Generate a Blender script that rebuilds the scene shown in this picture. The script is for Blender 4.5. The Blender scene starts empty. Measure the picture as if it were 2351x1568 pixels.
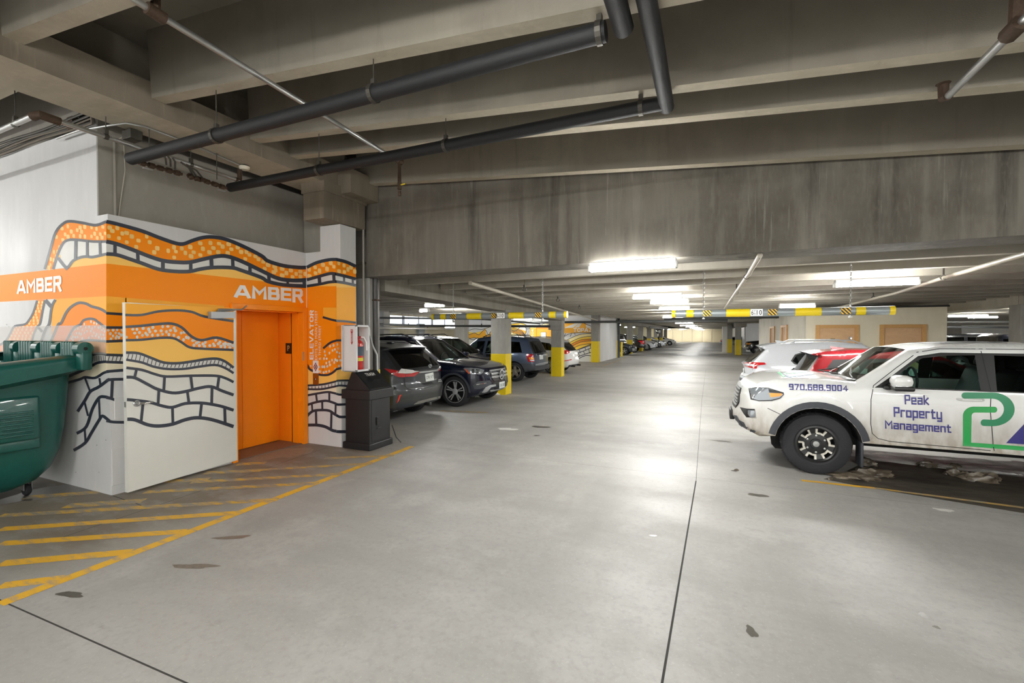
import bpy, bmesh, math, random
import numpy as np
from mathutils import Vector, Matrix
from mathutils.geometry import delaunay_2d_cdt
from mathutils.bvhtree import BVHTree
random.seed(7)
S = bpy.context.scene
COL = S.collection
R = math.radians
# ------------------------------------------------------------------ camera, world, exposure
FPX, CX, CY, EYE = 1045.0, 1175.5, 784.0, 1.75
YAW, PITCH = R(23.8), R(-1.0)
cam = bpy.data.cameras.new('camera'); camo = bpy.data.objects.new('camera', cam); COL.objects.link(camo)
camo.location = (0, 0, EYE); camo.rotation_euler = (R(90) + PITCH, 0, YAW)
cam.sensor_width = 36.0; cam.lens = FPX * 36.0 / 2351.0; cam.clip_start = 0.05; cam.clip_end = 400
S.camera = camo
W = bpy.data.worlds.new('world'); S.world = W; W.use_nodes = True
W.node_tree.nodes['Background'].inputs[0].default_value = (1.0, 0.985, 0.955, 1)
W.node_tree.nodes['Background'].inputs[1].default_value = 1.0
S.view_settings.view_transform = 'Standard'; S.view_settings.look = 'None'
S.view_settings.gamma = 1.0; S.view_settings.use_curve_mapping = False
S.view_settings.exposure = 0.92
S.cycles.max_bounces = 8; S.cycles.diffuse_bounces = 5; S.cycles.glossy_bounces = 3
S.cycles.transparent_max_bounces = 12; S.cycles.sample_clamp_indirect = 4.0
LAMP = 115.0          # strength of the fluorescent tubes
# ------------------------------------------------------------------ photo measuring helpers (pixel of the survey photo -> point on a known plane)
_F = np.array([-math.sin(YAW)*math.cos(PITCH), math.cos(YAW)*math.cos(PITCH), math.sin(PITCH)])
_R = np.array([math.cos(YAW), math.sin(YAW), 0.0]); _U = np.cross(_R, _F); _C = np.array([0, 0, EYE])
def ray(x, y): return _F + _R*((x-CX)/FPX) - _U*((y-CY)/FPX)
def atX(x, y, X): d = ray(x, y); return Vector(_C + d*(X/d[0]))
def atY(x, y, Y): d = ray(x, y); return Vector(_C + d*(Y/d[1]))
def atZ(x, y, Z=0.0): d = ray(x, y); return Vector(_C + d*((Z-EYE)/d[2]))
def xAt(px, Y):      # world X of an image column at depth line Y (horizon level)
    d = ray(px, 766); return Y*d[0]/d[1]
def yAt(px, X):
    d = ray(px, 766); return X*d[1]/d[0]
# ------------------------------------------------------------------ materials
def lin(h):
    h = h.lstrip('#'); c = [int(h[i:i+2], 16)/255 for i in (0, 2, 4)]
    return tuple((v/12.92 if v <= .04045 else ((v+.055)/1.055)**2.4) for v in c) + (1,)
MATS = {}
def mat(name, hexc, rough=0.5, metal=0.0, coat=0.0, noise=0.0, nscale=30, emit=0.0, alpha=1.0, trans=0.0, spec=0.5, bump=0.0):
    if name in MATS: return MATS[name]
    m = bpy.data.materials.new(name); m.use_nodes = True; MATS[name] = m
    nt = m.node_tree; b = nt.nodes['Principled BSDF']
    b.inputs['Base Color'].default_value = lin(hexc); b.inputs['Roughness'].default_value = rough
    b.inputs['Metallic'].default_value = metal; b.inputs['Coat Weight'].default_value = coat
    b.inputs['Coat Roughness'].default_value = 0.04; b.inputs['Alpha'].default_value = alpha
    b.inputs['Transmission Weight'].default_value = trans; b.inputs['Specular IOR Level'].default_value = spec
    if emit:
        b.inputs['Emission Color'].default_value = lin(hexc); b.inputs['Emission Strength'].default_value = emit
    if noise or bump:
        tc = nt.nodes.new('ShaderNodeTexCoord'); n = nt.nodes.new('ShaderNodeTexNoise')
        n.inputs['Scale'].default_value = nscale; n.inputs['Detail'].default_value = 6; n.inputs['Roughness'].default_value = .65
        nt.links.new(tc.outputs['Object'], n.inputs['Vector'])
        if noise:
            r = nt.nodes.new('ShaderNodeMapRange'); r.inputs['From Min'].default_value = .3; r.inputs['From Max'].default_value = .7
            r.inputs['To Min'].default_value = 1-noise; r.inputs['To Max'].default_value = 1+noise*.6
            mx = nt.nodes.new('ShaderNodeVectorMath'); mx.operation = 'MULTIPLY'; mx.inputs[0].default_value = lin(hexc)[:3]
            nt.links.new(n.outputs['Fac'], r.inputs['Value']); nt.links.new(r.outputs['Result'], mx.inputs[1])
            nt.links.new(mx.outputs[0], b.inputs['Base Color'])
        if bump:
            bp = nt.nodes.new('ShaderNodeBump'); bp.inputs['Strength'].default_value = bump; bp.inputs['Distance'].default_value = .01
            nt.links.new(n.outputs['Fac'], bp.inputs['Height']); nt.links.new(bp.outputs['Normal'], b.inputs['Normal'])
    return m
def layered(name, base, layers, rough=0.7, rough_var=0.0, bump=0.15, coat=0.0, fine=120):
    """procedural stone/paint: base colour mixed with (hex, scale xyz, lo, hi, amount) noise layers in object space"""
    m = bpy.data.materials.new(name); m.use_nodes = True; MATS[name] = m
    nt = m.node_tree; b = nt.nodes['Principled BSDF']; b.inputs['Roughness'].default_value = rough
    b.inputs['Coat Weight'].default_value = coat; b.inputs['Coat Roughness'].default_value = .15
    geo = nt.nodes.new('ShaderNodeNewGeometry'); cur = None
    for i, (hx, sc, lo, hi, amt) in enumerate(layers):
        mp = nt.nodes.new('ShaderNodeMapping'); mp.inputs['Scale'].default_value = sc; mp.inputs['Location'].default_value = (i*13.1, i*7.7, i*3.3)
        n = nt.nodes.new('ShaderNodeTexNoise'); n.inputs['Scale'].default_value = 1; n.inputs['Detail'].default_value = 7; n.inputs['Roughness'].default_value = .62
        rg = nt.nodes.new('ShaderNodeMapRange'); rg.inputs['From Min'].default_value = lo; rg.inputs['From Max'].default_value = hi; rg.inputs['To Max'].default_value = amt
        mx = nt.nodes.new('ShaderNodeMix'); mx.data_type = 'RGBA'
        nt.links.new(geo.outputs['Position'], mp.inputs['Vector']); nt.links.new(mp.outputs[0], n.inputs['Vector'])
        nt.links.new(n.outputs['Fac'], rg.inputs['Value']); nt.links.new(rg.outputs[0], mx.inputs[0])
        if cur is None: mx.inputs[6].default_value = lin(base)
        else: nt.links.new(cur, mx.inputs[6])
        mx.inputs[7].default_value = lin(hx); cur = mx.outputs[2]
        if i == 0 and rough_var:
            rr = nt.nodes.new('ShaderNodeMapRange'); rr.inputs['From Min'].default_value = .3; rr.inputs['From Max'].default_value = .7
            rr.inputs['To Min'].default_value = rough-rough_var; rr.inputs['To Max'].default_value = rough+rough_var
            nt.links.new(n.outputs['Fac'], rr.inputs['Value']); nt.links.new(rr.outputs[0], b.inputs['Roughness'])
    nt.links.new(cur, b.inputs['Base Color'])
    if bump:
        n2 = nt.nodes.new('ShaderNodeTexNoise'); n2.inputs['Scale'].default_value = fine; n2.inputs['Detail'].default_value = 5
        nt.links.new(geo.outputs['Position'], n2.inputs['Vector'])
        bp = nt.nodes.new('ShaderNodeBump'); bp.inputs['Strength'].default_value = bump; bp.inputs['Distance'].default_value = .004
        nt.links.new(n2.outputs['Fac'], bp.inputs['Height']); nt.links.new(bp.outputs['Normal'], b.inputs['Normal'])
    return m
M_floor = layered('floor_concrete', '#9f9d99', [('#8c8a86', (.35, .9, 1), .40, .68, .8), ('#afada9', (2.2, 2.2, 1), .5, .75, .7),
          ('#7d7b77', (.9, .28, 1), .56, .78, .6), ('#8d8b87', (22, 22, 1), .48, .7, .55), ('#bbb9b4', (60, 60, 1), .58, .75, .5), ('#72706a', (5, 9, 1), .67, .8, .5)], rough=.56, rough_var=.12, bump=.10)
def floor_grime():     # trodden brown grime of the hatched lobby forecourt and the stall lanes, with ragged edges
    nt = M_floor.node_tree; b = nt.nodes['Principled BSDF']; src = b.inputs['Base Color'].links[0].from_socket
    geo = nt.nodes.new('ShaderNodeNewGeometry'); sp = nt.nodes.new('ShaderNodeSeparateXYZ'); nt.links.new(geo.outputs['Position'], sp.inputs[0])
    def rng(sock, a0, a1):
        r = nt.nodes.new('ShaderNodeMapRange'); r.inputs['From Min'].default_value = a0; r.inputs['From Max'].default_value = a1; nt.links.new(sock, r.inputs['Value']); return r.outputs[0]
    def mul(p, q): m_ = nt.nodes.new('ShaderNodeMath'); m_.operation = 'MULTIPLY'; nt.links.new(p, m_.inputs[0]); nt.links.new(q, m_.inputs[1]); return m_.outputs[0]
    n = nt.nodes.new('ShaderNodeTexNoise'); mp = nt.nodes.new('ShaderNodeMapping'); mp.inputs['Scale'].default_value = (1.6, 3.2, 1); n.inputs['Scale'].default_value = 1.2; n.inputs['Detail'].default_value = 8; n.inputs['Roughness'].default_value = .68
    nt.links.new(geo.outputs['Position'], mp.inputs[0]); nt.links.new(mp.outputs[0], n.inputs['Vector'])
    k = mul(mul(rng(sp.outputs[0], -4.15, -4.9), mul(rng(sp.outputs[1], 1.2, 2.0), rng(sp.outputs[1], 6.2, 5.4))), rng(n.outputs['Fac'], .22, .52))
    mx = nt.nodes.new('ShaderNodeMix'); mx.data_type = 'RGBA'; nt.links.new(k, mx.inputs[0]); nt.links.new(src, mx.inputs[6]); mx.inputs[7].default_value = lin('#776d60'); nt.links.new(mx.outputs[2], b.inputs['Base Color'])
floor_grime()
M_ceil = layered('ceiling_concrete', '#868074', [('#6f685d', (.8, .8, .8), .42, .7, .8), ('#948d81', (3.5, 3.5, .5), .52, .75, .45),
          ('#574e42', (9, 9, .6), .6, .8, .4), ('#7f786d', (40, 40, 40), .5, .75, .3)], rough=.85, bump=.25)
M_soffit_lit = layered('soffit_concrete_lit', '#b3aa98', [('#9d9481', (1.5, 5, 1.5), .4, .7, .7), ('#c6bca8', (12, 12, 12), .5, .75, .45), ('#7d7160', (6, 3, 6), .64, .8, .5)], rough=.85, bump=.2)  # undersides coloured lighter to stand for light bounced off the floor
M_head = layered('header_concrete', '#6f6a61', [('#534e46', (.8, .8, .7), .42, .62, .85), ('#8a857b', (5, 5, .5), .5, .72, .55),
          ('#37342f', (3.4, 3.4, .16), .57, .71, .8), ('#a5a199', (19, 19, 1.2), .6, .76, .45), ('#7b7467', (30, 30, 8), .5, .75, .4)], rough=.85, bump=.25)
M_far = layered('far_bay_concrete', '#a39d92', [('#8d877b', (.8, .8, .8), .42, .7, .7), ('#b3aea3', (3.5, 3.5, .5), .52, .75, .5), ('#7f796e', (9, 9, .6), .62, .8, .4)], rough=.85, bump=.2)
M_farsof_lit = layered('far_bay_soffit_lit', '#b9b3a6', [('#a59f91', (1.5, 5, 1.5), .4, .7, .6), ('#c9c3b7', (12, 12, 12), .5, .75, .4)], rough=.85, bump=.15)  # far undersides, floor bounce likewise put into a lighter colour
M_neargird = layered('near_girder_concrete', '#857b6b', [('#675e50', (1.6, 1.6, .5), .4, .68, .8), ('#a59c8c', (13, 13, .9), .58, .74, .6), ('#554c40', (8, 8, .8), .6, .8, .5)], rough=.85, bump=.25)
M_girder = layered('girder_concrete', '#979288', [('#7b766c', (1.6, 1.6, .6), .4, .68, .8), ('#a8a59d', (12, 12, .7), .56, .75, .6), ('#5e5b55', (8, 8, .8), .62, .8, .5)], rough=.85, bump=.25)
M_col = layered('column_concrete', '#9c9a94', [('#85837e', (2, 2, .8), .4, .68, .8), ('#acaaa4', (14, 14, 5), .5, .75, .5), ('#6f6e6a', (18, 18, 2), .64, .8, .5)], rough=.8, bump=.2)
M_bwall = layered('stained_concrete', '#bdb7a4', [('#a39c86', (1.2, 1.2, .3), .42, .68, .7), ('#cfcbbd', (5, 5, .4), .52, .75, .6), ('#8b856f', (7, 7, .25), .64, .82, .5)], rough=.85, bump=.15)
M_wwall = layered('white_paint', '#d6d6d6', [('#cbcac9', (1.2, 1.2, .5), .42, .7, .6), ('#e3e2e1', (9, 9, 2), .5, .75, .4)], rough=.5, rough_var=.14, bump=.12, fine=60)
M_graywall = layered('gray_block_paint', '#98938a', [('#86817a', (1.2, 1.2, .8), .42, .7, .7), ('#a5a198', (9, 9, 3), .52, .75, .5)], rough=.8, bump=.15)
M_cream = layered('cream_wall', '#d8cfb8', [('#c9c0a8', (1.4, 1.4, .7), .42, .7, .6), ('#e2dac6', (6, 6, 2), .5, .75, .4)], rough=.7, bump=.08)
M_creamdirty = layered('cream_wall_stained', '#dcd6c8', [('#b9b3a5', (1.1, 1.1, .7), .48, .70, .7), ('#e6e1d5', (4, 4, 1), .5, .75, .5)], rough=.7, bump=.08)
def stripe_paint(name, hexc, wear_hex, lo, hi):
    return layered(name, hexc, [(wear_hex, (5, 16, 1), lo, hi, 1.0), ('#8c7a3c', (40, 40, 1), .6, .8, .35)], rough=.55, bump=.05)
M_stripe = stripe_paint('yellow_line_paint', '#dba92e', '#989083', .50, .70)
M_stripe_worn = stripe_paint('worn_yellow_paint', '#cfa338', '#8f8779', .38, .58)
M_yellow = mat('column_yellow', '#e2c515', .45, noise=.06, nscale=8)
M_navy = mat('mural_navy', '#2f3542', .35)
M_black = mat('black_plastic', '#141416', .45, noise=.1, nscale=60)
M_dark = mat('dark_cavity', '#0c0c0d', .8)
M_steel = mat('galvanized_steel', '#b3b4b2', .38, metal=.85, noise=.08, nscale=40)
M_rust = mat('rusted_iron', '#4b3a2c', .7, metal=.3, noise=.35, nscale=70, bump=.2)
M_pipewhite = mat('painted_pipe', '#b9b2a2', .5, noise=.05, nscale=20)
M_insul = mat('black_foam_insulation', '#17181a', .62, noise=.12, nscale=90, bump=.25)
M_rod = mat('hanger_rod', '#55524c', .5, metal=.7)
M_chrome = mat('chrome', '#d8dadc', .12, metal=1)
M_tube = mat('fluorescent_tube', '#fbfbf7', .4, emit=LAMP)
M_fixture = mat('fixture_white', '#dcdcd8', .4)
M_rubber = mat('tyre_rubber', '#26262a', .8, noise=.2, nscale=80, bump=.2)
M_white = mat('white_print', '#f0efec', .4)
M_red = mat('red_print', '#b21a20', .35)
# ------------------------------------------------------------------ mesh builder
ROOT = {}
class MB:
    def __init__(s): s.v = []; s.f = []; s.m = []; s.mi = 0
    def add(s, vs, fs):
        o = len(s.v); s.v += [tuple(v) for v in vs]; s.f += [tuple(i+o for i in f) for f in fs]; s.m += [s.mi]*len(fs); return s
    def box(s, a, b):
        x0, y0, z0 = a; x1, y1, z1 = b
        return s.add([(x0,y0,z0),(x1,y0,z0),(x1,y1,z0),(x0,y1,z0),(x0,y0,z1),(x1,y0,z1),(x1,y1,z1),(x0,y1,z1)],
                     [(3,2,1,0),(4,5,6,7),(0,1,5,4),(1,2,6,5),(2,3,7,6),(3,0,4,7)])
    def bbox(s, a, b, r=.01):      # bevelled box
        bm = bmesh.new(); bmesh.ops.create_cube(bm, size=1)
        c = [(a[i]+b[i])/2 for i in range(3)]; d = [abs(b[i]-a[i]) for i in range(3)]
        for v in bm.verts: v.co = Vector([c[i]+v.co[i]*d[i] for i in range(3)])
        bmesh.ops.bevel(bm, geom=bm.edges[:], offset=min(r, min(d)*.45), segments=2, affect='EDGES', profile=.5)
        s.addbm(bm); return s
    def addbm(s, bm):
        bm.verts.index_update(); s.add([v.co[:] for v in bm.verts], [[v.index for v in f.verts] for f in bm.faces]); bm.free()
    def tube(s, pts, r, n=10, cap=True):
        pts = [Vector(p) for p in pts]; rs = r if isinstance(r, (list, tuple)) else [r]*len(pts)
        vs = []; prev = None
        for i, p in enumerate(pts):
            t = (pts[min(i+1, len(pts)-1)] - pts[max(i-1, 0)]).normalized()
            if prev is None: u = t.orthogonal().normalized()
            else: u = (prev - t*prev.dot(t)).normalized()
            prev = u; w = t.cross(u)
            vs += [p + (u*math.cos(2*math.pi*k/n) + w*math.sin(2*math.pi*k/n))*rs[i] for k in range(n)]
        fs = [(i*n+k, i*n+(k+1) % n, (i+1)*n+(k+1) % n, (i+1)*n+k) for i in range(len(pts)-1) for k in range(n)]
        if cap: fs += [tuple(range(n-1, -1, -1)), tuple((len(pts)-1)*n+k for k in range(n))]
        return s.add(vs, fs)
    def lathe(s, prof, c, ax=(0,0,1), n=24, a0=0, a1=2*math.pi):
        ax = Vector(ax).normalized(); u = ax.orthogonal().normalized(); w = ax.cross(u); c = Vector(c); vs = []
        for r_, h in prof: vs += [c + ax*h + (u*math.cos(2*math.pi*k/n) + w*math.sin(2*math.pi*k/n))*r_ for k in range(n)]
        return s.add(vs, [(i*n+k, i*n+(k+1) % n, (i+1)*n+(k+1) % n, (i+1)*n+k) for i in range(len(prof)-1) for k in range(n)])
    def prism(s, poly, fn0, fn1):   # polygon (2d) extruded between two maps to 3d
        n = len(poly); vs = [fn0(*p) for p in poly] + [fn1(*p) for p in poly]
        return s.add(vs, [tuple(range(n-1, -1, -1)), tuple(range(n, 2*n))] + [(i, (i+1) % n, n+(i+1) % n, n+i) for i in range(n)])
    def quad(s, a, b, c, d): return s.add([a, b, c, d], [(0,1,2,3)])
    def mesh(s, name, mats, smooth=False, ang=40, off=None):
        me = bpy.data.meshes.new(name)
        vs = s.v if off is None else [(v[0]-off[0], v[1]-off[1], v[2]-off[2]) for v in s.v]
        me.from_pydata(vs, [], s.f)
        for m in (mats if isinstance(mats, (list, tuple)) else [mats]): me.materials.append(m)
        if any(s.m): me.polygons.foreach_set('material_index', s.m)
        if smooth: me.shade_smooth(); me.set_sharp_from_angle(angle=R(ang))
        me.update(); return me
    def build(s, name, mats, parent=None, smooth=False, ang=40, loc=None):
        base = ROOT.get(parent.name) if parent is not None else (Vector(loc) if loc is not None else Vector((0,0,0)))
        o = bpy.data.objects.new(name, s.mesh(name, mats, smooth, ang, base)); COL.objects.link(o)
        if parent is not None: o.parent = parent
        else: o.location = base
        ROOT[o.name] = base
        return o
def tag(o, label=None, cat=None, group=None, kind=None):
    if label: o['label'] = label
    if cat: o['category'] = cat
    if group: o['group'] = group
    if kind: o['kind'] = kind
    return o
def empty(name, loc=(0,0,0), rot=0.0, label=None, cat=None, group=None, kind=None, local=False):
    o = bpy.data.objects.new(name, None); COL.objects.link(o); o.location = loc; o.rotation_euler = (0,0,rot); o.empty_display_size = .1
    ROOT[o.name] = Vector((0,0,0)) if local else Vector(loc)
    return tag(o, label, cat, group, kind)
def copy_tree(o, loc, rot=None, label=None, group=None):
    c = o.copy(); COL.objects.link(c); c.location = loc; ROOT[c.name] = ROOT[o.name]
    if rot is not None: c.rotation_euler = (0,0,rot)
    if label: c['label'] = label
    if group: c['group'] = group
    for ch in o.children:
        d = ch.copy(); COL.objects.link(d); d.parent = c; d.matrix_parent_inverse = ch.matrix_parent_inverse
        for g in ch.children:
            e = g.copy(); COL.objects.link(e); e.parent = d
    return c
# ------------------------------------------------------------------ flat print helpers
def fill2d(poly, holes=()):
    """triangulate a 2d polygon (concave ok) -> verts, tris"""
    vs = [Vector(p) for p in poly]; n = len(vs); ed = [(i, (i+1) % n) for i in range(n)]
    out = delaunay_2d_cdt(vs, ed, [], 1, 1e-7)
    return out[0], out[2]
_txt = {}
GLYPH = {'P': ['0,0 0,1 .6,1 .6,.45 .2,.45'], 'e': ['.55,0 0,0 0,.7 .55,.7 .55,.34 .2,.34'], 'a': ['.03,.7 .55,.7 .55,0 0,0 0,.38 .35,.38'], 'k': ['0,0 0,1', '.52,.72 .1,.36 .56,-.02'], 'r': ['0,0 0,.7 .42,.7'],
 'o': ['0,0 0,.7 .55,.7 .55,0 c'], 'p': ['0,-.32 0,.7 .55,.7 .55,0 .2,0'], 't': ['.14,.95 .14,0 .44,0', '.0,.7 .42,.7'], 'y': ['0,.7 0,0 .35,0', '.55,.7 .55,-.32 .06,-.32'], 'M': ['0,0 0,1 .42,.42 .84,1 .84,0'], 'n': ['0,0 0,.7 .55,.7 .55,0'],
 'g': ['.35,0 0,0 0,.7 .55,.7 .55,-.32 .04,-.32'], 'm': ['0,0 0,.7 .9,.7 .9,0', '.45,.65 .45,0'], '9': ['.06,0 .55,0 .55,1 0,1 0,.5 .35,.5'], '7': ['0,1 .55,1 .22,0'], '0': ['0,0 0,1 .55,1 .55,0 c'], '6': ['.5,1 0,1 0,0 .55,0 .55,.55 .2,.55'],
 '8': ['0,0 0,1 .55,1 .55,0 c', '.06,.52 .5,.52'], '4': ['.48,0 .48,1 .0,.3 .68,.3'], '.': ['0,-.05 0,.08'], 'A': ['0,0 .36,1 .52,1 .88,0', '.2,.24 .68,.24'], 'B': ['0,0 0,1 .56,1 .62,.9 .62,.62 .54,.52 .66,.42 .66,.1 .6,0 c', '.1,.51 .52,.51'],
 'E': ['.62,0 0,0 0,1 .62,1', '.1,.5 .56,.5'], 'R': ['0,-.1 0,1 .58,1 .66,.9 .66,.55 .58,.45 .27,.45', '.38,.45 .68,-.1'], 'T': ['-.05,1 .72,1', '.335,.95 .335,-.1'], 'O': ['.15,0 0,.18 0,.82 .15,1 .6,1 .75,.82 .75,.18 .6,0 c'], 'Z': ['0,1 .66,1 0,0 .66,0'], 'L': ['0,1 0,0 .6,0'], 'V': ['0,1.1 .36,0 .44,0 .8,1.1']}
def stroke_text(s, sw, spacing):
    """squared block lettering drawn as mitred strokes -> verts (u, v, layer), faces, aspect"""
    V, F, x0 = [], [], 0.0
    for ch in s:
        if ch == ' ': x0 += .5; continue
        wmax = 0
        for li, st in enumerate(GLYPH[ch]):
            t = st.split(); closed = t[-1] == 'c'; P = [tuple(map(float, q.split(','))) for q in t if q != 'c']; n = len(P); row = []
            for i in range(n):
                p = np.array(P[i]); d0 = p-np.array(P[i-1]) if (i or closed) else None; d1 = np.array(P[(i+1) % n])-p if (i < n-1 or closed) else None
                d0 = d1 if d0 is None else d0; d1 = d0 if d1 is None else d1; d0 = d0/np.hypot(*d0); d1 = d1/np.hypot(*d1)
                n0 = np.array((-d0[1], d0[0])); n1 = np.array((-d1[1], d1[0])); m_ = n0+n1; L = np.hypot(*m_); m_ = m_/L if L > 1e-6 else n0; k_ = min(1.6, 1/max(.35, float(m_.dot(n0))))*sw/2
                e = d1*(-sw/2) if (i == 0 and not closed) else d0*(sw/2) if (i == n-1 and not closed) else 0
                row.append((p+m_*k_+e, p-m_*k_+e)); wmax = max(wmax, p[0])
            o = len(V)
            for q, r in row: V += [(x0+q[0], q[1], li), (x0+r[0], r[1], li)]
            F += [(o+2*i, o+2*i+1, o+(2*i+3) % (2*n), o+(2*i+2) % (2*n)) for i in range(n if closed else n-1)]
        x0 += wmax+sw+.12*spacing
    xs = [v[0] for v in V]; ys = [v[1] for v in V]; w_, h_ = max(xs)-min(xs), max(ys)-min(ys)
    return [((v[0]-min(xs))/w_, (v[1]-min(ys))/h_, v[2]) for v in V], F, w_/h_
def text2d(s, bold=.0, spacing=1.0):
    """outline of a text in the built-in font: unit height verts and faces, normalised so that it spans 0..w, 0..1 (cap height)"""
    k = (s, bold, spacing)
    if k in _txt: return _txt[k]
    if isinstance(bold, tuple): _txt[k] = stroke_text(s, bold[0], spacing); return _txt[k]
    cu = bpy.data.curves.new('t', 'FONT'); cu.body = s; cu.space_character = spacing; cu.resolution_u = 4
    o = bpy.data.objects.new('t', cu); me = o.to_mesh()
    vs = [v.co[:2] for v in me.vertices]; fs = [tuple(p.vertices) for p in me.polygons]; o.to_mesh_clear()
    bpy.data.objects.remove(o); bpy.data.curves.remove(cu)
    if bold:      # thicken by laying shifted copies of the outline over each other
        v0, f0 = vs, fs; vs, fs = [], []
        for k_, (dx, dy) in enumerate(((bold, 0), (-bold, 0), (0, bold*.7), (0, -bold*.7))):
            o_ = len(vs); vs += [(a+dx, b+dy, k_) for a, b in v0]; fs += [tuple(i+o_ for i in f) for f in f0]
    x0 = min(v[0] for v in vs); x1 = max(v[0] for v in vs); y0 = min(v[1] for v in vs); y1 = max(v[1] for v in vs)
    vs = [((v[0]-x0)/(x1-x0), (v[1]-y0)/(y1-y0), v[2] if len(v) > 2 else 0) for v in vs]; _txt[k] = (vs, fs, (x1-x0)/(y1-y0)); return _txt[k]
def put_text(mb, s, quad, bold=.0, spacing=1.0):
    """text stretched into a 3d quad: bottom-left, bottom-right, top-right, top-left"""
    vs, fs, _ = text2d(s, bold, spacing); a, b, c, d = [Vector(q) for q in quad]
    nn = (b-a).cross(d-a).normalized()*.0002
    mb.add([a*(1-u)*(1-v) + b*u*(1-v) + c*u*v + d*(1-u)*v + nn*k for u, v, k in vs], fs)
def interp(curve, x):
    if x <= curve[0][0]: return curve[0][1]
    for (x0, y0), (x1, y1) in zip(curve, curve[1:]):
        if x <= x1: return y0 + (y1-y0)*(x-x0)/max(1e-6, x1-x0)
    return curve[-1][1]
def smooth(pts, k=4):
    """Catmull-Rom through 2d points"""
    out = []; P = [pts[0]] + list(pts) + [pts[-1]]
    for i in range(1, len(P)-2):
        p0, p1, p2, p3 = [np.array(P[j], float) for j in (i-1, i, i+1, i+2)]
        for t in np.linspace(0, 1, k, endpoint=False):
            out.append(tuple(.5*((2*p1) + (-p0+p2)*t + (2*p0-5*p1+4*p2-p3)*t*t + (-p0+3*p1-3*p2+p3)*t**3)))
    out.append(tuple(pts[-1])); return out
# ================================================================== SETTING
# ---- floor
mb = MB(); mb.box((-17.5, -8, -.3), (22, 106, 0)); floor = tag(mb.build('floor', M_floor), kind='structure')
def strip(mb, p, q, w, z=.0012, w2=None):
    p = Vector((p[0], p[1], z)); q = Vector((q[0], q[1], z)); d = (q-p).normalized(); n = Vector((-d.y, d.x, 0)); w2 = w2 or w
    mb.quad(p-n*w/2, q-n*w2/2, q+n*w2/2, p+n*w/2)
M_joint = mat('dark_joint', '#34322f', .9)  # plain dark colour of the joint lines
def joint(pts, w=.012):
    m = MB(); n = len(pts)
    for a, b in zip(pts, pts[1:]): strip(m, a, b, w, .0006)
    return m.build('control_joint', M_joint, floor)
joint([(-.24, -8), (-.22, 2.36), (-.17, 5.8)], .013); joint([(-.17, 5.8), (-.25, 12.8), (-.3, 24)], .005)
joint([(-6, 1.37), (-4.25, 1.35), (-2.4, 1.40), (2.5, 1.36), (8, 1.36)], .010)
joint([(-5.95, 2.73), (-5.31, 2.69)], .008); joint([(-5.1, 2.0), (-5.2, 3.2), (-5.35, 4.6), (-5.4, 5.2)], .006)
joint([(-5.2, 5.85), (-4.6, 5.9), (8, 6.0)], .003)
_sz = [.001]
def stripe_px(a, b, w=.1, m=None, name='painted_stripe'):
    _sz[0] += .00006; mm = MB(); strip(mm, atZ(*a), atZ(*b), w, _sz[0]); return mm.build(name, m or M_stripe, floor)
stripe_px((0, 1387), (946, 1025), .10)
for a, b, w, m in [((140,1328),(0,1345),.10,0), ((300,1267),(0,1294),.11,0), ((425,1220),(0,1248),.10,0), ((548,1177),(0,1215),.10,0), ((638,1147),(0,1184),.10,1),
                   ((732,1109),(332,1130),.10,1), ((787,1088),(440,1107),.10,1), ((855,1064),(560,1081),.09,1), ((905,1046),(745,1052),.09,1),
                   ((610,1063),(545,1066),.13,1), ((600,1080),(470,1086),.12,1), ((480,1100),(380,1106),.12,1), ((330,1150),(150,1162),.14,1), ((230,1130),(60,1142),.12,1)]:
    stripe_px(a, b, w, M_stripe_worn if m else M_stripe)
stripe_px((1840,1103), (2010,1121), .07); stripe_px((2010,1121), (2351,1166), .06, M_stripe_worn)
stripe_px((1010,943), (1120,947), .08, M_stripe_worn); stripe_px((1385,840), (1450,817), .1, M_stripe_worn); stripe_px((1180,908), (1280,918), .05, mat('pale_line', '#b9b5aa', .6))
stripe_px((1320,848), (1380,852), .07, mat('pale_line', '#b9b5aa', .6))
# stains and wet marks, each its own flat mark on the floor
def blob(cx, cy, rx, ry, seed, rot=0, n=22, rough=.35, z=.0009):
    rnd = random.Random(seed); ph = [rnd.uniform(0, 6.28) for _ in range(4)]; pts = []
    for k in range(n):
        a = 2*math.pi*k/n; r = 1 + rough*(.5*math.sin(2*a+ph[0]) + .35*math.sin(3*a+ph[1]) + .3*math.sin(5*a+ph[2]) + .2*rnd.uniform(-1, 1))
        x, y = rx*r*math.cos(a), ry*r*math.sin(a); pts.append((cx+x*math.cos(rot)-y*math.sin(rot), cy+x*math.sin(rot)+y*math.cos(rot), z))
    return pts
M_stain = mat('brown_oil_stain', '#6e655b', .32, noise=.25, nscale=30); M_stain2 = mat('dark_oil_stain', '#5d5952', .3, noise=.2, nscale=30)
M_salt = mat('white_salt_mark', '#d4d3ce', .7, noise=.2, nscale=60); M_wet = layered('wet_concrete', '#4a443b', [('#2c2824', (2, 5, 1), .42, .68, .9), ('#6b6357', (6, 14, 1), .55, .75, .6), ('#8b8478', (18, 18, 1), .66, .8, .6)], rough=.6, rough_var=.1, bump=.2)
def stain(x, y, rx, ry, seed, m, rot=0):
    p = atZ(x, y); mm = MB(); pts = blob(p.x, p.y, rx, ry, seed, rot); mm.add(pts, [tuple(range(len(pts)))]); return mm.build('floor_stain', m, floor)
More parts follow.
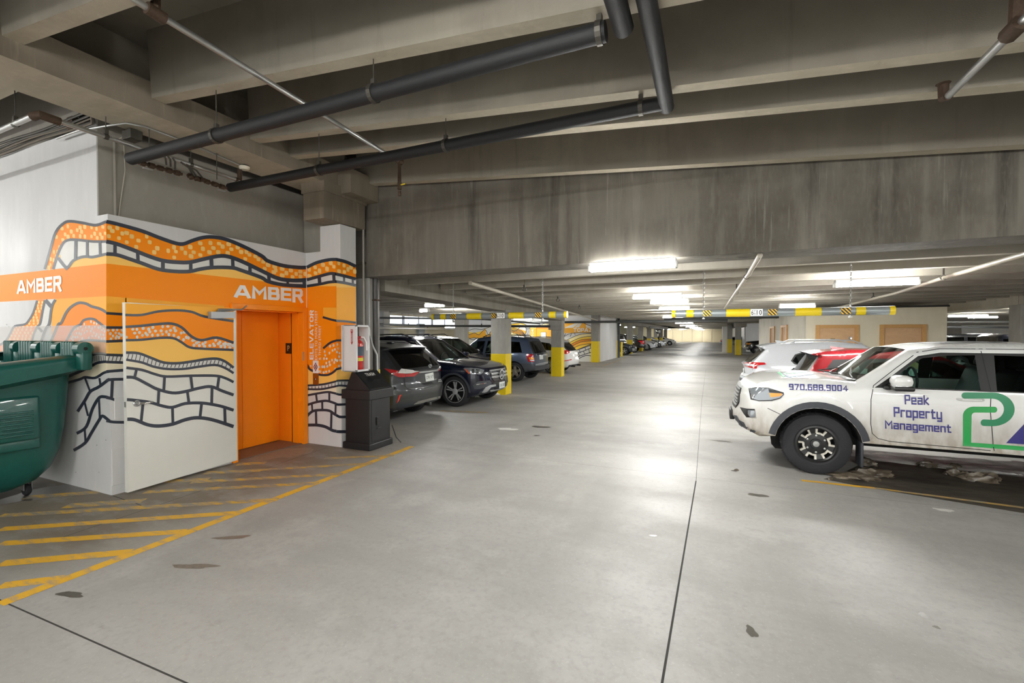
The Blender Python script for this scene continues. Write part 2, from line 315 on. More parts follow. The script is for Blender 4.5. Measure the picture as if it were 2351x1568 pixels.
for a in [(532,1234,.13,.04,1,M_stain,.5), (446,1300,.17,.035,2,M_stain,.35), (163,1365,.09,.035,3,M_stain2,.2), (1740,1137,.09,.055,4,M_stain2,0), (1658,1013,.16,.05,5,M_stain2,0),
          (1685,1081,.04,.03,6,M_stain2,.3), (1241,980,.16,.09,7,M_stain2,.2), (1232,1000,.05,.04,31,M_stain2,.2), (2167,1171,.07,.05,8,M_salt,0), (1165,985,.18,.1,9,M_salt,.3), (1725,1450,.03,.05,10,M_stain2,0),
          (2125,1415,.03,.04,11,M_stain2,0), (1722,1010,.06,.03,12,M_stain2,0), (2150,1440,.015,.02,13,M_stain2,0), (1500,1230,.03,.02,14,M_stain2,0), (115,1130,.28,.35,15,M_stain2,0), (640,1040,.35,.4,16,mat('trodden_dirt', '#8b8070', .5, noise=.2, nscale=20),1.2)]:
    stain(*a)
mm = MB(); pts = [atZ(*p, .0008) for p in [(1935,1086),(1890,1100),(1985,1118),(2150,1145),(2351,1178),(2600,1212),(2900,1230),(2900,1160),(2560,1125),(2351,1096),(2150,1072),(2060,1062),(1990,1058)]]
mm.add(pts, [tuple(range(len(pts)))]); mm.build('wet_patch', M_wet, floor)

# ---- ceiling: sloping near bay, level far bay (decks with separate tee stems)
def zs(X, z0=4.13): return z0 - .085*(X+5.21)
def sloped(mb, x0, x1, y0, y1, zb0, zt0, taper=0):      # bar along X with sloped underside; zb0, zt0 are heights at X=-5.21
    vs = []
    for X in (x0, x1):
        s = -.085*(X+5.21)
        vs += [(X, y0, zb0+s), (X, y1, zb0+s), (X, y1+taper, zt0+s), (X, y0-taper, zt0+s)]
    mb.add(vs, [(0,1,2,3), (7,6,5,4), (1,0,4,5), (2,1,5,6), (3,2,6,7), (0,3,7,4)])
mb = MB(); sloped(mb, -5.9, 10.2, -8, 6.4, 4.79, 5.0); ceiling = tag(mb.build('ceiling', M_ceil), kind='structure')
def stem(x0, x1, y0, y1, zb, zt, slope=True):
    m = MB()
    if slope: sloped(m, x0, x1, y0, y1, zb, zt, .035)
    else: m.add([(x0,y0,zb),(x0,y1,zb),(x0,y1+.03,zt),(x0,y0-.03,zt),(x1,y0,zb),(x1,y1,zb),(x1,y1+.03,zt),(x1,y0-.03,zt)], [(0,1,2,3),(7,6,5,4),(1,0,4,5),(2,1,5,6),(3,2,6,7),(0,3,7,4)])
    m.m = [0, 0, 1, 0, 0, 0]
    return m.build('tee_stem', [M_ceil, M_soffit_lit] if y0 < 6 else [M_far, M_farsof_lit], ceiling)
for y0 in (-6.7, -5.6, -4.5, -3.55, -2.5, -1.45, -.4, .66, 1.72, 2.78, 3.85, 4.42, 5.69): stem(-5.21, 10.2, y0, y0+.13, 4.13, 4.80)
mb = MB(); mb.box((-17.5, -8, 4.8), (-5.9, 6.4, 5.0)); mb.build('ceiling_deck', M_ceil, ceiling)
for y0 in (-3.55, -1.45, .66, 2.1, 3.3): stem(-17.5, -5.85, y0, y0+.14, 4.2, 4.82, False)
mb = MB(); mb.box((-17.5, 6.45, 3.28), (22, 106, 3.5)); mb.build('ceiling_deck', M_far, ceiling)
k = 0; y = 7.15
while y < 99:
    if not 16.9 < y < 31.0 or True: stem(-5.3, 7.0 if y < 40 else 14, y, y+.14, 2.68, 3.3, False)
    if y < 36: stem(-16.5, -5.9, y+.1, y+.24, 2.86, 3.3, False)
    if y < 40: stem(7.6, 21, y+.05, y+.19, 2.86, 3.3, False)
    y += 1.1 if y < 34 else 2.2
# header beam, girders
mb = MB(); h = []
for X in (-5.22, 10.2): h += [(X, 5.9, 2.68), (X, 6.45, 2.68), (X, 6.45, 4.6-.085*(X+5.2)), (X, 5.9, 4.6-.085*(X+5.2))]
mb.add(h, [(0,1,2,3), (7,6,5,4), (1,0,4,5), (2,1,5,6), (3,2,6,7), (0,3,7,4)]); mb.build('header_beam', M_head, ceiling)
mb = MB(); mb.box((-5.85, -8, 3.97), (-5.21, 5.62, 4.29)); mb.m = [1, 0, 0, 0, 0, 0]; mb.build('girder', [M_neargird, M_soffit_lit], ceiling)
mb = MB(); mb.box((-5.9, -8, 4.28), (-5.62, 5.85, 4.85)); mb.build('girder_upstand', M_ceil, ceiling)
mb = MB(); mb.box((-5.21, 5.28, 3.86), (-4.96, 5.89, 4.22)); mb.build('haunch', M_neargird, ceiling)
mb = MB(); mb.add([(-5.9,6.46,2.50),(-5.3,6.46,2.50),(-5.3,6.46,2.95),(-5.9,6.46,2.95),(-6.1,17.95,2.28),(-5.55,17.95,2.28),(-5.55,17.95,2.92),(-6.1,17.95,2.92)],
                   [(3,2,1,0),(4,5,6,7),(0,1,5,4),(1,2,6,5),(2,3,7,6),(3,0,4,7)]); mb.build('girder', M_girder, ceiling)
mb = MB(); mb.box((7.0, 6.46, 2.47), (7.6, 15.55, 3.08)); mb.box((7.0, 15.57, 2.47), (7.6, 34, 3.08)); mb.build('girder', M_farsof_lit, ceiling)  # lighter concrete colour makes up for weak light away from the fixtures
mb = MB(); mb.box((-8, 38.2, 2.62), (3.4, 38.9, 3.3)); mb.build('header_beam', M_girder, ceiling)
mb = MB(); mb.box((-6.95, 40, 2.45), (-6.3, 74, 2.75)); mb.build('girder', M_girder, ceiling)
mb = MB(); mb.box((1.2, 46.0, 2.3), (2.4, 46.6, 2.75)); mb.box((1.7, 41.2, 2.3), (2.5, 47, 2.62)); mb.build('girder', M_girder, ceiling)
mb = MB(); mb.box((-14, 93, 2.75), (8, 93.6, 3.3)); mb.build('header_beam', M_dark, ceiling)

# ---- walls of the elevator core
LX, LY, PY, PX_ = -5.93, 2.73, 5.32, -5.21
OY0, OY1, OZ = 4.13, 5.245, 2.10
wl = MB()
wl.box((-17.5, LY, 0), (LX, LY+.25, 3.03)); wl.box((-17.5, LY, 3.03), (-6.13, LY+.012, 4.02))
wall_left = tag(wl.build('wall_left', M_wwall), kind='structure')
m = MB(); m.box((LX-.25, LY+.25, 0), (LX, OY0, 3.03)); m.box((LX-.25, OY0, OZ), (LX, PY+.3, 3.03)); m.box((LX-.25, OY1, 0), (LX, PY+.3, OZ)); m.build('lobby_wall', M_wwall, wall_left)
m = MB(); m.box((-6.4, LY+.0125, 3.03), (-6.13, PY+.5, 4.0)); m.build('upper_lobby_wall', M_graywall, wall_left)
m = MB(); m.box((-17.5, LY+.05, 4.02), (-6.2, LY+.3, 4.85)); m.box((-6.6, LY+.05, 4.0), (-6.35, 6.5, 4.85)); m.build('upper_wall', M_graywall, wall_left)
m = MB(); m.box((-17.5, 6.25, 3.0), (-5.2, 6.45, 4.85)); m.box((-17.5, 5.9, 0), (-5.93, 6.2, 3.3)); m.build('core_rear_wall', M_graywall, wall_left)
m = MB(); m.box((LX-.05, PY, 0), (PX_, PY+.33, 3.03)); m.box((-5.62, PY, 3.03), (PX_, PY+.33, 3.42)); m.build('pier', M_wwall, wall_left)
m = MB(); m.box((-6.1, PY+.12, 3.03), (-5.6, PY+.5, 4.0)); m.build('pier_return', M_graywall, wall_left)
m = MB(); c = [(-5.62,PY,3.42),(PX_,PY,3.42),(PX_,PY+.53,3.42),(-5.62,PY+.53,3.42),(-5.56,4.96,3.45),(-5.16,4.96,3.45)]
m.box((-5.58, 4.97, 3.43), (-5.17, PY+.5, 3.82)); m.box((-5.60, 4.95, 3.82), (-5.15, PY+.52, 3.97)); m.build('corbel', M_neargird, wall_left)
# elevator recess
M_orange = mat('orange_gloss', '#ff9112', .32, spec=.35, coat=.1, noise=.03, nscale=6)
m = MB(); m.box((-6.75, 3.9, 0), (-6.47, OY1+.25, OZ+.2)); rec = m.build('recess_back', M_orange, wall_left)
m = MB(); m.box((-6.5, OY1+.0, 0), (LX-.2, OY1+.12, OZ+.1)); m.box((-6.5, 3.95, 0), (LX-.2, OY0+.0, OZ+.1)); m.box((-6.5, 3.95, OZ), (LX-.2, OY1+.1, OZ+.15)); m.build('recess_lining', M_orange, wall_left)
m = MB(); m.box((-6.47, OY0, .0), (LX-.02, OY1, .012)); m.build('threshold', mat('threshold_brown', '#6f5f52', .45, noise=.2, nscale=30), wall_left)
# elevator door slab with seam, door frame
m = MB(); m.box((-6.5, 3.96, .02), (-6.455, 4.6, OZ-.02)); m.box((-6.5, 4.605, .02), (-6.452, OY1-.02, OZ-.02)); m.build('elevator_panel', M_orange, wall_left)
fr = MB()
for a, b in [((LX-.13, OY1-.014, 0), (LX+.035, OY1+.065, OZ+.06)), ((LX-.13, OY0-.06, 0), (LX+.035, OY0+.012, OZ+.06)), ((LX-.13, OY0, OZ-.014), (LX+.035, OY1, OZ+.06))]: fr.bbox(a, b, .006)
fr.box((LX-.2, OY1-.03, 0), (LX-.08, OY1, OZ)); fr.box((LX-.2, OY0, OZ-.03), (LX-.08, OY1, OZ))
tag(fr.build('door_1', M_orange), kind='structure'); door_frame = bpy.data.objects['door_1']
m = MB(); p = atX(697, 818, LX+.035); m.bbox((LX+.03, p.y-.012, p.z-.07), (LX+.04, p.y+.012, p.z+.07), .004); m.build('strike_plate', M_steel, door_frame)
# call display
p = atX(661, 800, -6.2); disp = empty('floor_indicator', (-6.22, OY1-.001, p.z), label='small black floor indicator with a letter P in the orange elevator recess', cat='sign')
m = MB(); m.bbox((-6.29, OY1-.018, p.z-.085), (-6.15, OY1+.002, p.z+.085), .006); m.build('plate', mat('indicator_black', '#1d0f0c', .2), disp)
m = MB(); put_text(m, 'P', [(-6.245, OY1-.0185, p.z-.04), (-6.195, OY1-.0185, p.z-.04), (-6.195, OY1-.0185, p.z+.045), (-6.245, OY1-.0185, p.z+.045)], .01); m.build('letter', mat('indicator_letter', '#c9a05a', .4), disp)

# ---- other walls
def wall(name, a, b, m): q = MB(); q.box(a, b); return tag(q.build(name, m), kind='structure')
wall_right = wall('wall_right', (21, -8, 0), (21.3, 45, 5), M_cream)
wall('wall_right_near', (10.2, -8, 0), (10.5, 6.4, 4.9), M_cream)
wl2 = wall('wall_outer', (-16.9, 6.4, 0), (-16.5, 28, 2.2), M_bwall)
m = MB(); m.box((-16.9, 6.4, 2.78), (-16.5, 28, 3.3)); m.build('wall_top', M_bwall, wl2)
m = MB(); m.box((-16.5, 23.0, 0), (-16.3, 23.6, 2.35)); m.build('pilaster', mat('pilaster_bluegray', '#8d949a', .7, noise=.1, nscale=10), wl2)
for k in range(6):
    y0 = 10 + 3*k; w = empty('window_%d' % (k+1), (-16.7, y0, 2.2), kind='structure')
    m = MB(); m.box((-16.72, y0, 2.2), (-16.70, y0+2.9, 2.78)); m.build('pane', mat('daylit_window', '#dfe8f5', .3, emit=1.6), w)
    m = MB()
    for yy in (y0, y0+1.45, y0+2.86): m.box((-16.75, yy, 2.2), (-16.66, yy+.05, 2.78))
    m.build('window_frame', mat('dark_mullion', '#5e6064', .5), w)
wt = wall('wall_mural', (-16.9, 27.8, 0), (-6.35, 28.1, 3.3), M_wwall)
wall('wall_return', (-6.6, 28.1, 0), (-6.35, 33.2, 3.3), M_wwall)
wall('wall_far_left', (-17.5, 34.5, 0), (-12, 34.8, 3.3), M_cream)
wall('wall_side_left', (-12.3, 34.5, 0), (-12, 106, 3.3), mat('pale_yellow_wall', '#e6dfb4', .7))
wf = wall('wall_far', (-12.3, 100, 0), (9, 100.4, 3.3), mat('far_cream_wall', '#e2d8be', .7))
wall('wall_far_right', (3.4, 60, 0), (3.8, 106, 3.3), M_wwall)
wall('wall_pier_right', (xAt(1658.5, 46.3), 46.3, 0), (xAt(1672, 46.3), 47.2, 2.4), M_wwall)
wall('wall_far_bay', (3.0, 50, 0), (12, 50.3, 3.3), M_wwall)
wall('wall_right_far', (6.5, 40, 0), (22, 40.3, 3.3), M_graywall)
for x0 in (-9.4, -7.5, -5.6, -3.7, -1.8, .1, 2.0):     # panelled locker doors of the far wall
    m = MB(); m.bbox((x0, 99.93, .05), (x0+1.55, 100.0, 2.35), .02); d = m.build('locker_door', mat('far_door', '#dccfae', .6), wf)
    m = MB(); m.box((x0-.2, 99.96, 0), (x0-.12, 100.0, 2.6)); m.build('batten', mat('far_batten', '#b3a283', .6), wf)
for x0 in (15.2, 18.0): m = MB(); m.bbox((x0, 39.9, .05), (x0+2.4, 40.0, 2.3), .02); tag(m.build('door_%d' % (int(x0)), mat('white_garage_door', '#e4e3dd', .5)), kind='structure')

# ---- storage block on the right with four doors
SX, SY = 2.70, 17.0
sb = MB(); sb.add([(SX,SY,0),(6.15,SY,0),(6.15,33,0),(SX,33,0),(SX,SY,2.50),(6.15,SY,2.54),(6.15,33,2.66),(SX,33,2.66)], [(3,2,1,0),(4,5,6,7),(0,1,5,4),(1,2,6,5),(2,3,7,6),(3,0,4,7)]); sb.m = [0,0,0,0,0,1]
storage = tag(sb.build('wall_storage', [M_cream, M_creamdirty]), kind='structure')
m = MB(); m.box((SX-.02, SY-.02, 2.52), (6.2, SY+.1, 2.57)); m.build('top_flashing', M_joint, storage)
M_wood = layered('brown_door_board', '#c8a27a', [('#b8926a', (3, 3, 9), .4, .7, .6), ('#d8ae80', (14, 14, 30), .5, .75, .5)], rough=.6, bump=.08)
M_woodtrim = mat('oak_trim', '#c29458', .5, noise=.12, nscale=25)
def sdoor(n, face, a0, a1, ztop, label):
    d = empty('door_%d' % n, ((a0+a1)/2, SY, 0) if face == 'f' else (SX, (a0+a1)/2, 0), kind='structure')
    mk = (lambda a, b, z0, z1, t0, t1: ((a, SY-t1, z0), (b, SY-t0, z1))) if face == 'f' else (lambda a, b, z0, z1, t0, t1: ((SX-t1, a, z0), (SX-t0, b, z1)))
    t = .11 if face == 'f' else .3
    m = MB(); m.bbox(*mk(a0+t, a1-t, 0, ztop-.1, 0, .012), .003); m.build('door_leaf', M_wood, d)
    m = MB()
    for q in ((a0, a0+t, 0, ztop), (a1-t, a1, 0, ztop), (a0+t, a1-t, ztop-.1, ztop)): m.bbox(*mk(*q, 0, .05), .006)
    m.build('door_casing', M_woodtrim, d); return d
d2 = sdoor(2, 'f', xAt(1872, SY), xAt(1972, SY), 2.02, ''); d3 = sdoor(3, 'f', xAt(2019, SY), xAt(2127, SY), 2.02, '')
ya, yb, yc, yd = yAt(1779.5, SX), yAt(1769, SX), yAt(1809, SX), yAt(1795, SX)
sdoor(4, 's', ya, yb, 2.1, ''); sdoor(5, 's', yc, yd, 2.1, '')
m = MB(); p = atY(1952, 776, SY-.02); m.lathe([(0,0), (.045,.004), (.045,0)], p, (0,-1,0), 16); m.build('lock', M_chrome, d2)
m = MB(); p = atY(1912, 778, SY-.02); m.box((p.x-.06, SY-.016, p.z-.02), (p.x+.06, SY-.0125, p.z+.02)); m.build('number_tag', mat('tag_tan', '#8f7446', .5), d2)

# ---- columns
def column(x0, x1, y0, y1, h, yel, label, cap=None, capw=.0):
    c = empty('concrete_column', ((x0+x1)/2, (y0+y1)/2, 0), label=label, cat='column')
    m = MB(); m.bbox((x0, y0, yel if yel else 0), (x1, y1, h), .012); m.build('shaft', M_col, c)
    if yel: m = MB(); m.bbox((x0-.003, y0-.003, 0), (x1+.003, y1+.003, yel), .012); m.build('painted_base', M_yellow, c, )
    if cap: m = MB(); m.bbox((x0-capw, y0-.01, cap), (x1+.01, y1+.01, h+.02), .01); m.build('column_head', M_col, c)
    return c
column(-5.85, -5.38, 11.75, 12.15, 2.45, 1.17, 'square concrete column with tall yellow base in front of the navy SUV nose')
column(-6.04, -5.60, 17.65, 18.05, 2.32, 1.19, 'concrete column with stepped head and yellow base between the jeep and the white SUV', 1.9, .12)
column(-6.78, -6.33, 27.3, 27.79, 3.2, 1.28, 'concrete column with yellow base at the right end of the topaz mural', 2.3, .0)
column(-6.62, -6.22, 33.2, 33.6, 3.2, 1.25, 'narrow column with yellow base beside the dark standpipe and bollard')
for y_, w_ in ((40.3, 'concrete column with yellow base rising behind the dark grey sedan'), (46.8, 'concrete column just past the black pickup, left row'), (53.4, 'far left concrete column, second beyond the dark grey sedan'), (60.0, 'far left concrete column, third beyond the dark grey sedan'), (66.5, 'far left concrete column, fourth beyond the dark grey sedan'), (73.0, 'farthest concrete column of the left row near the convex mirror')):
    column(-6.85, -6.40, y_, y_+.45, 2.5, 1.2, w_)
column(xAt(1688, 41.3), xAt(1702, 41.3), 41.3, 41.75, 2.75, 1.25, 'concrete column with broad yellow base on the right, nearest the dark pickup', 2.3, .1)
column(xAt(1670, 45.6), xAt(1681.5, 45.6), 45.6, 46.0, 2.5, 1.25, 'concrete column with yellow base beside the white wall pier on the right')
column(-16.2, -15.6, 18.9, 19.4, 3.2, 0, 'plain concrete column at the outer wall near the trash bin pipes', 2.35, .2)
column(-12.9, -12.3, 21.5, 22.0, 3.2, 0, 'plain concrete column with stepped head in front of the left end of the topaz mural', 2.35, .15)
column(6.95, 7.45, 15.35, 15.85, 2.47, 0, 'pale concrete column under the girder at the right edge behind the pickup truck')
column(-5.90, -5.24, 5.95, 6.25, 2.675, 1.14, 'concrete column with yellow base behind the fire extinguisher cabinet')

# ---- fluorescent strip lights
def strip_light(x, y, z, L, label, along='x', rot=0.0, group=None):
    e = empty('strip_light', (x, y, z), rot if along == 'x' else R(90), label, 'light', group, local=True)
    m = MB(); m.bbox((-L/2, -.06, .035), (L/2, .06, .085), .008); m.bbox((-L/2-.012, -.07, -.035), (-L/2+.012, .07, .04), .004); m.bbox((L/2-.012, -.07, -.035), (L/2+.012, .07, .04), .004); m.build('housing', M_fixture, e)
    for s in (-1, 1):
        m = MB(); m.tube([(-L/2+.012, s*.045, .0), (L/2-.012, s*.045, .0)], .028, 8); m.build('tube', M_tube, e)
    return e
strip_light(-.93, 5.80, 2.575, 1.05, 'bright twin tube strip light just under the header beam, nearest the camera')
strip_light(2.3, 8.75, 2.52, 1.05, 'bright twin tube strip light above the white pickup truck')
strip_light(-1.1, 10.2, 2.53, 1.0, 'strip light over the aisle, second from the header beam', rot=.1)
strip_light(-1.0, 12.0, 2.53, .9, 'strip light over the aisle, third from the header beam')
strip_light(-1.1, 15.0, 2.52, .9, 'thin strip light over the aisle just above the left end of the right clearance bar')
strip_light(-1.7, 24.0, 2.56, 1.2, 'strip light over the aisle hidden above the far ceiling beams, fifth along')
strip_light(-1.9, 35.2, 2.50, 1.2, 'strip light over the aisle before the far header beam')
for y, w_ in ((46,'sixth'), (56,'fifth'), (66,'fourth'), (76,'third'), (86,'second'), (97.5,'first')): strip_light(-2.2, y, 2.5, 1.3, 'small strip light far down the aisle, %s from the locker wall' % w_, group='far aisle lights')
strip_light(xAt(1829, 13.6), 13.6, 2.44, .78, 'strip light above the front wall of the cream storage block')
strip_light(9.8, 25.3, 2.48, 1.3, 'strip light beyond the storage block in the right bay')
strip_light(-6.85, 10.4, 2.50, .55, 'strip light under the left girder above the parked SUVs', rot=.3)
strip_light(-8.3, 12.0, 2.46, .3, 'short strip light beyond the girder, left bay')
strip_light(-11.0, 18.0, 2.6, 1.2, 'strip light in the left bay near the outer wall')
strip_light(-10.5, 25.5, 2.6, 1.2, 'strip light in front of the topaz mural')
strip_light(-13.2, 22.0, 2.1, 1.2, 'low strip light against the outer concrete wall')
strip_light(-9.0, 31.0, 2.6, 1.2, 'strip light behind the topaz wall'); strip_light(-8.0, 40.5, 2.5, 1.2, 'strip light above the dark grey sedan'); strip_light(-9, 55, 2.5, 1.2, 'strip light over the far left stalls')
strip_light(13, 14, 2.6, 1.2, 'strip light in the right bay behind the truck'); strip_light(13, 32, 2.6, 1.2, 'strip light in the far right bay'); strip_light(6, 45, 2.6, 1.2, 'strip light above the far pickup on the right')
# lights of the near bay behind and beside the camera
for x, y, z, L in [(-1.2, .3, 3.5, 1.2), (2.6, -.6, 3.2, 1.2), (-3.6, -2.8, 3.75, 1.2), (1.0, -4.2, 3.4, 1.2), (5.6, 1.6, 3.0, 1.2), (5.2, -4.2, 3.0, 1.2)]:
    strip_light(x, y, z, L, 'strip light of the near bay hung below the sloping tees', group='near bay lights')
strip_light(-14.2, .86, 3.7, 1.2, 'strip light of the left bay beside the white wall'); strip_light(-9.3, -.6, 3.75, 1.2, 'unseen strip light added in the left bay to brighten the white wall')  # the second strip is added, out of view, to brighten the white wall

for x_, y_, w_ in ((-1.5, 18.7, 'first'), (-1.5, 21.0, 'second'), (-1.5, 28.6, 'third'), (-1.6, 31.9, 'fourth')):
    strip_light(x_, y_, 3.0, 1.2, 'strip light recessed between the far bay tees, %s of four' % w_, group='recessed bay lights')
for x_, y_ in ((-5.5, 97), (-8.5, 97)): strip_light(x_, y_, 2.6, 1.3, 'strip light washing the far locker wall', group='locker wall lights')
for x_, y_, w_ in ((10.2, 20.0, 'nearer'), (12.5, 25.0, 'deeper')): strip_light(x_, y_, 2.62, 1.3, 'strip light added to brighten the bay over the boxy off roaders, %s one' % w_)  # added lamps that brighten the right bay
# ================================================================== CARS
def paint(name, hexc, metal=.0, rough=.28, dirt=None, dz=.75):
    """car paint with clear coat; dirt = (hex, amount): road grime that thickens towards the sills"""
    if name in MATS: return MATS[name]
    m = mat(name, hexc, rough, metal, coat=.7)
    if dirt:
        nt = m.node_tree; b = nt.nodes['Principled BSDF']
        tc = nt.nodes.new('ShaderNodeTexCoord'); sp = nt.nodes.new('ShaderNodeSeparateXYZ'); nt.links.new(tc.outputs['Object'], sp.inputs[0])
        n = nt.nodes.new('ShaderNodeTexNoise'); n.inputs['Scale'].default_value = 3.5; n.inputs['Detail'].default_value = 7
        mp = nt.nodes.new('ShaderNodeMapping'); mp.inputs['Scale'].default_value = (3.5, 3.5, 1.4); nt.links.new(tc.outputs['Object'], mp.inputs[0]); nt.links.new(mp.outputs[0], n.inputs['Vector'])
        r = nt.nodes.new('ShaderNodeMapRange'); r.inputs['From Min'].default_value = dz+.25; r.inputs['From Max'].default_value = .35; nt.links.new(sp.outputs[2], r.inputs['Value'])
        mu = nt.nodes.new('ShaderNodeMath'); mu.operation = 'MULTIPLY'; nt.links.new(r.outputs[0], mu.inputs[0])
        r2 = nt.nodes.new('ShaderNodeMapRange'); r2.inputs['From Min'].default_value = .3; r2.inputs['From Max'].default_value = .62; r2.inputs['To Min'].default_value = .5; nt.links.new(n.outputs['Fac'], r2.inputs['Value'])
        nt.links.new(r2.outputs[0], mu.inputs[1]); m2 = nt.nodes.new('ShaderNodeMath'); m2.operation = 'MULTIPLY'; m2.inputs[1].default_value = dirt[1]; nt.links.new(mu.outputs[0], m2.inputs[0])
        mx = nt.nodes.new('ShaderNodeMix'); mx.data_type = 'RGBA'; mx.inputs[6].default_value = lin(hexc); mx.inputs[7].default_value = lin(dirt[0])
        nt.links.new(m2.outputs[0], mx.inputs[0]); nt.links.new(mx.outputs[2], b.inputs['Base Color'])
        r3 = nt.nodes.new('ShaderNodeMapRange'); r3.inputs['To Min'].default_value = rough; r3.inputs['To Max'].default_value = .8; nt.links.new(m2.outputs[0], r3.inputs['Value']); nt.links.new(r3.outputs[0], b.inputs['Roughness'])
        r4 = nt.nodes.new('ShaderNodeMapRange'); r4.inputs['To Min'].default_value = .7; r4.inputs['To Max'].default_value = 0; nt.links.new(m2.outputs[0], r4.inputs['Value']); nt.links.new(r4.outputs[0], b.inputs['Coat Weight'])
    return m
def glass(name, tint, dens):
    """thin pane: tinted see-through plus mirror-like coat"""
    if name in MATS: return MATS[name]
    m = bpy.data.materials.new(name); m.use_nodes = True; MATS[name] = m; nt = m.node_tree; nt.nodes.clear()
    out = nt.nodes.new('ShaderNodeOutputMaterial'); tr = nt.nodes.new('ShaderNodeBsdfTransparent'); gl = nt.nodes.new('ShaderNodeBsdfGlossy'); fr = nt.nodes.new('ShaderNodeFresnel'); mx = nt.nodes.new('ShaderNodeMixShader')
    c = lin(tint); tr.inputs[0].default_value = (c[0]*(1-dens), c[1]*(1-dens), c[2]*(1-dens), 1); gl.inputs['Roughness'].default_value = .03; fr.inputs[0].default_value = 1.5
    nt.links.new(fr.outputs[0], mx.inputs[0]); nt.links.new(tr.outputs[0], mx.inputs[1]); nt.links.new(gl.outputs[0], mx.inputs[2]); nt.links.new(mx.outputs[0], out.inputs[0]); return m
G_clear = glass('clear_glass', '#dcf2ea', .06); G_tint = glass('tinted_glass', '#9fb0aa', .72); G_dark = glass('privacy_glass', '#8a9496', .88)
M_lampclear = mat('lamp_lens', '#8f959a', .1, metal=.4, coat=1); M_brt = mat('bright_trim', '#cfd2d4', .28, metal=.35, coat=.6)
M_tail = mat('tail_red', '#b3131a', .15, coat=1); M_tailwhite = mat('tail_clear', '#d9d5d2', .12, coat=1); M_amber = mat('amber_lens', '#f09a1c', .15, coat=1)
M_trim = mat('trim_gray', '#3a3d43', .6, noise=.12, nscale=60); M_gapline = mat('panel_gap', '#17181a', .8)
M_int = mat('cabin_dark', '#2c2e31', .7); M_seat = mat('seat_gray', '#4b5154', .6); M_silver = mat('alloy_silver', '#b4b6b8', .38, metal=.35); M_alloyblack = mat('alloy_black', '#1a1b1d', .4); M_plate = mat('plate_white', '#dfe3e0', .4); M_platetxt = mat('plate_green', '#31463d', .5)
def pip(p, poly):
    x, y = p; c = False; j = len(poly)-1
    for i in range(len(poly)):
        xi, yi = poly[i]; xj, yj = poly[j]
        if (yi > y) != (yj > y) and x < (xj-xi)*(y-yi)/(yj-yi)+xi: c = not c
        j = i
    return c
def dens(pts, closed, step):
    out = []; n = len(pts)
    for i in range(n if closed else n-1):
        a, b = pts[i], pts[(i+1) % n]; L = math.hypot(b[0]-a[0], b[1]-a[1]); k = max(1, int(round(L/step)))
        for t in range(k): out.append((a[0]+(b[0]-a[0])*t/k, a[1]+(b[1]-a[1])*t/k))
    if not closed: out.append(pts[-1])
    return out
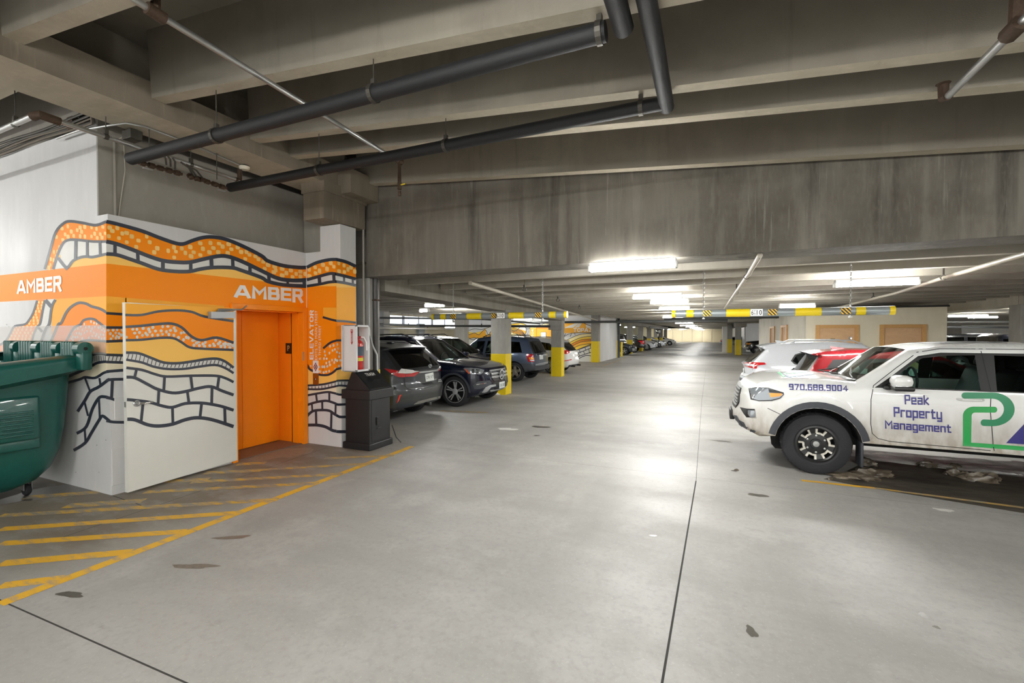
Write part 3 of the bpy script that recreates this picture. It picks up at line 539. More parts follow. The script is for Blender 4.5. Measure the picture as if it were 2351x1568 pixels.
class Car:
    """Body shell from a side silhouette: side(x,z) is a height field, the rest is lofted across; panes are cut out of it and are parts of their own."""
    def __init__(s, name, label, loc, rot, sil, W, wheels, belt, win=(), dlo=None, tumble=.36, zb=.26, step=.075, body=None, clad=None, glassm=(G_clear, G_clear, G_clear),
                 cf=.16, cr=.13, r=.07, arch=1.13, crown=.035, group=None, seats=True, kind='car', nb=13, flare=0, pillar=.9, ft=.10):
        s.W = W; s.root = empty(name, (loc[0], loc[1], 0), rot, label, kind, group, local=True); s.mw = Matrix.Translation((loc[0], loc[1], 0)) @ Matrix.Rotation(rot, 4, 'Z'); s.mi = s.mw.inverted()
        xs = [p[0] for p in sil]; s.xr, s.xf = min(xs), max(xs); (s.wr, s.wf), s.rw, s.tw = wheels[0], wheels[1], wheels[2]
        s.belt = belt; s.sil = sil; s.zb = zb; ra = s.rw*arch; s.ra = ra
        # outline with tags, upper part dense
        P = []; T = []
        for (a, b) in zip(sil, sil[1:]):
            t = a[2]; d = dens([a[:2], b[:2]], False, step)[:-1]; P += d; T += [t]*len(d)
        P.append(sil[-1][:2]); T.append('under')
        bot = [sil[-1][:2]]
        for xw in (s.wf, s.wr):
            dz = zb-s.rw; hx = math.sqrt(max(.01, ra*ra-dz*dz)); a0 = math.atan2(dz, hx); a1 = math.pi-a0
            bot.append((xw+hx, zb, 'w'))
            for k in range(1, 15): a = a0+(a1-a0)*k/15; bot.append((xw+ra*math.cos(a), s.rw+ra*math.sin(a), 'w'))
            bot.append((xw-hx, zb, 'u'))
        bot.append(sil[0][:2])
        for q, q2 in zip(bot[1:], bot[2:]): P.append(q[:2]); T.append('well' if len(q) > 2 and q[2] == 'w' else 'under')
        n = len(P); s.P = P
        outer = [(P[i], P[(i+1) % n]) for i in range(n) if T[i] not in ('under', 'well')]
        oa = np.array([a for a, b in outer]); ob = np.array([b for a, b in outer]); od = ob-oa; ol = (od**2).sum(1)+1e-9
        bz = lambda x: belt[0]+(belt[1]-belt[0])*(x-s.xr)/(s.xf-s.xr)
        def w(x, z):
            b = bz(x); y = W
            if z > b: y -= .035 + (z-b)*tumble
            else: y -= .06*((z-.62)/.5)**2 if z < .62 else .035*((z-.62)/max(.1, b-.62))**2
            for xw in (s.wr, s.wf):
                q = math.hypot(x-xw, z-s.rw)/ra
                if q < 1.35: y += flare*max(0, 1-max(0, q-1.0)/.35)
            tf = max(0, (x-(s.wf+.25))/(s.xf-s.wf-.25)); tr = max(0, ((s.wr-.25)-x)/(s.wr-.25-s.xr)); y -= ft*tf**2 + .07*tr**2
            t = np.clip((((np.array((x, z))-oa)*od).sum(1))/ol, 0, 1); d = float(np.sqrt((((oa+od*t[:, None])-np.array((x, z)))**2).sum(1)).min())
            if d < r: y -= r*(1-math.sqrt(max(0, 1-(1-d/r)**2)))
            return y
        s.w = w
        def warp(v):
            x, y, z = v; u = min(1, abs(y)/W)
            f0, r0 = s.wf+s.ra*.98, s.wr-s.ra*.98
            if x > f0: x -= cf*((x-f0)/(s.xf-f0))**1.2*u**2.4
            if x < r0: x += cr*((r0-x)/(r0-s.xr))**1.2*u**2.4
            if z > bz(x)-.15: z -= crown*u*u*min(1, (z-bz(x)+.15)/.3)
            return (x, y, z)
        s.warp = warp
        # side triangulation
        vs = list(P); ed = [(i, (i+1) % n) for i in range(n)]
        wins = [dens(q, True, step) for q in win]
        for q in wins + ([dens(dlo, True, step)] if dlo else []):
            o = len(vs); vs += q; ed += [(o+i, o+(i+1) % len(q)) for i in range(len(q))]
        arr = np.array(vs)
        cand = []
        for i in range(n):
            if T[i] in ('under', 'well'): continue
            a = np.array(P[i]); b = np.array(P[(i+1) % n]); m = (a+b)/2; d = b-a; nn = np.array((-d[1], d[0]))/(np.hypot(*d)+1e-9)
            for k in (.06, .25, .55, 1.0):
                for sg in (1, -1): cand.append(tuple(m+nn*sg*r*k))
        gx = np.arange(s.xr, s.xf, step); gz = np.arange(.15, max(p[1] for p in P), step)
        cand += [(x, z) for x in gx for z in gz]
        segs = [(vs[a], vs[b]) for a, b in ed]; sa = np.array([q[0] for q in segs]); sd = np.array([q[1] for q in segs])-sa; sl = (sd**2).sum(1)+1e-9; kept = []
        for c in cand:
            if not pip(c, P): continue
            t = np.clip(((np.array(c)-sa)*sd).sum(1)/sl, 0, 1); dd = (((sa+sd*t[:, None])-np.array(c))**2).sum(1).min()
            if dd < (.004)**2: continue
            kept.append(c)
        vs2 = [Vector(v) for v in vs]+[Vector(v) for v in kept]
        ov, _, of, orig, _, _ = delaunay_2d_cdt(vs2, ed, [], 0, 1e-6)
        ov = [tuple(v) for v in ov]; wv = [w(*v) for v in ov]
        buckets = {}
        def put(key, tri):
            buckets.setdefault(key, MB()).add([warp(q) for q in tri], [tuple(range(len(tri)))])
        for f in of:
            c = (sum(ov[i][0] for i in f)/len(f), sum(ov[i][1] for i in f)/len(f))
            if not pip(c, P): continue
            key = 'paint'
            for k, q in enumerate(wins):
                if pip(c, q): key = 'win%d' % k
            if key == 'paint' and dlo and pip(c, dlo): key = 'black'
            if key == 'paint' and clad and c[1] < clad: key = 'trim'
            ins = .012 if key.startswith('win') else 0
            t = [(ov[i][0], wv[i]-ins, ov[i][1]) for i in f]
            put(key+('L' if key.startswith('win') else ''), t); put(key+('R' if key.startswith('win') else ''), [(a, -b, c2) for a, b, c2 in reversed(t)])
        # band across the car
        lat = [-1, -pillar, *np.linspace(-pillar, pillar, nb)[1:-1], pillar, 1]
        yw = [w(*p) for p in P]
        for i in range(n):
            a, b = P[i], P[(i+1) % n]; ya, yb = yw[i], yw[(i+1) % n]; t = T[i]
            for s0, s1 in zip(lat, lat[1:]):
                key = {'p': 'paint', 'under': 'under', 'well': 'under', 'gf': 'glassf', 'gr': 'glassr', 'b': 'black', 't': 'trim'}[t]
                if key in ('glassf', 'glassr') and abs(s0+s1)/2 > pillar-.001: key = 'paint' if key == 'glassf' else 'black'
                put(key, [(a[0], ya*s0, a[1]), (b[0], yb*s0, b[1]), (b[0], yb*s1, b[1]), (a[0], ya*s1, a[1])])
        bm = bmesh.new()
        def merged(keys, name, mats, smooth_=True):
            mbx = MB()
            for k, key in enumerate(keys):
                if key in buckets: mbx.mi = k; mbx.add(buckets[key].v, buckets[key].f)
            b2 = bmesh.new(); vsx = [b2.verts.new(v) for v in mbx.v]
            for f, mi_ in zip(mbx.f, mbx.m):
                try: q = b2.faces.new([vsx[i] for i in f]); q.material_index = mi_; q.smooth = True
                except ValueError: pass
            bmesh.ops.remove_doubles(b2, verts=b2.verts, dist=.0008); bmesh.ops.recalc_face_normals(b2, faces=b2.faces)
            me = bpy.data.meshes.new(name); b2.to_mesh(me); b2.free()
            for m_ in mats: me.materials.append(m_)
            me.set_sharp_from_angle(angle=R(46)); o = bpy.data.objects.new(name, me); COL.objects.link(o); o.parent = s.root; ROOT[o.name] = Vector((0,0,0)); return o
        s.body = merged(['paint', 'black', 'trim', 'under'], 'body', [body, M_black, M_trim, M_dark]); s.paint = body
        allv = MB()
        for key, q in buckets.items(): allv.add(q.v, q.f)
        s.bvh = BVHTree.FromPolygons(allv.v, allv.f)
        if 'glassf' in buckets: merged(['glassf'], 'windshield', [glassm[0]])
        if 'glassr' in buckets: merged(['glassr'], 'rear_window', [glassm[2]])
        for k in range(len(wins)):
            g = glassm[1][k] if isinstance(glassm[1], (list, tuple)) else glassm[1]
            for sd_ in 'LR': merged(['win%d%s' % (k, sd_)], 'side_window', [g])
        if seats: s.cabin(seats)
        for xw in (s.wf, s.wr):
            for sg in (1, -1):
                q = MB(); y = sg*(W-s.tw-.16); q.add([(xw+ra*1.02*math.cos(6.2832*k/24), y, max(.2, s.rw+ra*1.02*math.sin(6.2832*k/24))) for k in range(24)], [tuple(range(24))]); s.part(q, 'wheel_well_liner', M_dark)
    def part(s, mb, name, m, parent=None, smooth=True, ang=40): return mb.build(name, m, parent or s.root, smooth, ang)
    def cabin(s, sp):
        x0, x1, zf = sp['x0'], sp['x1'], sp.get('floor', .55)
        m = MB(); yb = s.W-.2
        m.bbox((x0, -yb, zf-.12), (x1, yb, zf), .02); m.bbox((x1-.5, -yb, zf), (x1+.05, yb, sp['dash']), .08)
        m.tube([(x1-.56+.0*k, .38+.18*math.cos(k*math.pi/8), sp['dash']+.02+.17*math.sin(k*math.pi/8)) for k in range(17)], .014, 6)
        m.tube([(x1-.56, .20, sp['dash']+.02), (x1-.5, .56, sp['dash']+.02)], .02, 6); s.part(m, 'dashboard', M_int)
        for xs in sp['rows']:
            for y in ((-.38, .38) if xs == sp['rows'][0] or True else (0,)):
                m = MB(); m.bbox((xs-.28, y-.25, zf), (xs+.27, y+.25, zf+.22), .07)
                q = MB(); q.bbox((-.07, y-.24, 0), (.07, y+.24, .62), .07); q.bbox((-.05, y-.13, .64), (.06, y+.13, .86), .06)
                zr = max((p[1]+(p2[1]-p[1])*(xs-.4-p[0])/(p2[0]-p[0]+1e-9) for p, p2 in zip(s.sil, s.sil[1:]) if min(p[0], p2[0]) <= xs-.4 <= max(p[0], p2[0])), default=1.5)
                kk = min(sp.get('sh', 1.0), (zr-.13-(zf+.16))/.86); m.add([(xs-.27+v[0]-v[2]*.28, v[1], zf+.16+v[2]*kk) for v in q.v], q.f); s.part(m, 'seat', sp.get('mat', M_seat))
    def wheel(s, rim='split', spokes=5, rr=.72, col=M_silver, back=M_alloyblack, inset=.03):
        for x in (s.wf, s.wr):
            for sg in (1, -1):
                y = sg*(s.W-inset-s.tw/2); R_, h = s.rw, s.tw/2; q = R_*rr
                pr = [(q, -h*.86), (q+.02, -h), (R_-.05, -h), (R_-.012, -h*.86), (R_, -h*.62), (R_, h*.62), (R_-.012, h*.86), (R_-.05, h), (q+.02, h), (q, h*.86), (q, -h*.86)]
                m = MB(); m.lathe(pr, (x, y, R_), (0, 1, 0), 40)
                for k in range(44):
                    a = 2*math.pi*k/44; c, sn = math.cos(a), math.sin(a); d = R_+.001
                    for yy in (-h*.55, h*.2): m.add([(x+d*math.cos(a+t)*u, y+yy+o, R_+d*math.sin(a+t)*u) for t, u, o in ((0,1,0),(.07,1,.0),(.07,1,h*.35),(0,1,h*.35),(.02,1.014,.005),(.05,1.014,.005),(.05,1.014,h*.3),(.02,1.014,h*.3))], [(4,5,6,7),(0,1,5,4),(1,2,6,5),(2,3,7,6),(3,0,4,7)])
                ty = s.part(m, 'tyre', M_rubber, smooth=True, ang=35)
                yo = y+sg*h; m = MB(); m.lathe([(q+.004, -h*.9*sg), (q+.004, h*.86*sg), (q-.02, h*.92*sg), (q-.035, h*.8*sg), (q-.045, -h*.3*sg), (.0, -h*.3*sg)], (x, y, R_), (0, 1, 0), 36); bk = s.part(m, 'wheel_barrel', back, ty)
                m = MB()
                if rim != 'trail': m.lathe([(q-.03, h*.72*sg), (q-.006, h*.93*sg), (q+.006, h*.86*sg)], (x, y, R_), (0, 1, 0), 36)
                yt = y+sg*h*.78
                def bar(a, r0, r1, w0, w1, dp=.03, lift=.0):
                    c, sn = math.cos(a), math.sin(a); P4 = []
                    for yy, k2 in ((yt+sg*lift-sg*dp, 1.25), (yt+sg*lift, 1.0)):
                        for rr_, ww in ((r0, -w0), (r0, w0), (r1, w1), (r1, -w1)): P4.append((x+rr_*c-ww*k2*sn, yy-(sg*.02 if rr_ == r0 else 0), R_+rr_*sn+ww*k2*c))
                    m.add(P4, [(0,1,2,3),(4,5,6,7),(0,1,5,4),(1,2,6,5),(2,3,7,6),(3,0,4,7)])
                for k in range(spokes):
                    a = 2*math.pi*k/spokes+.3
                    if rim == 'split':
                        for d in (-1, 1): bar(a+d*.15, .04, q-.01, .009, .013)
                    elif rim == 'y':
                        bar(a, .05, q*.55, .022, .02); bar(a+.17, q*.45, q-.01, .014, .017); bar(a-.17, q*.45, q-.01, .014, .017)
                    elif rim == 'multi': bar(a, .05, q-.01, .012, .02)
                    elif rim == 'five': bar(a, .05, q-.01, .05, .035)
                    elif rim == 'trail':   # block ends: machined angular loops
                        bar(a-.25, q*.58, q*1.0, .010, .012, .02); bar(a+.25, q*.58, q*1.0, .010, .012, .02)
                        c0 = [(q*.95, a-.26), (q*.95, a-.52)]; 
                        for u0, u1 in ((-.21, -.54), (.21, .54)):
                            for e in (0,):
                                pa = (x+q*.61*math.cos(a+u0), R_+q*.61*math.sin(a+u0)); pb = (x+q*.61*math.cos(a+u1), R_+q*.61*math.sin(a+u1))
                                dx, dz = pb[0]-pa[0], pb[1]-pa[1]; L = math.hypot(dx, dz); nx, nz = -dz/L*.012, dx/L*.012
                                m.add([(pa[0]-nx, yt, pa[1]-nz), (pb[0]-nx, yt, pb[1]-nz), (pb[0]+nx, yt, pb[1]+nz), (pa[0]+nx, yt, pa[1]+nz)], [(0,1,2,3)])
                m.lathe([(0, h*.74*sg), (.05, h*.74*sg), (.075, h*.6*sg)], (x, y, R_), (0, 1, 0), 20) if rim != 'trail' else None
                s.part(m, 'rim', col, ty)
                if rim == 'trail':
                    m = MB(); m.lathe([(0, h*.7*sg), (.06, h*.68*sg), (.065, h*.6*sg), (q*.62, h*.52*sg), (q*.66, h*.3*sg)], (x, y, R_), (0, 1, 0), 30)
                    for k in range(6):
                        a = 2*math.pi*k/6+.3; bar(a, q*.5, q*.93, .045, .05, .02, -.015)
                    s.part(m, 'rim_centre', M_alloyblack, ty)
                    for k in range(6): a = 2*math.pi*(k+.5)/6; m = MB(); m.lathe([(0, h*.72*sg), (.013, h*.70*sg), (.015, h*.5*sg)], (x+.105*math.cos(a), y, R_+.105*math.sin(a)), (0, 1, 0), 8); s.part(m, 'wheel_nut', M_steel, ty)
                    m = MB(); m.lathe([(0, h*.76*sg), (.035, h*.74*sg), (.04, h*.6*sg)], (x, y, R_), (0, 1, 0), 14); s.part(m, 'hub_cap', M_steel, ty)
    # ---- pieces that lie on the shell: outline projected onto it, given a little thickness
    def stick(s, name, poly, fo, m, off=.006, res=None, parent=None, both=False, curve=False):
        """poly 2d outline; fo(p) -> (origin, direction) in car space"""
        if curve: poly = smooth(list(poly)+[poly[0]], 4)[:-1]
        xs = [p[0] for p in poly]; ys = [p[1] for p in poly]; size = max(max(xs)-min(xs), max(ys)-min(ys)); res = res or size/9
        pl = dens(poly, True, res); vs = [Vector(p) for p in pl]; n = len(vs)
        for gx in np.arange(min(xs)+res*.5, max(xs), res):
            for gy in np.arange(min(ys)+res*.5, max(ys), res):
                if pip((gx, gy), poly) and min((gx-p[0])**2+(gy-p[1])**2 for p in pl) > (res*.45)**2: vs.append(Vector((gx, gy)))
        out = delaunay_2d_cdt(vs, [(i, (i+1) % n) for i in range(n)], [], 1, 1e-9); V = []; ok = []
        for v in out[0]:
            o, d = fo(v); d = Vector(d).normalized(); h = s.bvh.ray_cast(Vector(o), d)
            if h[0] is None: V.append((Vector((0,0,0)), Vector((0,0,0)))); ok.append(False)
            else:
                nn = h[1] if h[1].dot(d) < 0 else -h[1]; V.append((h[0], nn)); ok.append(True)
        F = [f for f in out[2] if all(ok[i] for i in f)]
        if not F: return None
        F = [f if (V[f[1]][0]-V[f[0]][0]).cross(V[f[2]][0]-V[f[0]][0]).dot(V[f[0]][1]) > 0 else tuple(reversed(f)) for f in F]
        top = [p+nn*off for p, nn in V]; low = [p-nn*.004 for p, nn in V]; N = len(V); cnt = {}
        for f in F:
            for a, b in zip(f, list(f[1:])+[f[0]]): cnt[(a, b)] = cnt.get((a, b), 0)+1
        rim = [(a, N+a, N+b, b) for (a, b) in cnt if (b, a) not in cnt]
        mb = MB(); mb.add(top+low, list(F)+rim)
        if both:
            o = len(mb.v); mv = [(v[0], -v[1], v[2]) for v in mb.v]; fs = [tuple(reversed(f)) for f in mb.f]
            ob = MB(); ob.add(mv, fs); s.part(ob, name, m, parent)
        return s.part(mb, name, m, parent)
    def px(s, name, pts, m, off=.006, **k):      # outline measured on the survey photo
        ci = s.mi @ Vector(_C)
        def fo(p): d = Vector(ray(p[0], p[1])); return ci, (s.mi.to_3x3() @ d)
        return s.stick(name, pts, fo, m, off, **k)
    def side(s, name, pts, m, sg=1, off=.006, **k): return s.stick(name, pts, lambda p: ((p[0], sg*3, p[1]), (0, -sg, 0)), m, off, **k)
    def end(s, name, pts, m, sg=1, off=.006, **k): return s.stick(name, pts, lambda p: ((sg*6, p[0], p[1]), (-sg, 0, 0)), m, off, **k)
    def gap(s, pts, w=.007, mode='side', sg=1, m=None, name='panel_gap'):
        """thin dark seam along a polyline"""
        pts = dens(pts, False, .06); mb = MB(); prev = None
        for i, p in enumerate(pts):
            a = pts[max(0, i-1)]; b = pts[min(len(pts)-1, i+1)]; d = np.array(b)-np.array(a); d = d/(np.hypot(*d)+1e-9); nn = np.array((-d[1], d[0]))*w/2; row = []
            for q in (np.array(p)-nn, np.array(p)+nn):
                if mode == 'side': o, dr = (q[0], sg*3, q[1]), (0, -sg, 0)
                elif mode == 'end': o, dr = (sg*6, q[0], q[1]), (-sg, 0, 0)
                else: o, dr = (q[0], q[1], 5), (0, 0, -1)
                h = s.bvh.ray_cast(Vector(o), Vector(dr)); row.append(None if h[0] is None else h[0] + (h[1] if h[1].dot(Vector(dr)) < 0 else -h[1])*.0015)
            if prev and None not in prev and None not in row: mb.quad(prev[0], prev[1], row[1], row[0])
            prev = row
        if mb.f: s.part(mb, name, m or M_gapline, smooth=False)
    def mirror(s, x, z, m, size=1.0):
        for sg in (1, -1):
            y = sg*s.w(x, z); q = MB(); q.bbox((x-.10*size, min(y+sg*.05, y+sg*.24*size), z-.02), (x+.10*size, max(y+sg*.05, y+sg*.24*size), z+.15*size), .055); q.bbox((x-.03, min(y-sg*.03, y+sg*.1), z-.03), (x+.05, max(y-sg*.03, y+sg*.1), z+.03), .015)
            s.part(q, 'mirror', m)
    def handle(s, x, z, m, L=.2):
        for sg in (1, -1):
            y = s.w(x, z)+.012; q = MB(); q.tube([(x-L/2, sg*(y-.02), z), (x-L/2+.03, sg*(y+.02), z), (x+L/2-.03, sg*(y+.02), z), (x+L/2, sg*(y-.02), z)], .014, 8); s.part(q, 'door_handle', m)
    def flares(s, m, wd=.06):
        for x in (s.wf, s.wr):
            a0 = math.asin(max(-.9, (max(.36, s.zb+.012)-s.rw)/s.ra)); P1 = []; P2 = []
            for k in range(19):
                a = a0+(math.pi-2*a0)*k/18; P1.append((x+s.ra*1.005*math.cos(a), s.rw+s.ra*1.005*math.sin(a))); P2.append((x+(s.ra+wd)*math.cos(a), s.rw+(s.ra+wd)*math.sin(a)))
            s.side('wheel_arch_trim', P1+P2[::-1], m, 1, .012, both=True, res=.05)
    def plate(s, y, z, sg, txt, m=None):
        """number plate; sg=1 front"""
        h = s.bvh.ray_cast(Vector((sg*6, y, z)), Vector((-sg, 0, 0)))
        x = h[0].x+sg*.006; q = MB(); q.bbox((min(x, x+sg*.012), y-.153, z-.077), (max(x, x+sg*.012), y+.153, z+.077), .004); p = s.part(q, 'number_plate', M_plate)
        x += sg*.0135; q = MB(); u = sg
        put_text(q, txt, [(x, y-u*.13, z-.035), (x, y+u*.13, z-.035), (x, y+u*.13, z+.035), (x, y-u*.13, z+.035)], .01); s.part(q, 'plate_number', m or M_platetxt, p, smooth=False); return p
def sxy(*a): return [tuple(p) for p in a]
SC = .95
def prep(pts, L, mode):     # photo-friendly listing (distance from rear or front bumper, height[, tag]) -> car space
    k = (lambda q: (q - L/2)*SC) if mode == 'r' else (lambda q: (L/2 - q)*SC)
    return [(k(p[0]), p[1]*SC, *p[2:]) for p in pts]
def car(name, label, X_end, Yc, rot, L, mode, sil, W, wr, wf, rw, tw, belt, win=(), dlo=None, **kw):
    """X_end: world X of the bumper that faces the aisle"""
    W *= SC; half = L/2*SC; heading = 1 if rot == 0 else -1
    aisle_is_front = kw.pop('front')
    x0 = X_end - heading*(half if aisle_is_front else -half)
    k = lambda q: prep([(q, 0)], L, mode)[0][0]
    st = kw.pop('seats', True)
    if st is not True and st:
        st = dict(st); a, b = k(st['x0']), k(st['x1']); st['x0'], st['x1'] = min(a, b), max(a, b); st['rows'] = sorted([k(r) for r in st['rows']], reverse=True); st['dash'] *= SC
    return Car(name, label, (x0, Yc), rot, prep(sil, L, mode), W, ((k(wr), k(wf)), rw*SC, tw*SC), [b*SC for b in belt],
               [[p[:2] for p in prep(w, L, mode)] for w in win], [p[:2] for p in prep(dlo, L, mode)] if dlo else None, seats=st, **kw), k
PI = math.pi
# ---------------------------------------------------------------- white pickup truck (right foreground)
P_truck = paint('truck_white', '#e3e4e2', 0, .25, ('#7d6a4c', .95), .72)
T, tk = car('pickup_truck', 'white crew cab pickup truck with green and blue logo on its muddy doors', .27, 7.53, PI, 5.39, 'f',
  [(5.30,.50,'p'),(5.39,.56,'p'),(5.39,.75,'p'),(5.34,.78,'p'),(5.34,1.18,'p'),(5.28,1.20,'p'),(4.06,1.21,'p'),(4.0,1.24,'gr'),(3.80,1.62,'p'),(3.65,1.69,'p'),(3.2,1.735,'p'),(2.7,1.735,'p'),(2.3,1.715,'p'),(1.96,1.655,'gf'),
   (1.40,1.235,'p'),(1.1,1.265,'p'),(.75,1.265,'p'),(.48,1.235,'p'),(.30,1.19,'p'),(.18,1.13,'p'),(.10,1.05,'p'),(.06,.95,'p'),(.05,.80,'p'),(.02,.75,'p'),(.0,.68,'p'),(.0,.60,'t'),(.06,.50,'t'),(.26,.43,'t')],
  .945, 4.19, .965, .395, .265, (1.19, 1.16),
  win=[[(1.66,1.205),(1.98,1.51),(2.07,1.565),(2.3,1.60),(2.56,1.61),(2.57,1.20)], [(2.71,1.20),(2.73,1.61),(3.3,1.60),(3.5,1.52),(3.58,1.20)]],
  dlo=[(1.57,1.185),(2.03,1.59),(2.25,1.635),(3.4,1.635),(3.6,1.55),(3.7,1.185)],
  zb=.45, step=.06, body=P_truck, front=True, cf=.17, ft=.05, glassm=(G_clear, [G_clear, G_tint], G_tint), flare=.03, arch=1.22, r=.075, tumble=.30,
  seats=dict(x0=1.5, x1=3.7, rows=(2.62, 3.5), dash=1.20, floor=.66, sh=.82, mat=mat('seat_leather', '#52585a', .5)), kind='pickup truck')
T.wheel('trail', 6, .61, mat('machined_alloy', '#d6d2c6', .4, metal=.1), M_alloyblack, .02)
T.flares(M_trim, .075)
NB, GR, GR2 = mat('logo_blue', '#2d2a78', .4), mat('logo_green', '#159a48', .4), mat('logo_deep_green', '#178055', .4)
z = lambda *a: sxy(*a)
# front end: grille, lamps, fog lamp pocket, bumper
T.px('headlight', [(1722,893),(1735,891),(1762,891.5),(1797,902),(1798,906),(1790,913),(1771,918),(1742,919),(1726,915)], M_lampclear, .008, both=True)
T.px('headlight_housing', [(1719,892),(1735,889.5),(1763,890),(1799,901),(1800,906),(1791,915),(1772,920.5),(1742,921),(1724,917)], M_alloyblack, .005, both=True)
T.px('turn_signal', [(1766,902),(1794,903),(1796,906),(1790,910),(1769,912)], M_amber, .011, both=True)
T.px('headlight_bezel', [(1764,893),(1797,901),(1798,904),(1766,901)], M_alloyblack, .0105, both=True)
T.px('fog_lamp_pocket', [(1699,935),(1714,938),(1733,939),(1734.5,958),(1715,958.5),(1708,950)], M_alloyblack, .006, both=True)
T.px('fog_lamp', [(1719,942),(1733,942),(1734,957),(1723,957.5),(1718,950)], M_lampclear, .012, both=True)
T.end('grille', [(-.36,.99),(.36,.99),(.44,.92),(.45,.80),(.38,.70),(-.38,.70),(-.45,.80),(-.44,.92)], M_black, 1, .012)
for k in range(6): T.end('grille_bar', [(-.36,.73+.045*k),(.36,.73+.045*k),(.37,.75+.045*k),(-.37,.75+.045*k)], M_brt, 1, .02)
T.end('grille_surround', [(-.40,1.01),(.40,1.01),(.39,.985),(-.39,.985)], M_brt, 1, .018)
q = MB(); q.bbox((T.xf-.03, -.18, .50), (T.xf+.035, .18, .64), .012); T.part(q, 'number_plate_bracket', M_black)
T.px('bumper_skid', [(1686,953),(1692,954),(1703,975),(1735,990),(1733,993),(1712,986),(1693,970)], M_trim, .01, both=True)
# panel seams: hood, door edges
dz = lambda *a: [(tk(p[0]), p[1]*SC) for p in a]
T.gap(dz((1.56,1.19),(1.53,1.02),(1.525,.72),(1.54,.60),(1.60,.54),(1.72,.515),(2.64,.50)))
T.gap(dz((2.62,1.635),(2.655,1.19),(2.64,.95),(2.655,.72),(2.67,.50)))
T.gap(dz((1.56,1.19),(1.8,1.41),(2.03,1.61),(2.25,1.655),(3.4,1.66)))
T.gap(dz((.40,.835),(.56,.76),(.60,.73)))
T.gap([(tk(1.32), -.70), (tk(.6), -.76), (tk(.28), -.72)], mode='top'); T.gap([(tk(1.32), .70), (tk(.6), .76), (tk(.28), .72)], mode='top')
T.handle(tk(2.47), 1.07*SC, P_truck, .22); T.handle(tk(3.5), 1.08*SC, P_truck, .22)
# mirror shell white over black
q = MB()
for sg in (1, -1):
    x, zz = tk(1.80), 1.20*SC; y = sg*(T.w(x, zz)+.02)
    b0, b1 = min(y+sg*.04, y+sg*.25), max(y+sg*.04, y+sg*.25)
    q = MB(); q.bbox((x-.08, b0, zz+.0), (x+.11, b1, zz+.135), .055); mr = T.part(q, 'mirror', P_truck)
    q = MB(); q.bbox((x-.085, b0+.005, zz-.04), (x+.105, b1-.005, zz+.012), .02); q.bbox((x-.0, min(y-sg*.06, y+sg*.08), zz-.045), (x+.14, max(y-sg*.06, y+sg*.08), zz+.0), .015); T.part(q, 'mirror_base', M_black, mr)
    q = MB(); q.bbox((x-.02, b0+.01, zz+.01), (x+.112, b1-.01, zz+.022), .003); T.part(q, 'mirror_strip', M_chrome, mr)
# lettering and logo on the near side
def side_text(c, s, bl, br, tl_h, m, name, off=.0055, bold=.012, sp=1.0):
    """text on the shell, placed by its photo corners: bottom-left px, bottom-right px, cap height in px"""
    vs, fs, _ = text2d(s, bold, sp); ci = c.mi @ Vector(_C); rot = c.mi.to_3x3(); V = []
    for u, v, k_ in vs:
        x = bl[0]+(br[0]-bl[0])*u + v*tl_h[0]; y = bl[1]+(br[1]-bl[1])*u + v*tl_h[1]
        h = c.bvh.ray_cast(ci, (rot @ Vector(ray(x, y))).normalized()); V.append(h[0]+(h[1] if h[1].dot(h[0]-ci) < 0 else -h[1])*(off+k_*.0003) if h[0] else Vector((0,0,0)))
    q = MB(); q.add(V, fs); return c.part(q, name, m, smooth=False)
side_text(T, '970.688.9004', (1811.5,895.5), (1947,899), (-.5,-14.5), NB, 'phone_number', off=.009, bold=(.2,), sp=1.3)
side_text(T, 'Peak', (2077,929.5), (2133.5,931), (-1,-23.5), NB, 'lettering', bold=(.2,))
side_text(T, 'Property', (2052,963), (2163,969), (-1,-29), NB, 'lettering', bold=(.2,))
side_text(T, 'Management', (2032,989), (2184,999), (-1,-25.5), NB, 'lettering', bold=(.2,))
def arcpts(c, r0, r1, a0, a1, n=9, sx=1.0): return [(c[0]+sx*r0*math.cos(R(a0+(a1-a0)*k/n)), c[1]-r0*math.sin(R(a0+(a1-a0)*k/n))) for k in range(n+1)]
def ell(cx, cy, rx, ry, a0, a1, n=12): return [(cx+rx*math.cos(R(a0+(a1-a0)*k/n)), cy-ry*math.sin(R(a0+(a1-a0)*k/n))) for k in range(n+1)]
T.px('logo_upper_bar', ell(2214,908,6.5,7,270,90,6)+ell(2278,939.8,51,38.6,90,-90,20)+ell(2258,970.3,6.5,7.5,-90,-270,6)+ell(2278,939.5,27,24.2,-90,90,16), GR2, .005, res=6)
T.px('logo_lower_bar', ell(2283,940.5,6,6.8,-90,90,6)+ell(2235,954,24,20.5,90,180,8)+[(2211,1024),(2300,1031),(2420,1040),(2421,1031),(2300,1021),(2229,1016),(2230,962)]+ell(2238,955,8,8,180,90,4), GR, .0052, res=7)
T.px('logo_triangle', [(2310,1017),(2351,974),(2385,935),(2420,990),(2430,1022),(2399,1022),(2380,975),(2343,1013),(2420,1017),(2425,1025)], NB, .0056, res=7)
# bonnet logo (mostly washed out)
HG = mat('bonnet_logo_green', '#69b98f', .4); HB = mat('bonnet_logo_slate', '#6f849a', .4)
T.px('bonnet_logo', [(1784,855),(1790,854),(1803,864),(1798,866)], HG, .004); T.px('bonnet_logo', [(1797,857),(1802,857),(1812,864),(1806,864.5)], HB, .004)
T.px('bonnet_logo', [(1800,856),(1850,853),(1851,855),(1808,858)], HG, .004); T.px('bonnet_logo', [(1806,865),(1866,858),(1868,859.5),(1812,867)], HB, .004)
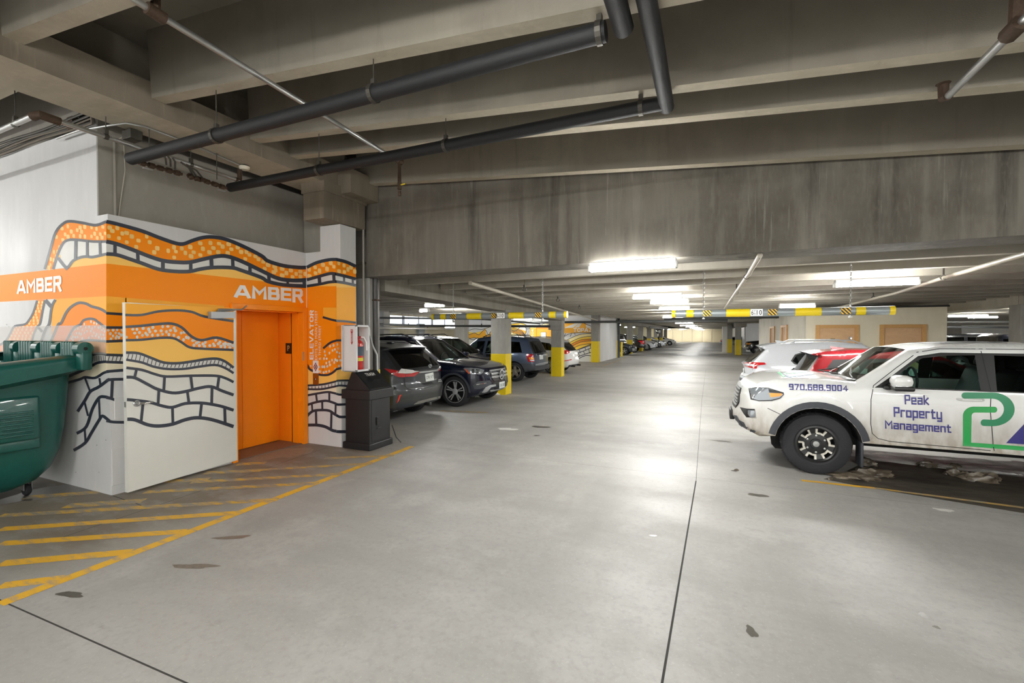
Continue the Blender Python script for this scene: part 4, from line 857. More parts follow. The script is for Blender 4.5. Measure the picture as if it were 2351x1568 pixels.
# wipers, cowl
q = MB(); zc = 1.25*SC
q.tube([(tk(1.42), .55, zc), (tk(1.45), .3, zc+.03), (tk(1.56), -.1, zc+.09)], .009, 6); q.tube([(tk(1.42), -.1, zc), (tk(1.2), -.35, zc+.03), (tk(1.52), -.6, zc+.06)], .009, 6); q.bbox((tk(1.50), -.66, zc-.06), (tk(1.33), .66, zc-.005), .01); T.part(q, 'wiper', M_black)
# mud flap, chassis rails, underbody
q = MB(); q.bbox((tk(1.47), .62, .14), (tk(1.44), .86, .44), .01); T.part(q, 'mud_flap', M_trim)
q = MB(); q.bbox((tk(1.47), -.86, .14), (tk(1.44), -.62, .44), .01); T.part(q, 'mud_flap', M_trim)
q = MB(); q.bbox((tk(4.9), -.45, .32), (tk(.5), -.33, .46), .02); q.bbox((tk(4.9), .33, .32), (tk(.5), .45, .46), .02); q.bbox((tk(1.15), -.7, .26), (tk(.6), .7, .42), .04); q.tube([(tk(.92), -.75, .37), (tk(.92), .75, .37)], .05, 10); T.part(q, 'chassis_rail', M_dark)
q = MB(); q.tube([(tk(4.135), -.75, .37), (tk(4.135), .75, .37)], .06, 10); T.part(q, 'rear_axle', M_dark)
T.stick('sunroof', [(tk(3.0), -.40), (tk(2.3), -.40), (tk(2.3), .40), (tk(3.0), .40)], lambda p: ((p[0], p[1], 5), (0, 0, -1)), M_black, .004)

# ---------------------------------------------------------------- dark grey crossover, rear towards the aisle (left row)
P_lex = paint('graphite_metallic', '#3f4347', .55, .34, ('#6d6a62', .35), .6)
Lx, lk = car('crossover_suv', 'dusty dark grey crossover parked nose-in beside the trash bin, red wraparound tail lamps', -5.22, 7.72, PI, 4.89, 'r',
  [(.30,.30,'t'),(.12,.34,'t'),(.05,.44,'p'),(.0,.62,'p'),(.02,.74,'p'),(.09,.80,'p'),(.10,1.0,'p'),(.06,1.09,'p'),(.12,1.14,'gr'),(.62,1.50,'b'),(.52,1.545,'p'),(.62,1.575,'p'),(1.1,1.635,'p'),(1.7,1.665,'p'),(2.4,1.65,'p'),(2.75,1.58,'gf'),(3.62,1.10,'p'),(4.2,1.03,'p'),(4.6,.93,'p'),(4.8,.80,'p'),(4.88,.6,'p'),(4.82,.38,'t'),(4.6,.26,'t')],
  .955, 1.03, 3.83, .37, .235, (1.10, .98), win=[[(.98,1.13),(1.15,1.40),(1.5,1.47),(1.85,1.49),(1.88,1.08)], [(1.95,1.07),(1.93,1.49),(2.6,1.48),(3.1,1.17),(3.2,1.05)]],
  dlo=[(.55,1.14),(.95,1.44),(1.4,1.51),(2.5,1.53),(3.2,1.16),(3.3,1.03)], zb=.27, body=P_lex, front=False, cr=.26, glassm=(G_tint, G_dark, G_dark), step=.065,
  seats=dict(x0=.9, x1=3.4, rows=(2.5, 1.5), dash=1.05), pillar=.84)
Lx.wheel('multi', 10, .7, M_silver)
Lx.px('tail_lamp', [(882,846),(902,849),(930,856),(929.5,866),(915,866),(899,858)], M_tail, .008); Lx.px('tail_lamp', [(930,859),(963,853),(956,860),(950,864.5),(930,865)], M_tail, .009)
Lx.px('tail_lamp_clear', [(921,847),(930,848),(931,857),(913,856)], M_tailwhite, .011); Lx.px('tail_lamp_clear', [(930.5,848),(944,850),(961,852),(944,856.5),(931,857)], M_tailwhite, .011)
Lx.px('tail_lamp', [(1008,851),(1017,837),(1017.5,849),(1013,853)], M_tail, .008)
Lx.px('chrome_strip', [(962,853),(985,851),(1003,848),(1014,838),(1015,841),(1004,851.5),(985,854),(962,856)], M_brt, .012)
Lx.px('badge', [(983,839),(986,836.5),(990,837),(991.5,841),(989,844.5),(985,844)], M_brt, .012); Lx.px('badge_bar', [(985.5,838),(986.7,838),(987,842),(989.5,841.7),(989.5,842.8),(985.8,843)], M_black, .0135)
Lx.px('number_plate', [(975,859),(993.5,855),(995.5,872.5),(977,876)], M_plate, .014); side_text(Lx, 'CFK·V71', (977.5,870.5), (994,867.3), (-.4,-7), M_platetxt, 'plate_number', .0165, .0); bpy.data.objects
Lx.px('reflector', [(916.5,907),(921,906),(914,922),(910,926)], mat('reflector_red', '#e2381f', .2, coat=1), .01)
Lx.px('bumper_trim', [(908,945),(925,934),(950,928),(960,921),(1010,909),(1021,911),(1021,914),(1010,913),(963,926),(952,936),(930,940),(909,949)], mat('skid_grey', '#8b8a84', .5), .012)
Lx.px('tailgate_seam', [(927,865),(928.2,865),(931,887),(936,892),(945,894.5),(975,890),(1016,881),(1016,882.3),(976,891.5),(945,896),(935,893.5),(930,888)], M_gapline, .003)
Lx.px('model_badge', [(1006,871.5),(1012,870.5),(1012,872.5),(1006,873.5)], M_brt, .008); Lx.px('model_badge', [(1005,875.5),(1014,874),(1014,876),(1005,877.5)], M_brt, .008)
q = MB(); h = Lx.xr; q.bbox((h-.02, -.04, .30), (h+.12, .04, .36), .008); q.bbox((h-.025, -.028, .308), (h-.015, .028, .352), .004); Lx.part(q, 'tow_receiver', M_black)
for sg in (1, -1):
    q = MB(); q.tube([(lk(.95), sg*.56, 1.60*SC), (lk(1.1), sg*.57, 1.65*SC), (lk(2.3), sg*.57, 1.675*SC), (lk(2.6), sg*.56, 1.60*SC)], .018, 8); Lx.part(q, 'roof_rail', M_silver)
q = MB(); q.bbox((lk(1.1), -.05, 1.62*SC), (lk(.95), .05, 1.66*SC), .015); Lx.part(q, 'antenna_fin', P_lex)
q = MB(); q.bbox((lk(.98)-.1, -.86, .3), (lk(.98)+.1, .86, .42), .04); Lx.part(q, 'rear_axle', M_dark)

# ---------------------------------------------------------------- navy SUV, nose towards the aisle
P_navy = paint('deep_navy', '#0b1128', .2, .2)
Mb, mk = car('luxury_suv', 'deep navy SUV facing the aisle with round star badge on its chrome barred grille', -4.80, 10.25, 0, 4.92, 'f',
  [(4.7,.34,'t'),(4.88,.5,'p'),(4.92,.7,'p'),(4.88,.98,'p'),(4.80,1.08,'gr'),(4.45,1.55,'p'),(4.1,1.70,'p'),(3.2,1.79,'p'),(2.6,1.77,'p'),(2.25,1.69,'gf'),(1.42,1.17,'p'),(1.1,1.15,'p'),(.7,1.10,'p'),(.35,1.03,'p'),(.14,.95,'p'),(.06,.86,'p'),(.02,.66,'p'),(.0,.52,'p'),(.03,.42,'t'),(.14,.33,'t'),(.4,.26,'t')],
  .975, 3.87, .88, .385, .25, (1.12, 1.02), win=[[(1.62,1.16),(2.25,1.58),(2.55,1.60),(2.62,1.13)], [(2.70,1.13),(2.66,1.61),(3.4,1.61),(3.75,1.5),(3.8,1.14)]],
  dlo=[(1.54,1.13),(2.2,1.60),(2.6,1.645),(3.6,1.63),(4.3,1.4),(4.4,1.13)], zb=.28, body=P_navy, front=True, cf=.30, glassm=(G_clear, G_tint, G_dark), step=.065,
  seats=dict(x0=1.4, x1=4.3, rows=(2.6, 3.5), dash=1.10), arch=1.10)
Mb.wheel('split', 5, .74, mat('alloy_polished', '#b4b6b8', .4, metal=.3)); Mb.flares(M_trim, .05)
Mb.px('headlight', [(1064,846),(1068,844.5),(1084,845),(1104,847.5),(1112,849.5),(1108,856),(1102,859.5),(1082,858.5),(1071,854)], M_lampclear, .008, both=True)
Mb.px('headlight_eye', [(1083,848),(1088,847.5),(1089,857),(1084,857)], M_alloyblack, .011, both=True); Mb.px('headlight_eye', [(1095,849),(1101,849.5),(1097,857),(1093,857)], M_alloyblack, .011, both=True)
Mb.px('turn_signal', [(1067.5,848),(1070,847),(1079,857.5),(1076,858.5)], mat('side_marker_orange', '#ef5a1c', .2, coat=1), .012, both=True)
Mb.end('grille', [(-.42,.845),(.42,.845),(.45,.80),(.40,.64),(.33,.60),(-.33,.60),(-.40,.64),(-.45,.80)], M_black, 1, .01)
Mb.end('grille_frame', [(-.43,.86),(.43,.86),(.42,.84),(-.42,.84)], M_brt, 1, .02)
for zz in (.775, .695): Mb.end('grille_bar', [(-.42,zz-.018),(.42,zz-.018),(.43,zz+.018),(-.43,zz+.018)], M_brt, 1, .03); Mb.end('grille_bar_slot', [(-.39,zz-.006),(.39,zz-.006),(.39,zz+.006),(-.39,zz+.006)], M_black, 1, .032)
hx = Mb.bvh.ray_cast(Vector((6, 0, .735)), Vector((-1, 0, 0)))[0].x+.035
q = MB(); q.lathe([(.105, .0), (.125, .012), (.105, .018)], (hx, 0, .735), (1, 0, 0), 28); st_ = Mb.part(q, 'star_badge', M_brt)
q = MB()
for k in range(3):
    a = R(90+120*k); q.add([(hx+.012, .018*math.cos(a+R(90)), .735+.018*math.sin(a+R(90))), (hx+.012, .11*math.cos(a), .735+.11*math.sin(a)), (hx+.012, .018*math.cos(a-R(90)), .735+.018*math.sin(a-R(90))), (hx+.02, 0, .735)], [(0,1,3), (1,2,3)])
Mb.part(q, 'badge_star', M_brt, st_, smooth=False); q = MB(); q.lathe([(0, .0), (.11, .0)], (hx, 0, .735), (1, 0, 0), 24); Mb.part(q, 'badge_disc', M_black, st_)
Mb.px('bumper_intake', [(1086,885),(1097,876),(1115,874),(1124,873),(1129,880),(1118,888),(1100,893),(1089,893)], M_trim, .006, both=True); Mb.px('intake_blade', [(1093,882),(1116,878),(1116,880.5),(1094,884)], M_chrome, .012, both=True)
Mb.px('skid_plate', [(1106,901),(1115,889),(1126,883.5),(1138,882.5),(1138,886),(1127,889),(1119,898),(1113,901)], M_silver, .012)
Mb.end('lower_intake', [(-.34,.44),(.34,.44),(.30,.36),(-.30,.36)], M_black, 1, .008); Mb.end('upper_intake', [(-.4,.56),(.4,.56),(.36,.50),(-.36,.50)], M_black, 1, .008); Mb.end('skid_plate', [(-.45,.385),(.45,.385),(.40,.345),(-.40,.345)], M_silver, 1, .014)
Mb.plate(0, .475, 1, 'DUK·583'); Mb.mirror(mk(1.66), 1.10, P_navy, .9)
Mb.gap([(mk(1.42), -.72), (mk(.8), -.78), (mk(.3), -.62)], mode='top'); Mb.gap([(mk(1.42), .72), (mk(.8), .78), (mk(.3), .62)], mode='top')
for s_ in (-1, 1):
    q = MB(); q.tube([(mk(4.2), s_*.58, 1.69*SC), (mk(4.0), s_*.6, 1.79*SC), (mk(2.7), s_*.6, 1.83*SC), (mk(2.4), s_*.585, 1.72*SC)], .018, 8); Mb.part(q, 'roof_rail', M_chrome)
    Mb.side('window_chrome', [(mk(p[0]), p[1]*SC) for p in [(1.50,1.125),(2.2,1.615),(2.6,1.66),(3.6,1.645),(4.32,1.41),(4.3,1.395),(3.6,1.625),(2.6,1.64),(2.2,1.595),(1.56,1.13)]], M_chrome, s_, .008, res=.05)

# ---------------------------------------------------------------- dark SUV in the stall behind, blue-grey jeep, white SUV
P_plum = paint('dark_plum', '#1d1a26', .3, .25)
Dk, dk = car('dark_suv', 'dark plum SUV with roof rails mostly hidden behind the navy SUV', -6.15, 13.55, 0, 4.7, 'f',
  [(4.5,.34,'t'),(4.66,.5,'p'),(4.7,.7,'p'),(4.64,.98,'p'),(4.55,1.08,'gr'),(4.2,1.55,'p'),(3.9,1.70,'p'),(3.1,1.76,'p'),(2.6,1.74,'p'),(2.25,1.67,'gf'),(1.35,1.13,'p'),(1.0,1.10,'p'),(.5,1.03,'p'),(.16,.93,'p'),(.04,.80,'p'),(.0,.55,'p'),(.1,.35,'t'),(.4,.26,'t')],
  .94, 3.7, .88, .37, .24, (1.12, 1.02), win=[[(1.62,1.13),(2.25,1.57),(2.55,1.59),(2.62,1.11)], [(2.70,1.11),(2.66,1.6),(3.4,1.6),(3.8,1.14)]], dlo=[(1.5,1.1),(2.2,1.6),(2.6,1.63),(3.6,1.62),(4.2,1.4),(4.3,1.11)],
  zb=.28, step=.085, body=P_plum, front=True, cf=.25, glassm=(G_clear, G_tint, G_dark), seats=dict(x0=1.4, x1=4.2, rows=(2.5, 3.4), dash=1.08))
Dk.wheel('five', 5, .7)
Dk.end('grille', [(-.4,.8),(.4,.8),(.35,.6),(-.35,.6)], M_black, 1, .01); Dk.end('headlight', [(.5,.86),(.8,.88),(.82,.78),(.55,.74)], M_lampclear, 1, .01, both=True); Dk.mirror(dk(1.66), 1.07, P_plum, .9)
for s_ in (-1, 1): q = MB(); q.tube([(dk(4.0), s_*.56, 1.66*SC), (dk(3.8), s_*.57, 1.79*SC), (dk(2.9), s_*.57, 1.82*SC), (dk(2.7), s_*.56, 1.72*SC)], .016, 8); Dk.part(q, 'roof_rail', M_black)
P_jeep = paint('slate_blue_metallic', '#46536a', .45, .32, ('#5d5d58', .5), .7)
Jp, jk = car('boxy_suv', 'slate blue boxy older SUV with square red and amber tail lamps, rear to the aisle', -5.72, 16.02, PI, 4.6, 'r',
  [(.32,.40,'t'),(.03,.44,'t'),(.0,.60,'t'),(.07,.64,'p'),(.09,1.02,'p'),(.14,1.09,'gr'),(.42,1.55,'p'),(.50,1.65,'p'),(.7,1.70,'p'),(1.3,1.745,'p'),(2.2,1.74,'p'),(2.65,1.67,'gf'),(3.32,1.13,'p'),(3.9,1.07,'p'),(4.35,1.0,'p'),(4.52,.88,'p'),(4.58,.6,'p'),(4.5,.42,'t'),(4.3,.36,'t')],
  .92, .93, 3.62, .37, .24, (1.10, 1.03), win=[[(.62,1.14),(.78,1.54),(1.55,1.57),(1.58,1.10)], [(1.68,1.10),(1.66,1.57),(2.15,1.57),(2.2,1.08)], [(2.30,1.08),(2.28,1.57),(2.62,1.55),(3.18,1.12),(3.2,1.06)]],
  zb=.36, step=.075, body=P_jeep, front=False, cr=.12, clad=.66, glassm=(G_clear, [G_dark, G_tint, G_clear], G_dark), seats=dict(x0=.6, x1=3.2, rows=(2.45, 1.5), dash=1.06), pillar=.84)
Jp.wheel('five', 5, .68, mat('alloy_champagne', '#b9b3a6', .35, metal=.6))
Jp.px('tail_lamp', [(1208,812.5),(1223,813),(1226,825),(1226,831),(1213,830.5),(1210,822)], M_tail, .012); Jp.px('turn_signal', [(1214,821),(1225,820),(1226,826),(1216,825)], M_amber, .014); Jp.px('reverse_lamp', [(1216,825.5),(1226,826.5),(1226,829),(1217,828.5)], M_tailwhite, .014)
Jp.px('number_plate', [(1238,815.5),(1246,815),(1246.5,824.5),(1239,825.5)], M_plate, .012); Jp.px('plate_recess', [(1231,813),(1248,811),(1248,813.5),(1232,815)], M_gapline, .006)
Jp.px('bumper_step', [(1229,836),(1258,830),(1258,834),(1249,838),(1230,840)], mat('bumper_grey', '#8b8f94', .5), .012); Jp.px('fuel_door', [(1192,818),(1197,815.5),(1201,817.5),(1200,822),(1195,823.5)], P_jeep, .006)
Jp.mirror(jk(3.05), 1.04, M_black, .9); Jp.handle(jk(2.35), 1.0, P_jeep)
for xx in (1.63, 2.25): Jp.gap([(jk(xx), 1.55), (jk(xx), .55)], sg=1)
for s_ in (-1, 1): q = MB(); q.tube([(jk(.8), s_*.6, 1.66*SC), (jk(.9), s_*.6, 1.775*SC), (jk(2.2), s_*.6, 1.785*SC), (jk(2.4), s_*.6, 1.7*SC)], .015, 8); Jp.part(q, 'roof_rail', M_black)
q = MB(); q.tube([(jk(.93), -.75, .34), (jk(.93), .75, .34)], .06, 10); q.bbox((jk(.5), -.35, .30), (jk(.12), .35, .42), .05); Jp.part(q, 'rear_axle', M_dark)
P_wht = paint('pearl_white', '#dcdcdc', 0, .22, ('#8f8a80', .3), .5)
Qx, qk = car('white_crossover', 'white crossover with round red tail lamps parked between column and topaz mural', -5.5, 19.65, PI, 4.63, 'r',
  [(.35,.28,'t'),(.12,.32,'t'),(.03,.42,'p'),(.0,.60,'p'),(.06,.70,'p'),(.10,.95,'p'),(.15,1.05,'gr'),(.62,1.45,'p'),(.55,1.52,'p'),(.9,1.59,'p'),(1.9,1.655,'p'),(2.5,1.6,'gf'),(3.4,1.08,'p'),(4,1.0,'p'),(4.4,.88,'p'),(4.6,.7,'p'),(4.62,.45,'t'),(4.3,.28,'t')],
  .945, .98, 3.79, .365, .24, (1.06, .97), win=[[(.85,1.12),(1.2,1.40),(1.75,1.47),(1.78,1.05)], [(1.86,1.05),(1.84,1.48),(2.5,1.46),(3.1,1.08)]], dlo=[(.7,1.1),(1.1,1.42),(1.7,1.5),(2.5,1.49),(3.2,1.05)],
  zb=.28, step=.085, body=P_wht, front=False, cr=.2, glassm=(G_tint, G_tint, G_dark), seats=dict(x0=.8, x1=3.2, rows=(2.4, 1.4), dash=1.03), pillar=.84)
Qx.wheel('y', 7, .74)
Qx.px('tail_lamp', [(1293,804),(1301,804),(1307,806),(1308,810),(1302,813),(1294,812.5)], M_tail, .01); Qx.px('rear_reflector', [(1294,828),(1312,824.5),(1312.5,826.5),(1294,830)], M_tail, .008); Qx.px('number_plate', [(1310,808.5),(1313.5,807.5),(1315,815),(1312,816)], M_plate, .012)
q = MB(); q.tube([(Qx.xr-.03, -.45, .33), (Qx.xr+.15, -.45, .33)], .04, 10); q.tube([(Qx.xr-.03, .45, .33), (Qx.xr+.15, .45, .33)], .04, 10); Qx.part(q, 'exhaust_tip', M_black)
for s_ in (-1, 1): q = MB(); q.tube([(qk(1.0), s_*.57, 1.58*SC), (qk(1.15), s_*.58, 1.665*SC), (qk(2.2), s_*.58, 1.69*SC), (qk(2.4), s_*.57, 1.6*SC)], .015, 8); Qx.part(q, 'roof_rail', M_silver)

# ---------------------------------------------------------------- right row: red hatch and silver-white SUV, tails to the aisle
P_red = paint('cherry_red', '#7f101b', .1, .28)
Rd, rk = car('red_hatchback', 'red hatchback with floating roof and dark pillars between the white pickup and silver SUV', 1.28, 9.95, 0, 4.3, 'r',
  [(.3,.3,'t'),(.1,.36,'t'),(.02,.5,'p'),(.0,.75,'p'),(.06,.95,'p'),(.12,1.06,'gr'),(.42,1.44,'b'),(.26,1.485,'p'),(.5,1.525,'p'),(1.0,1.565,'p'),(1.7,1.56,'p'),(2.1,1.50,'gf'),(2.95,1.06,'p'),(3.5,.99,'p'),(4.0,.86,'p'),(4.25,.65,'p'),(4.28,.4,'t'),(4.0,.27,'t')],
  .90, .8, 3.42, .34, .22, (1.05, .93), win=[[(.95,1.12),(1.15,1.35),(1.5,1.40),(1.52,1.03)], [(1.6,1.02),(1.58,1.40),(2.15,1.38),(2.7,1.04)]], dlo=[(.50,1.23),(.62,1.40),(1.5,1.44),(2.2,1.42),(2.85,1.0),(1.3,1.01),(.9,1.17)],
  zb=.27, clad=.52, step=.07, body=P_red, front=False, cr=.2, glassm=(G_tint, [G_clear, G_clear], glass('misted_glass', '#b9c4bc', .45)), seats=dict(x0=.8, x1=2.9, rows=(2.1, 1.2), dash=1.0), pillar=.86)  # dark lower cladding added to cut the red bounce onto the slush
Rd.wheel('five', 5, .7)
Rd.end('tail_lamp', [(.45,.86),(.82,.90),(.84,.80),(.5,.76)], M_tail, -1, .01, both=True); Rd.plate(0, .72, -1, 'BQX·204')
q = MB(); q.add([(rk(.75), -.02, 1.53*SC), (rk(.75), .02, 1.53*SC), (rk(1.05), .02, 1.555*SC), (rk(1.0), -.02, 1.555*SC), (rk(.72), 0, 1.60*SC)], [(0,1,4), (1,2,4), (2,3,4), (3,0,4), (3,2,1,0)]); Rd.part(q, 'antenna_fin', P_red, smooth=False)
q = MB(); q.tube([(rk(.07), .0, 1.03*SC), (rk(.02), 0, 1.06*SC), (rk(.16), .25, 1.14*SC)], .012, 6); Rd.part(q, 'rear_wiper', M_black)
P_silver = paint('silver_white', '#cfd3d8', .15, .2)
Sf, fk = car('silver_suv', 'silver white three row SUV behind the red hatchback, slim red tail lamps', .62, 12.75, 0, 4.77, 'r',
  [(.3,.3,'t'),(.12,.36,'t'),(.03,.46,'t'),(.0,.70,'p'),(.05,.78,'p'),(.11,.82,'p'),(.09,1.02,'p'),(.04,1.07,'p'),(.12,1.12,'gr'),(.52,1.46,'p'),(.38,1.535,'p'),(.7,1.60,'p'),(1.3,1.655,'p'),(2.0,1.66,'p'),(2.5,1.61,'gf'),(3.4,1.09,'p'),(4.0,1.02,'p'),(4.5,.86,'p'),(4.73,.65,'p'),(4.75,.42,'t'),(4.4,.28,'t')],
  .945, 1.0, 3.77, .37, .24, (1.08, .95), win=[[(1.09,1.22),(1.17,1.35),(1.35,1.42),(1.75,1.455),(1.78,1.12),(1.32,1.13),(1.16,1.16)], [(1.86,1.11),(1.84,1.47),(2.5,1.46),(3.1,1.08)]], dlo=[(1.05,1.22),(1.14,1.37),(1.34,1.445),(1.7,1.48),(2.5,1.47),(3.2,1.06),(1.7,1.09),(1.3,1.10),(1.12,1.14)],
  zb=.28, step=.07, body=P_silver, front=False, cr=.24, glassm=(G_tint, glass('frosty_glass', '#aab2b8', .55), G_dark), seats=dict(x0=.9, x1=3.3, rows=(2.5, 1.6), dash=1.03), pillar=.86)
Sf.wheel('multi', 10, .72)
Sf.px('tail_lamp', [(1707,834),(1722,832),(1755,832.5),(1759,836),(1755,837.5),(1739,839),(1737.5,846.5),(1730,846),(1712,841)], M_tail, .01); Sf.px('tail_lamp_clear', [(1727,837),(1732,837),(1732,845),(1729,844)], M_tailwhite, .012)
Sf.gap([(-.72,1.05),(-.80,.85),(-.70,.72),(.70,.72),(.80,.85),(.72,1.05)], mode='end', sg=-1); Sf.plate(0, .80, -1, 'AQL·916')
q = MB(); q.add([(fk(.85), -.02, 1.61*SC), (fk(.85), .02, 1.61*SC), (fk(1.1), .02, 1.63*SC), (fk(1.1), -.02, 1.63*SC), (fk(.80), 0, 1.68*SC)], [(0,1,4), (1,2,4), (2,3,4), (3,0,4), (3,2,1,0)]); Sf.part(q, 'antenna_fin', P_silver, smooth=False)
for s_ in (-1, 1): q = MB(); q.tube([(fk(1.0), s_*.56, 1.59*SC), (fk(1.2), s_*.57, 1.675*SC), (fk(2.3), s_*.57, 1.685*SC), (fk(2.5), s_*.56, 1.6*SC)], .014, 8); Sf.part(q, 'roof_rail', M_silver)
# ================================================================== PAINTED MURAL (flat print) on the elevator core
C_or = mat('mural_orange', '#ff920f', .42, spec=.18); C_deep = mat('mural_deep_orange', '#ff9014', .42, spec=.18); C_amb = mat('mural_amber', '#ffb43a', .42, spec=.18); C_lt = mat('mural_light_amber', '#ffc966', .42, spec=.18)
C_cream = mat('mural_cream', '#e9dfc4', .4); C_wh = mat('mural_white', '#dddcd6', .4); C_dot = mat('mural_dot', '#ffd383', .42, spec=.18)
MUR = [C_or, C_deep, C_amb, C_lt, C_cream, C_wh, C_dot, M_navy]; OR, DEEP, AMB, LT, CREAM, WH, DOT, NAVY = range(8)
DP0, DP1 = Vector((-5.775, 2.80, 0)), Vector((-5.895, 4.125, 0))
_dn = Vector((DP1.y-DP0.y, -(DP1.x-DP0.x), 0)).normalized()
def onDoor(x, y, o=0): d = Vector(ray(x, y)); c = Vector(_C); t = (DP0+_dn*o-c).dot(_dn)/d.dot(_dn); return c+d*t
FACES = {'left': lambda x, y, o=0: atY(x, y, LY-o), 'lobby': lambda x, y, o=0: atX(x, y, LX+o), 'pier': lambda x, y, o=0: atY(x, y, PY-o), 'pierR': lambda x, y, o=0: atX(x, y, PX_+o), 'door': onDoor,
         'topaz': lambda x, y, o=0: atY(x, y, 27.8-o*6)}
class Mural:
    def __init__(s, face): s.f = FACES[face]; s.fill = MB(); s.line = MB(); s.k = 0
    def between(s, c1, c2, col, x0=None, x1=None, n=40, o=.0008):
        c1 = c1 if callable(c1) else (lambda x, c=c1: interp(c, x)); c2 = c2 if callable(c2) else (lambda x, c=c2: interp(c, x)); s.fill.mi = col
        xs = np.linspace(x0, x1, n); vs = []
        for x in xs: vs += [s.f(x, c1(x), o), s.f(x, c2(x), o)]
        s.fill.add(vs, [(2*i, 2*i+1, 2*i+3, 2*i+2) for i in range(n-1)])
    def poly(s, pts, col, o=.0008):
        v, f = fill2d(pts); s.fill.mi = col; s.fill.add([s.f(p[0], p[1], o) for p in v], f)
    def stroke(s, pts, w, o=.0024, sm=True, col=NAVY):
        if sm and len(pts) > 2: pts = smooth(pts, 4)
        s.line.mi = col; vs = []; s.k += 1; o += .00008*(s.k % 9)+(.0 if sm else .0008)
        for i, p in enumerate(pts):
            a = np.array(pts[max(0, i-1)]); b = np.array(pts[min(len(pts)-1, i+1)]); d = (b-a)/(np.hypot(*(b-a))+1e-9); nn = np.array((-d[1], d[0]))*w/2
            vs += [s.f(p[0]+nn[0], p[1]+nn[1], o), s.f(p[0]-nn[0], p[1]-nn[1], o)]
        s.line.add(vs, [(2*i, 2*i+1, 2*i+3, 2*i+2) for i in range(len(pts)-1)])
    def dots(s, c1, c2, x0, x1, w, h, col, seed, rows=3, gap=1.9, o=.0016, rnd=False):
        r = random.Random(seed); s.fill.mi = col; x = x0
        while x < x1:
            a, b = interp(c1, x)+w*.55, interp(c2, x)-w*.55
            for k in range(rows):
                if b-a < h*.4: continue
                if r.random() < .12: continue
                yy = a+(b-a)*(k+.5+r.uniform(-.25, .25))/rows; xx = x+r.uniform(-.3, .3)*w+(k % 2)*w*.8
                n = 9 if rnd else 8; p0 = .0 if rnd else math.pi/8; ww, hh = w*r.uniform(.8, 1.1)/2, h*r.uniform(.8, 1.1)/2
                if rnd: P_ = [(xx+ww*math.cos(6.283*i/n), yy+hh*math.sin(6.283*i/n)) for i in range(n)]
                else: P_ = [(xx+sx*ww, yy+sy*hh+sx*ww*.15) for sx, sy in ((-1,-.6),(-.6,-1),(.6,-1),(1,-.6),(1,.6),(.6,1),(-.6,1),(-1,.6))]
                s.k += 1; s.fill.add([s.f(q[0], q[1], o+.00006*(s.k % 11)) for q in P_], [tuple(range(n))])
            x += w*gap
    def done(s, parent, extra=''):
        s.fill.build('mural_paint', MUR, parent); s.line.build('mural_outline', MUR, parent)
# shared curves (photo survey of each face)
A = [(103,618),(115,575),(128,533),(147,512),(163,508),(191,512),(220,517),(244,508.6),(268,514),(325,530),(364,545),(402,558),(421,560),(440,553),(463,546),(486,544),(517,549),(555,564),(600,587),(615,599),(651,610),(687,614),(704,614),(727,603),(754,596.5),(772,595.6),(794,601),(818,612)]
B = [(122,618),(132,585),(143.5,560),(157,551),(180,551),(214,554.5),(244,554.5),(268,560),(306,574),(344,589),(375,598.5),(406,602),(436,602),(467,595),(501,588),(524,589),(555,600),(600,621.5),(630,636),(651,642),(680,644),(704,642.5),(731,635),(758,628),(771,629),(794,634.5),(818,641)]
Cc = [(159,610),(168,598.5),(184,591),(199,589),(214,590),(244,583),(268,585),(298,594.7),(325,604),(364,618),(402,623),(436,623),(459,618),(490,614),(532,614.6),(555,621),(600,637),(615,646),(651,654),(704,657),(736,652),(754,648),(771,646.5),(794,650),(818,655.5)]
bt = lambda x: 632-.1102*x if x < 245 else 605+.1143*(x-245)
bb = lambda x: 693-.053*x if x < 245 else 680+.082*(x-245)
cut = lambda c, a, b: [(a, interp(c, a))]+[p for p in c if a < p[0] < b]+[(b, interp(c, b))]
# ---- left face
m = Mural('left')
m.between(A, B, OR, 146, 246); m.poly([(103,618),(115,575),(128,533),(147,512),(157,551),(143.5,560),(132,585),(122,618)], OR, .0012)
m.poly([(122,618),(132,585),(143,560),(157,551),(160,608),(158,614)], WH, .001); m.between(B, Cc, WH, 158, 246)
m.between(Cc, lambda x: bt(x)+1, LT, 160, 246)
m.between(bt, bb, OR, -60, 246, o=.001)
m.dots(A, B, 130, 244, 7, 9, DOT, 3, 3, 1.9); m.dots([(104,618),(147,512)], [(122,620),(150,560)], 108, 140, 5, 9, DOT, 4, 4, 1.6)
m.stroke([p for p in A if p[0] < 245], 6.5); m.stroke([p for p in B if p[0] < 245], 6); m.stroke([(150,619),(158,611)]+[p for p in Cc if 160 < p[0] < 245], 6.5)
m.stroke([(133,592),(150,613),(158,612)], 7)
for a, b, w in [((174,553),(173,594),7), ((200,553),(200,589),6), ((229,554),(230,586),6)]: m.stroke([a, b], w, sm=False)
F_ = [(115,788),(124,766.6),(134,744),(140,742),(151,719),(162.6,705),(180,695.4),(197,697),(210,703.5),(229.5,709),(247,719)]
G_ = [(151,786),(163,763),(172,751),(184,745.5),(191,736),(203,732),(216,733),(226,740),(241,751),(247,752)]
H_ = [(180,788),(189,783),(210,781),(247,784)]; I_ = [(150,822),(184,820),(209,814.6),(227,811.7),(247,814)]; J_ = [(150,866),(184,853),(207,842),(224,833),(247,830)]; K_ = [(150,880),(184,870.5),(195,866),(218,867.6),(238,856),(250,853)]
m.between(lambda x: bb(x), lambda x: 800, AMB, 118, 246)
m.poly([(85,689),(76.5,717),(67,734),(57,744.6),(34,749),(25,763),(15,780),(0,791.5),(-40,810),(70,810),(73,782),(78,766.6),(85,751),(92,742),(97.5,713),(103,688)], mat_i := OR, .001)
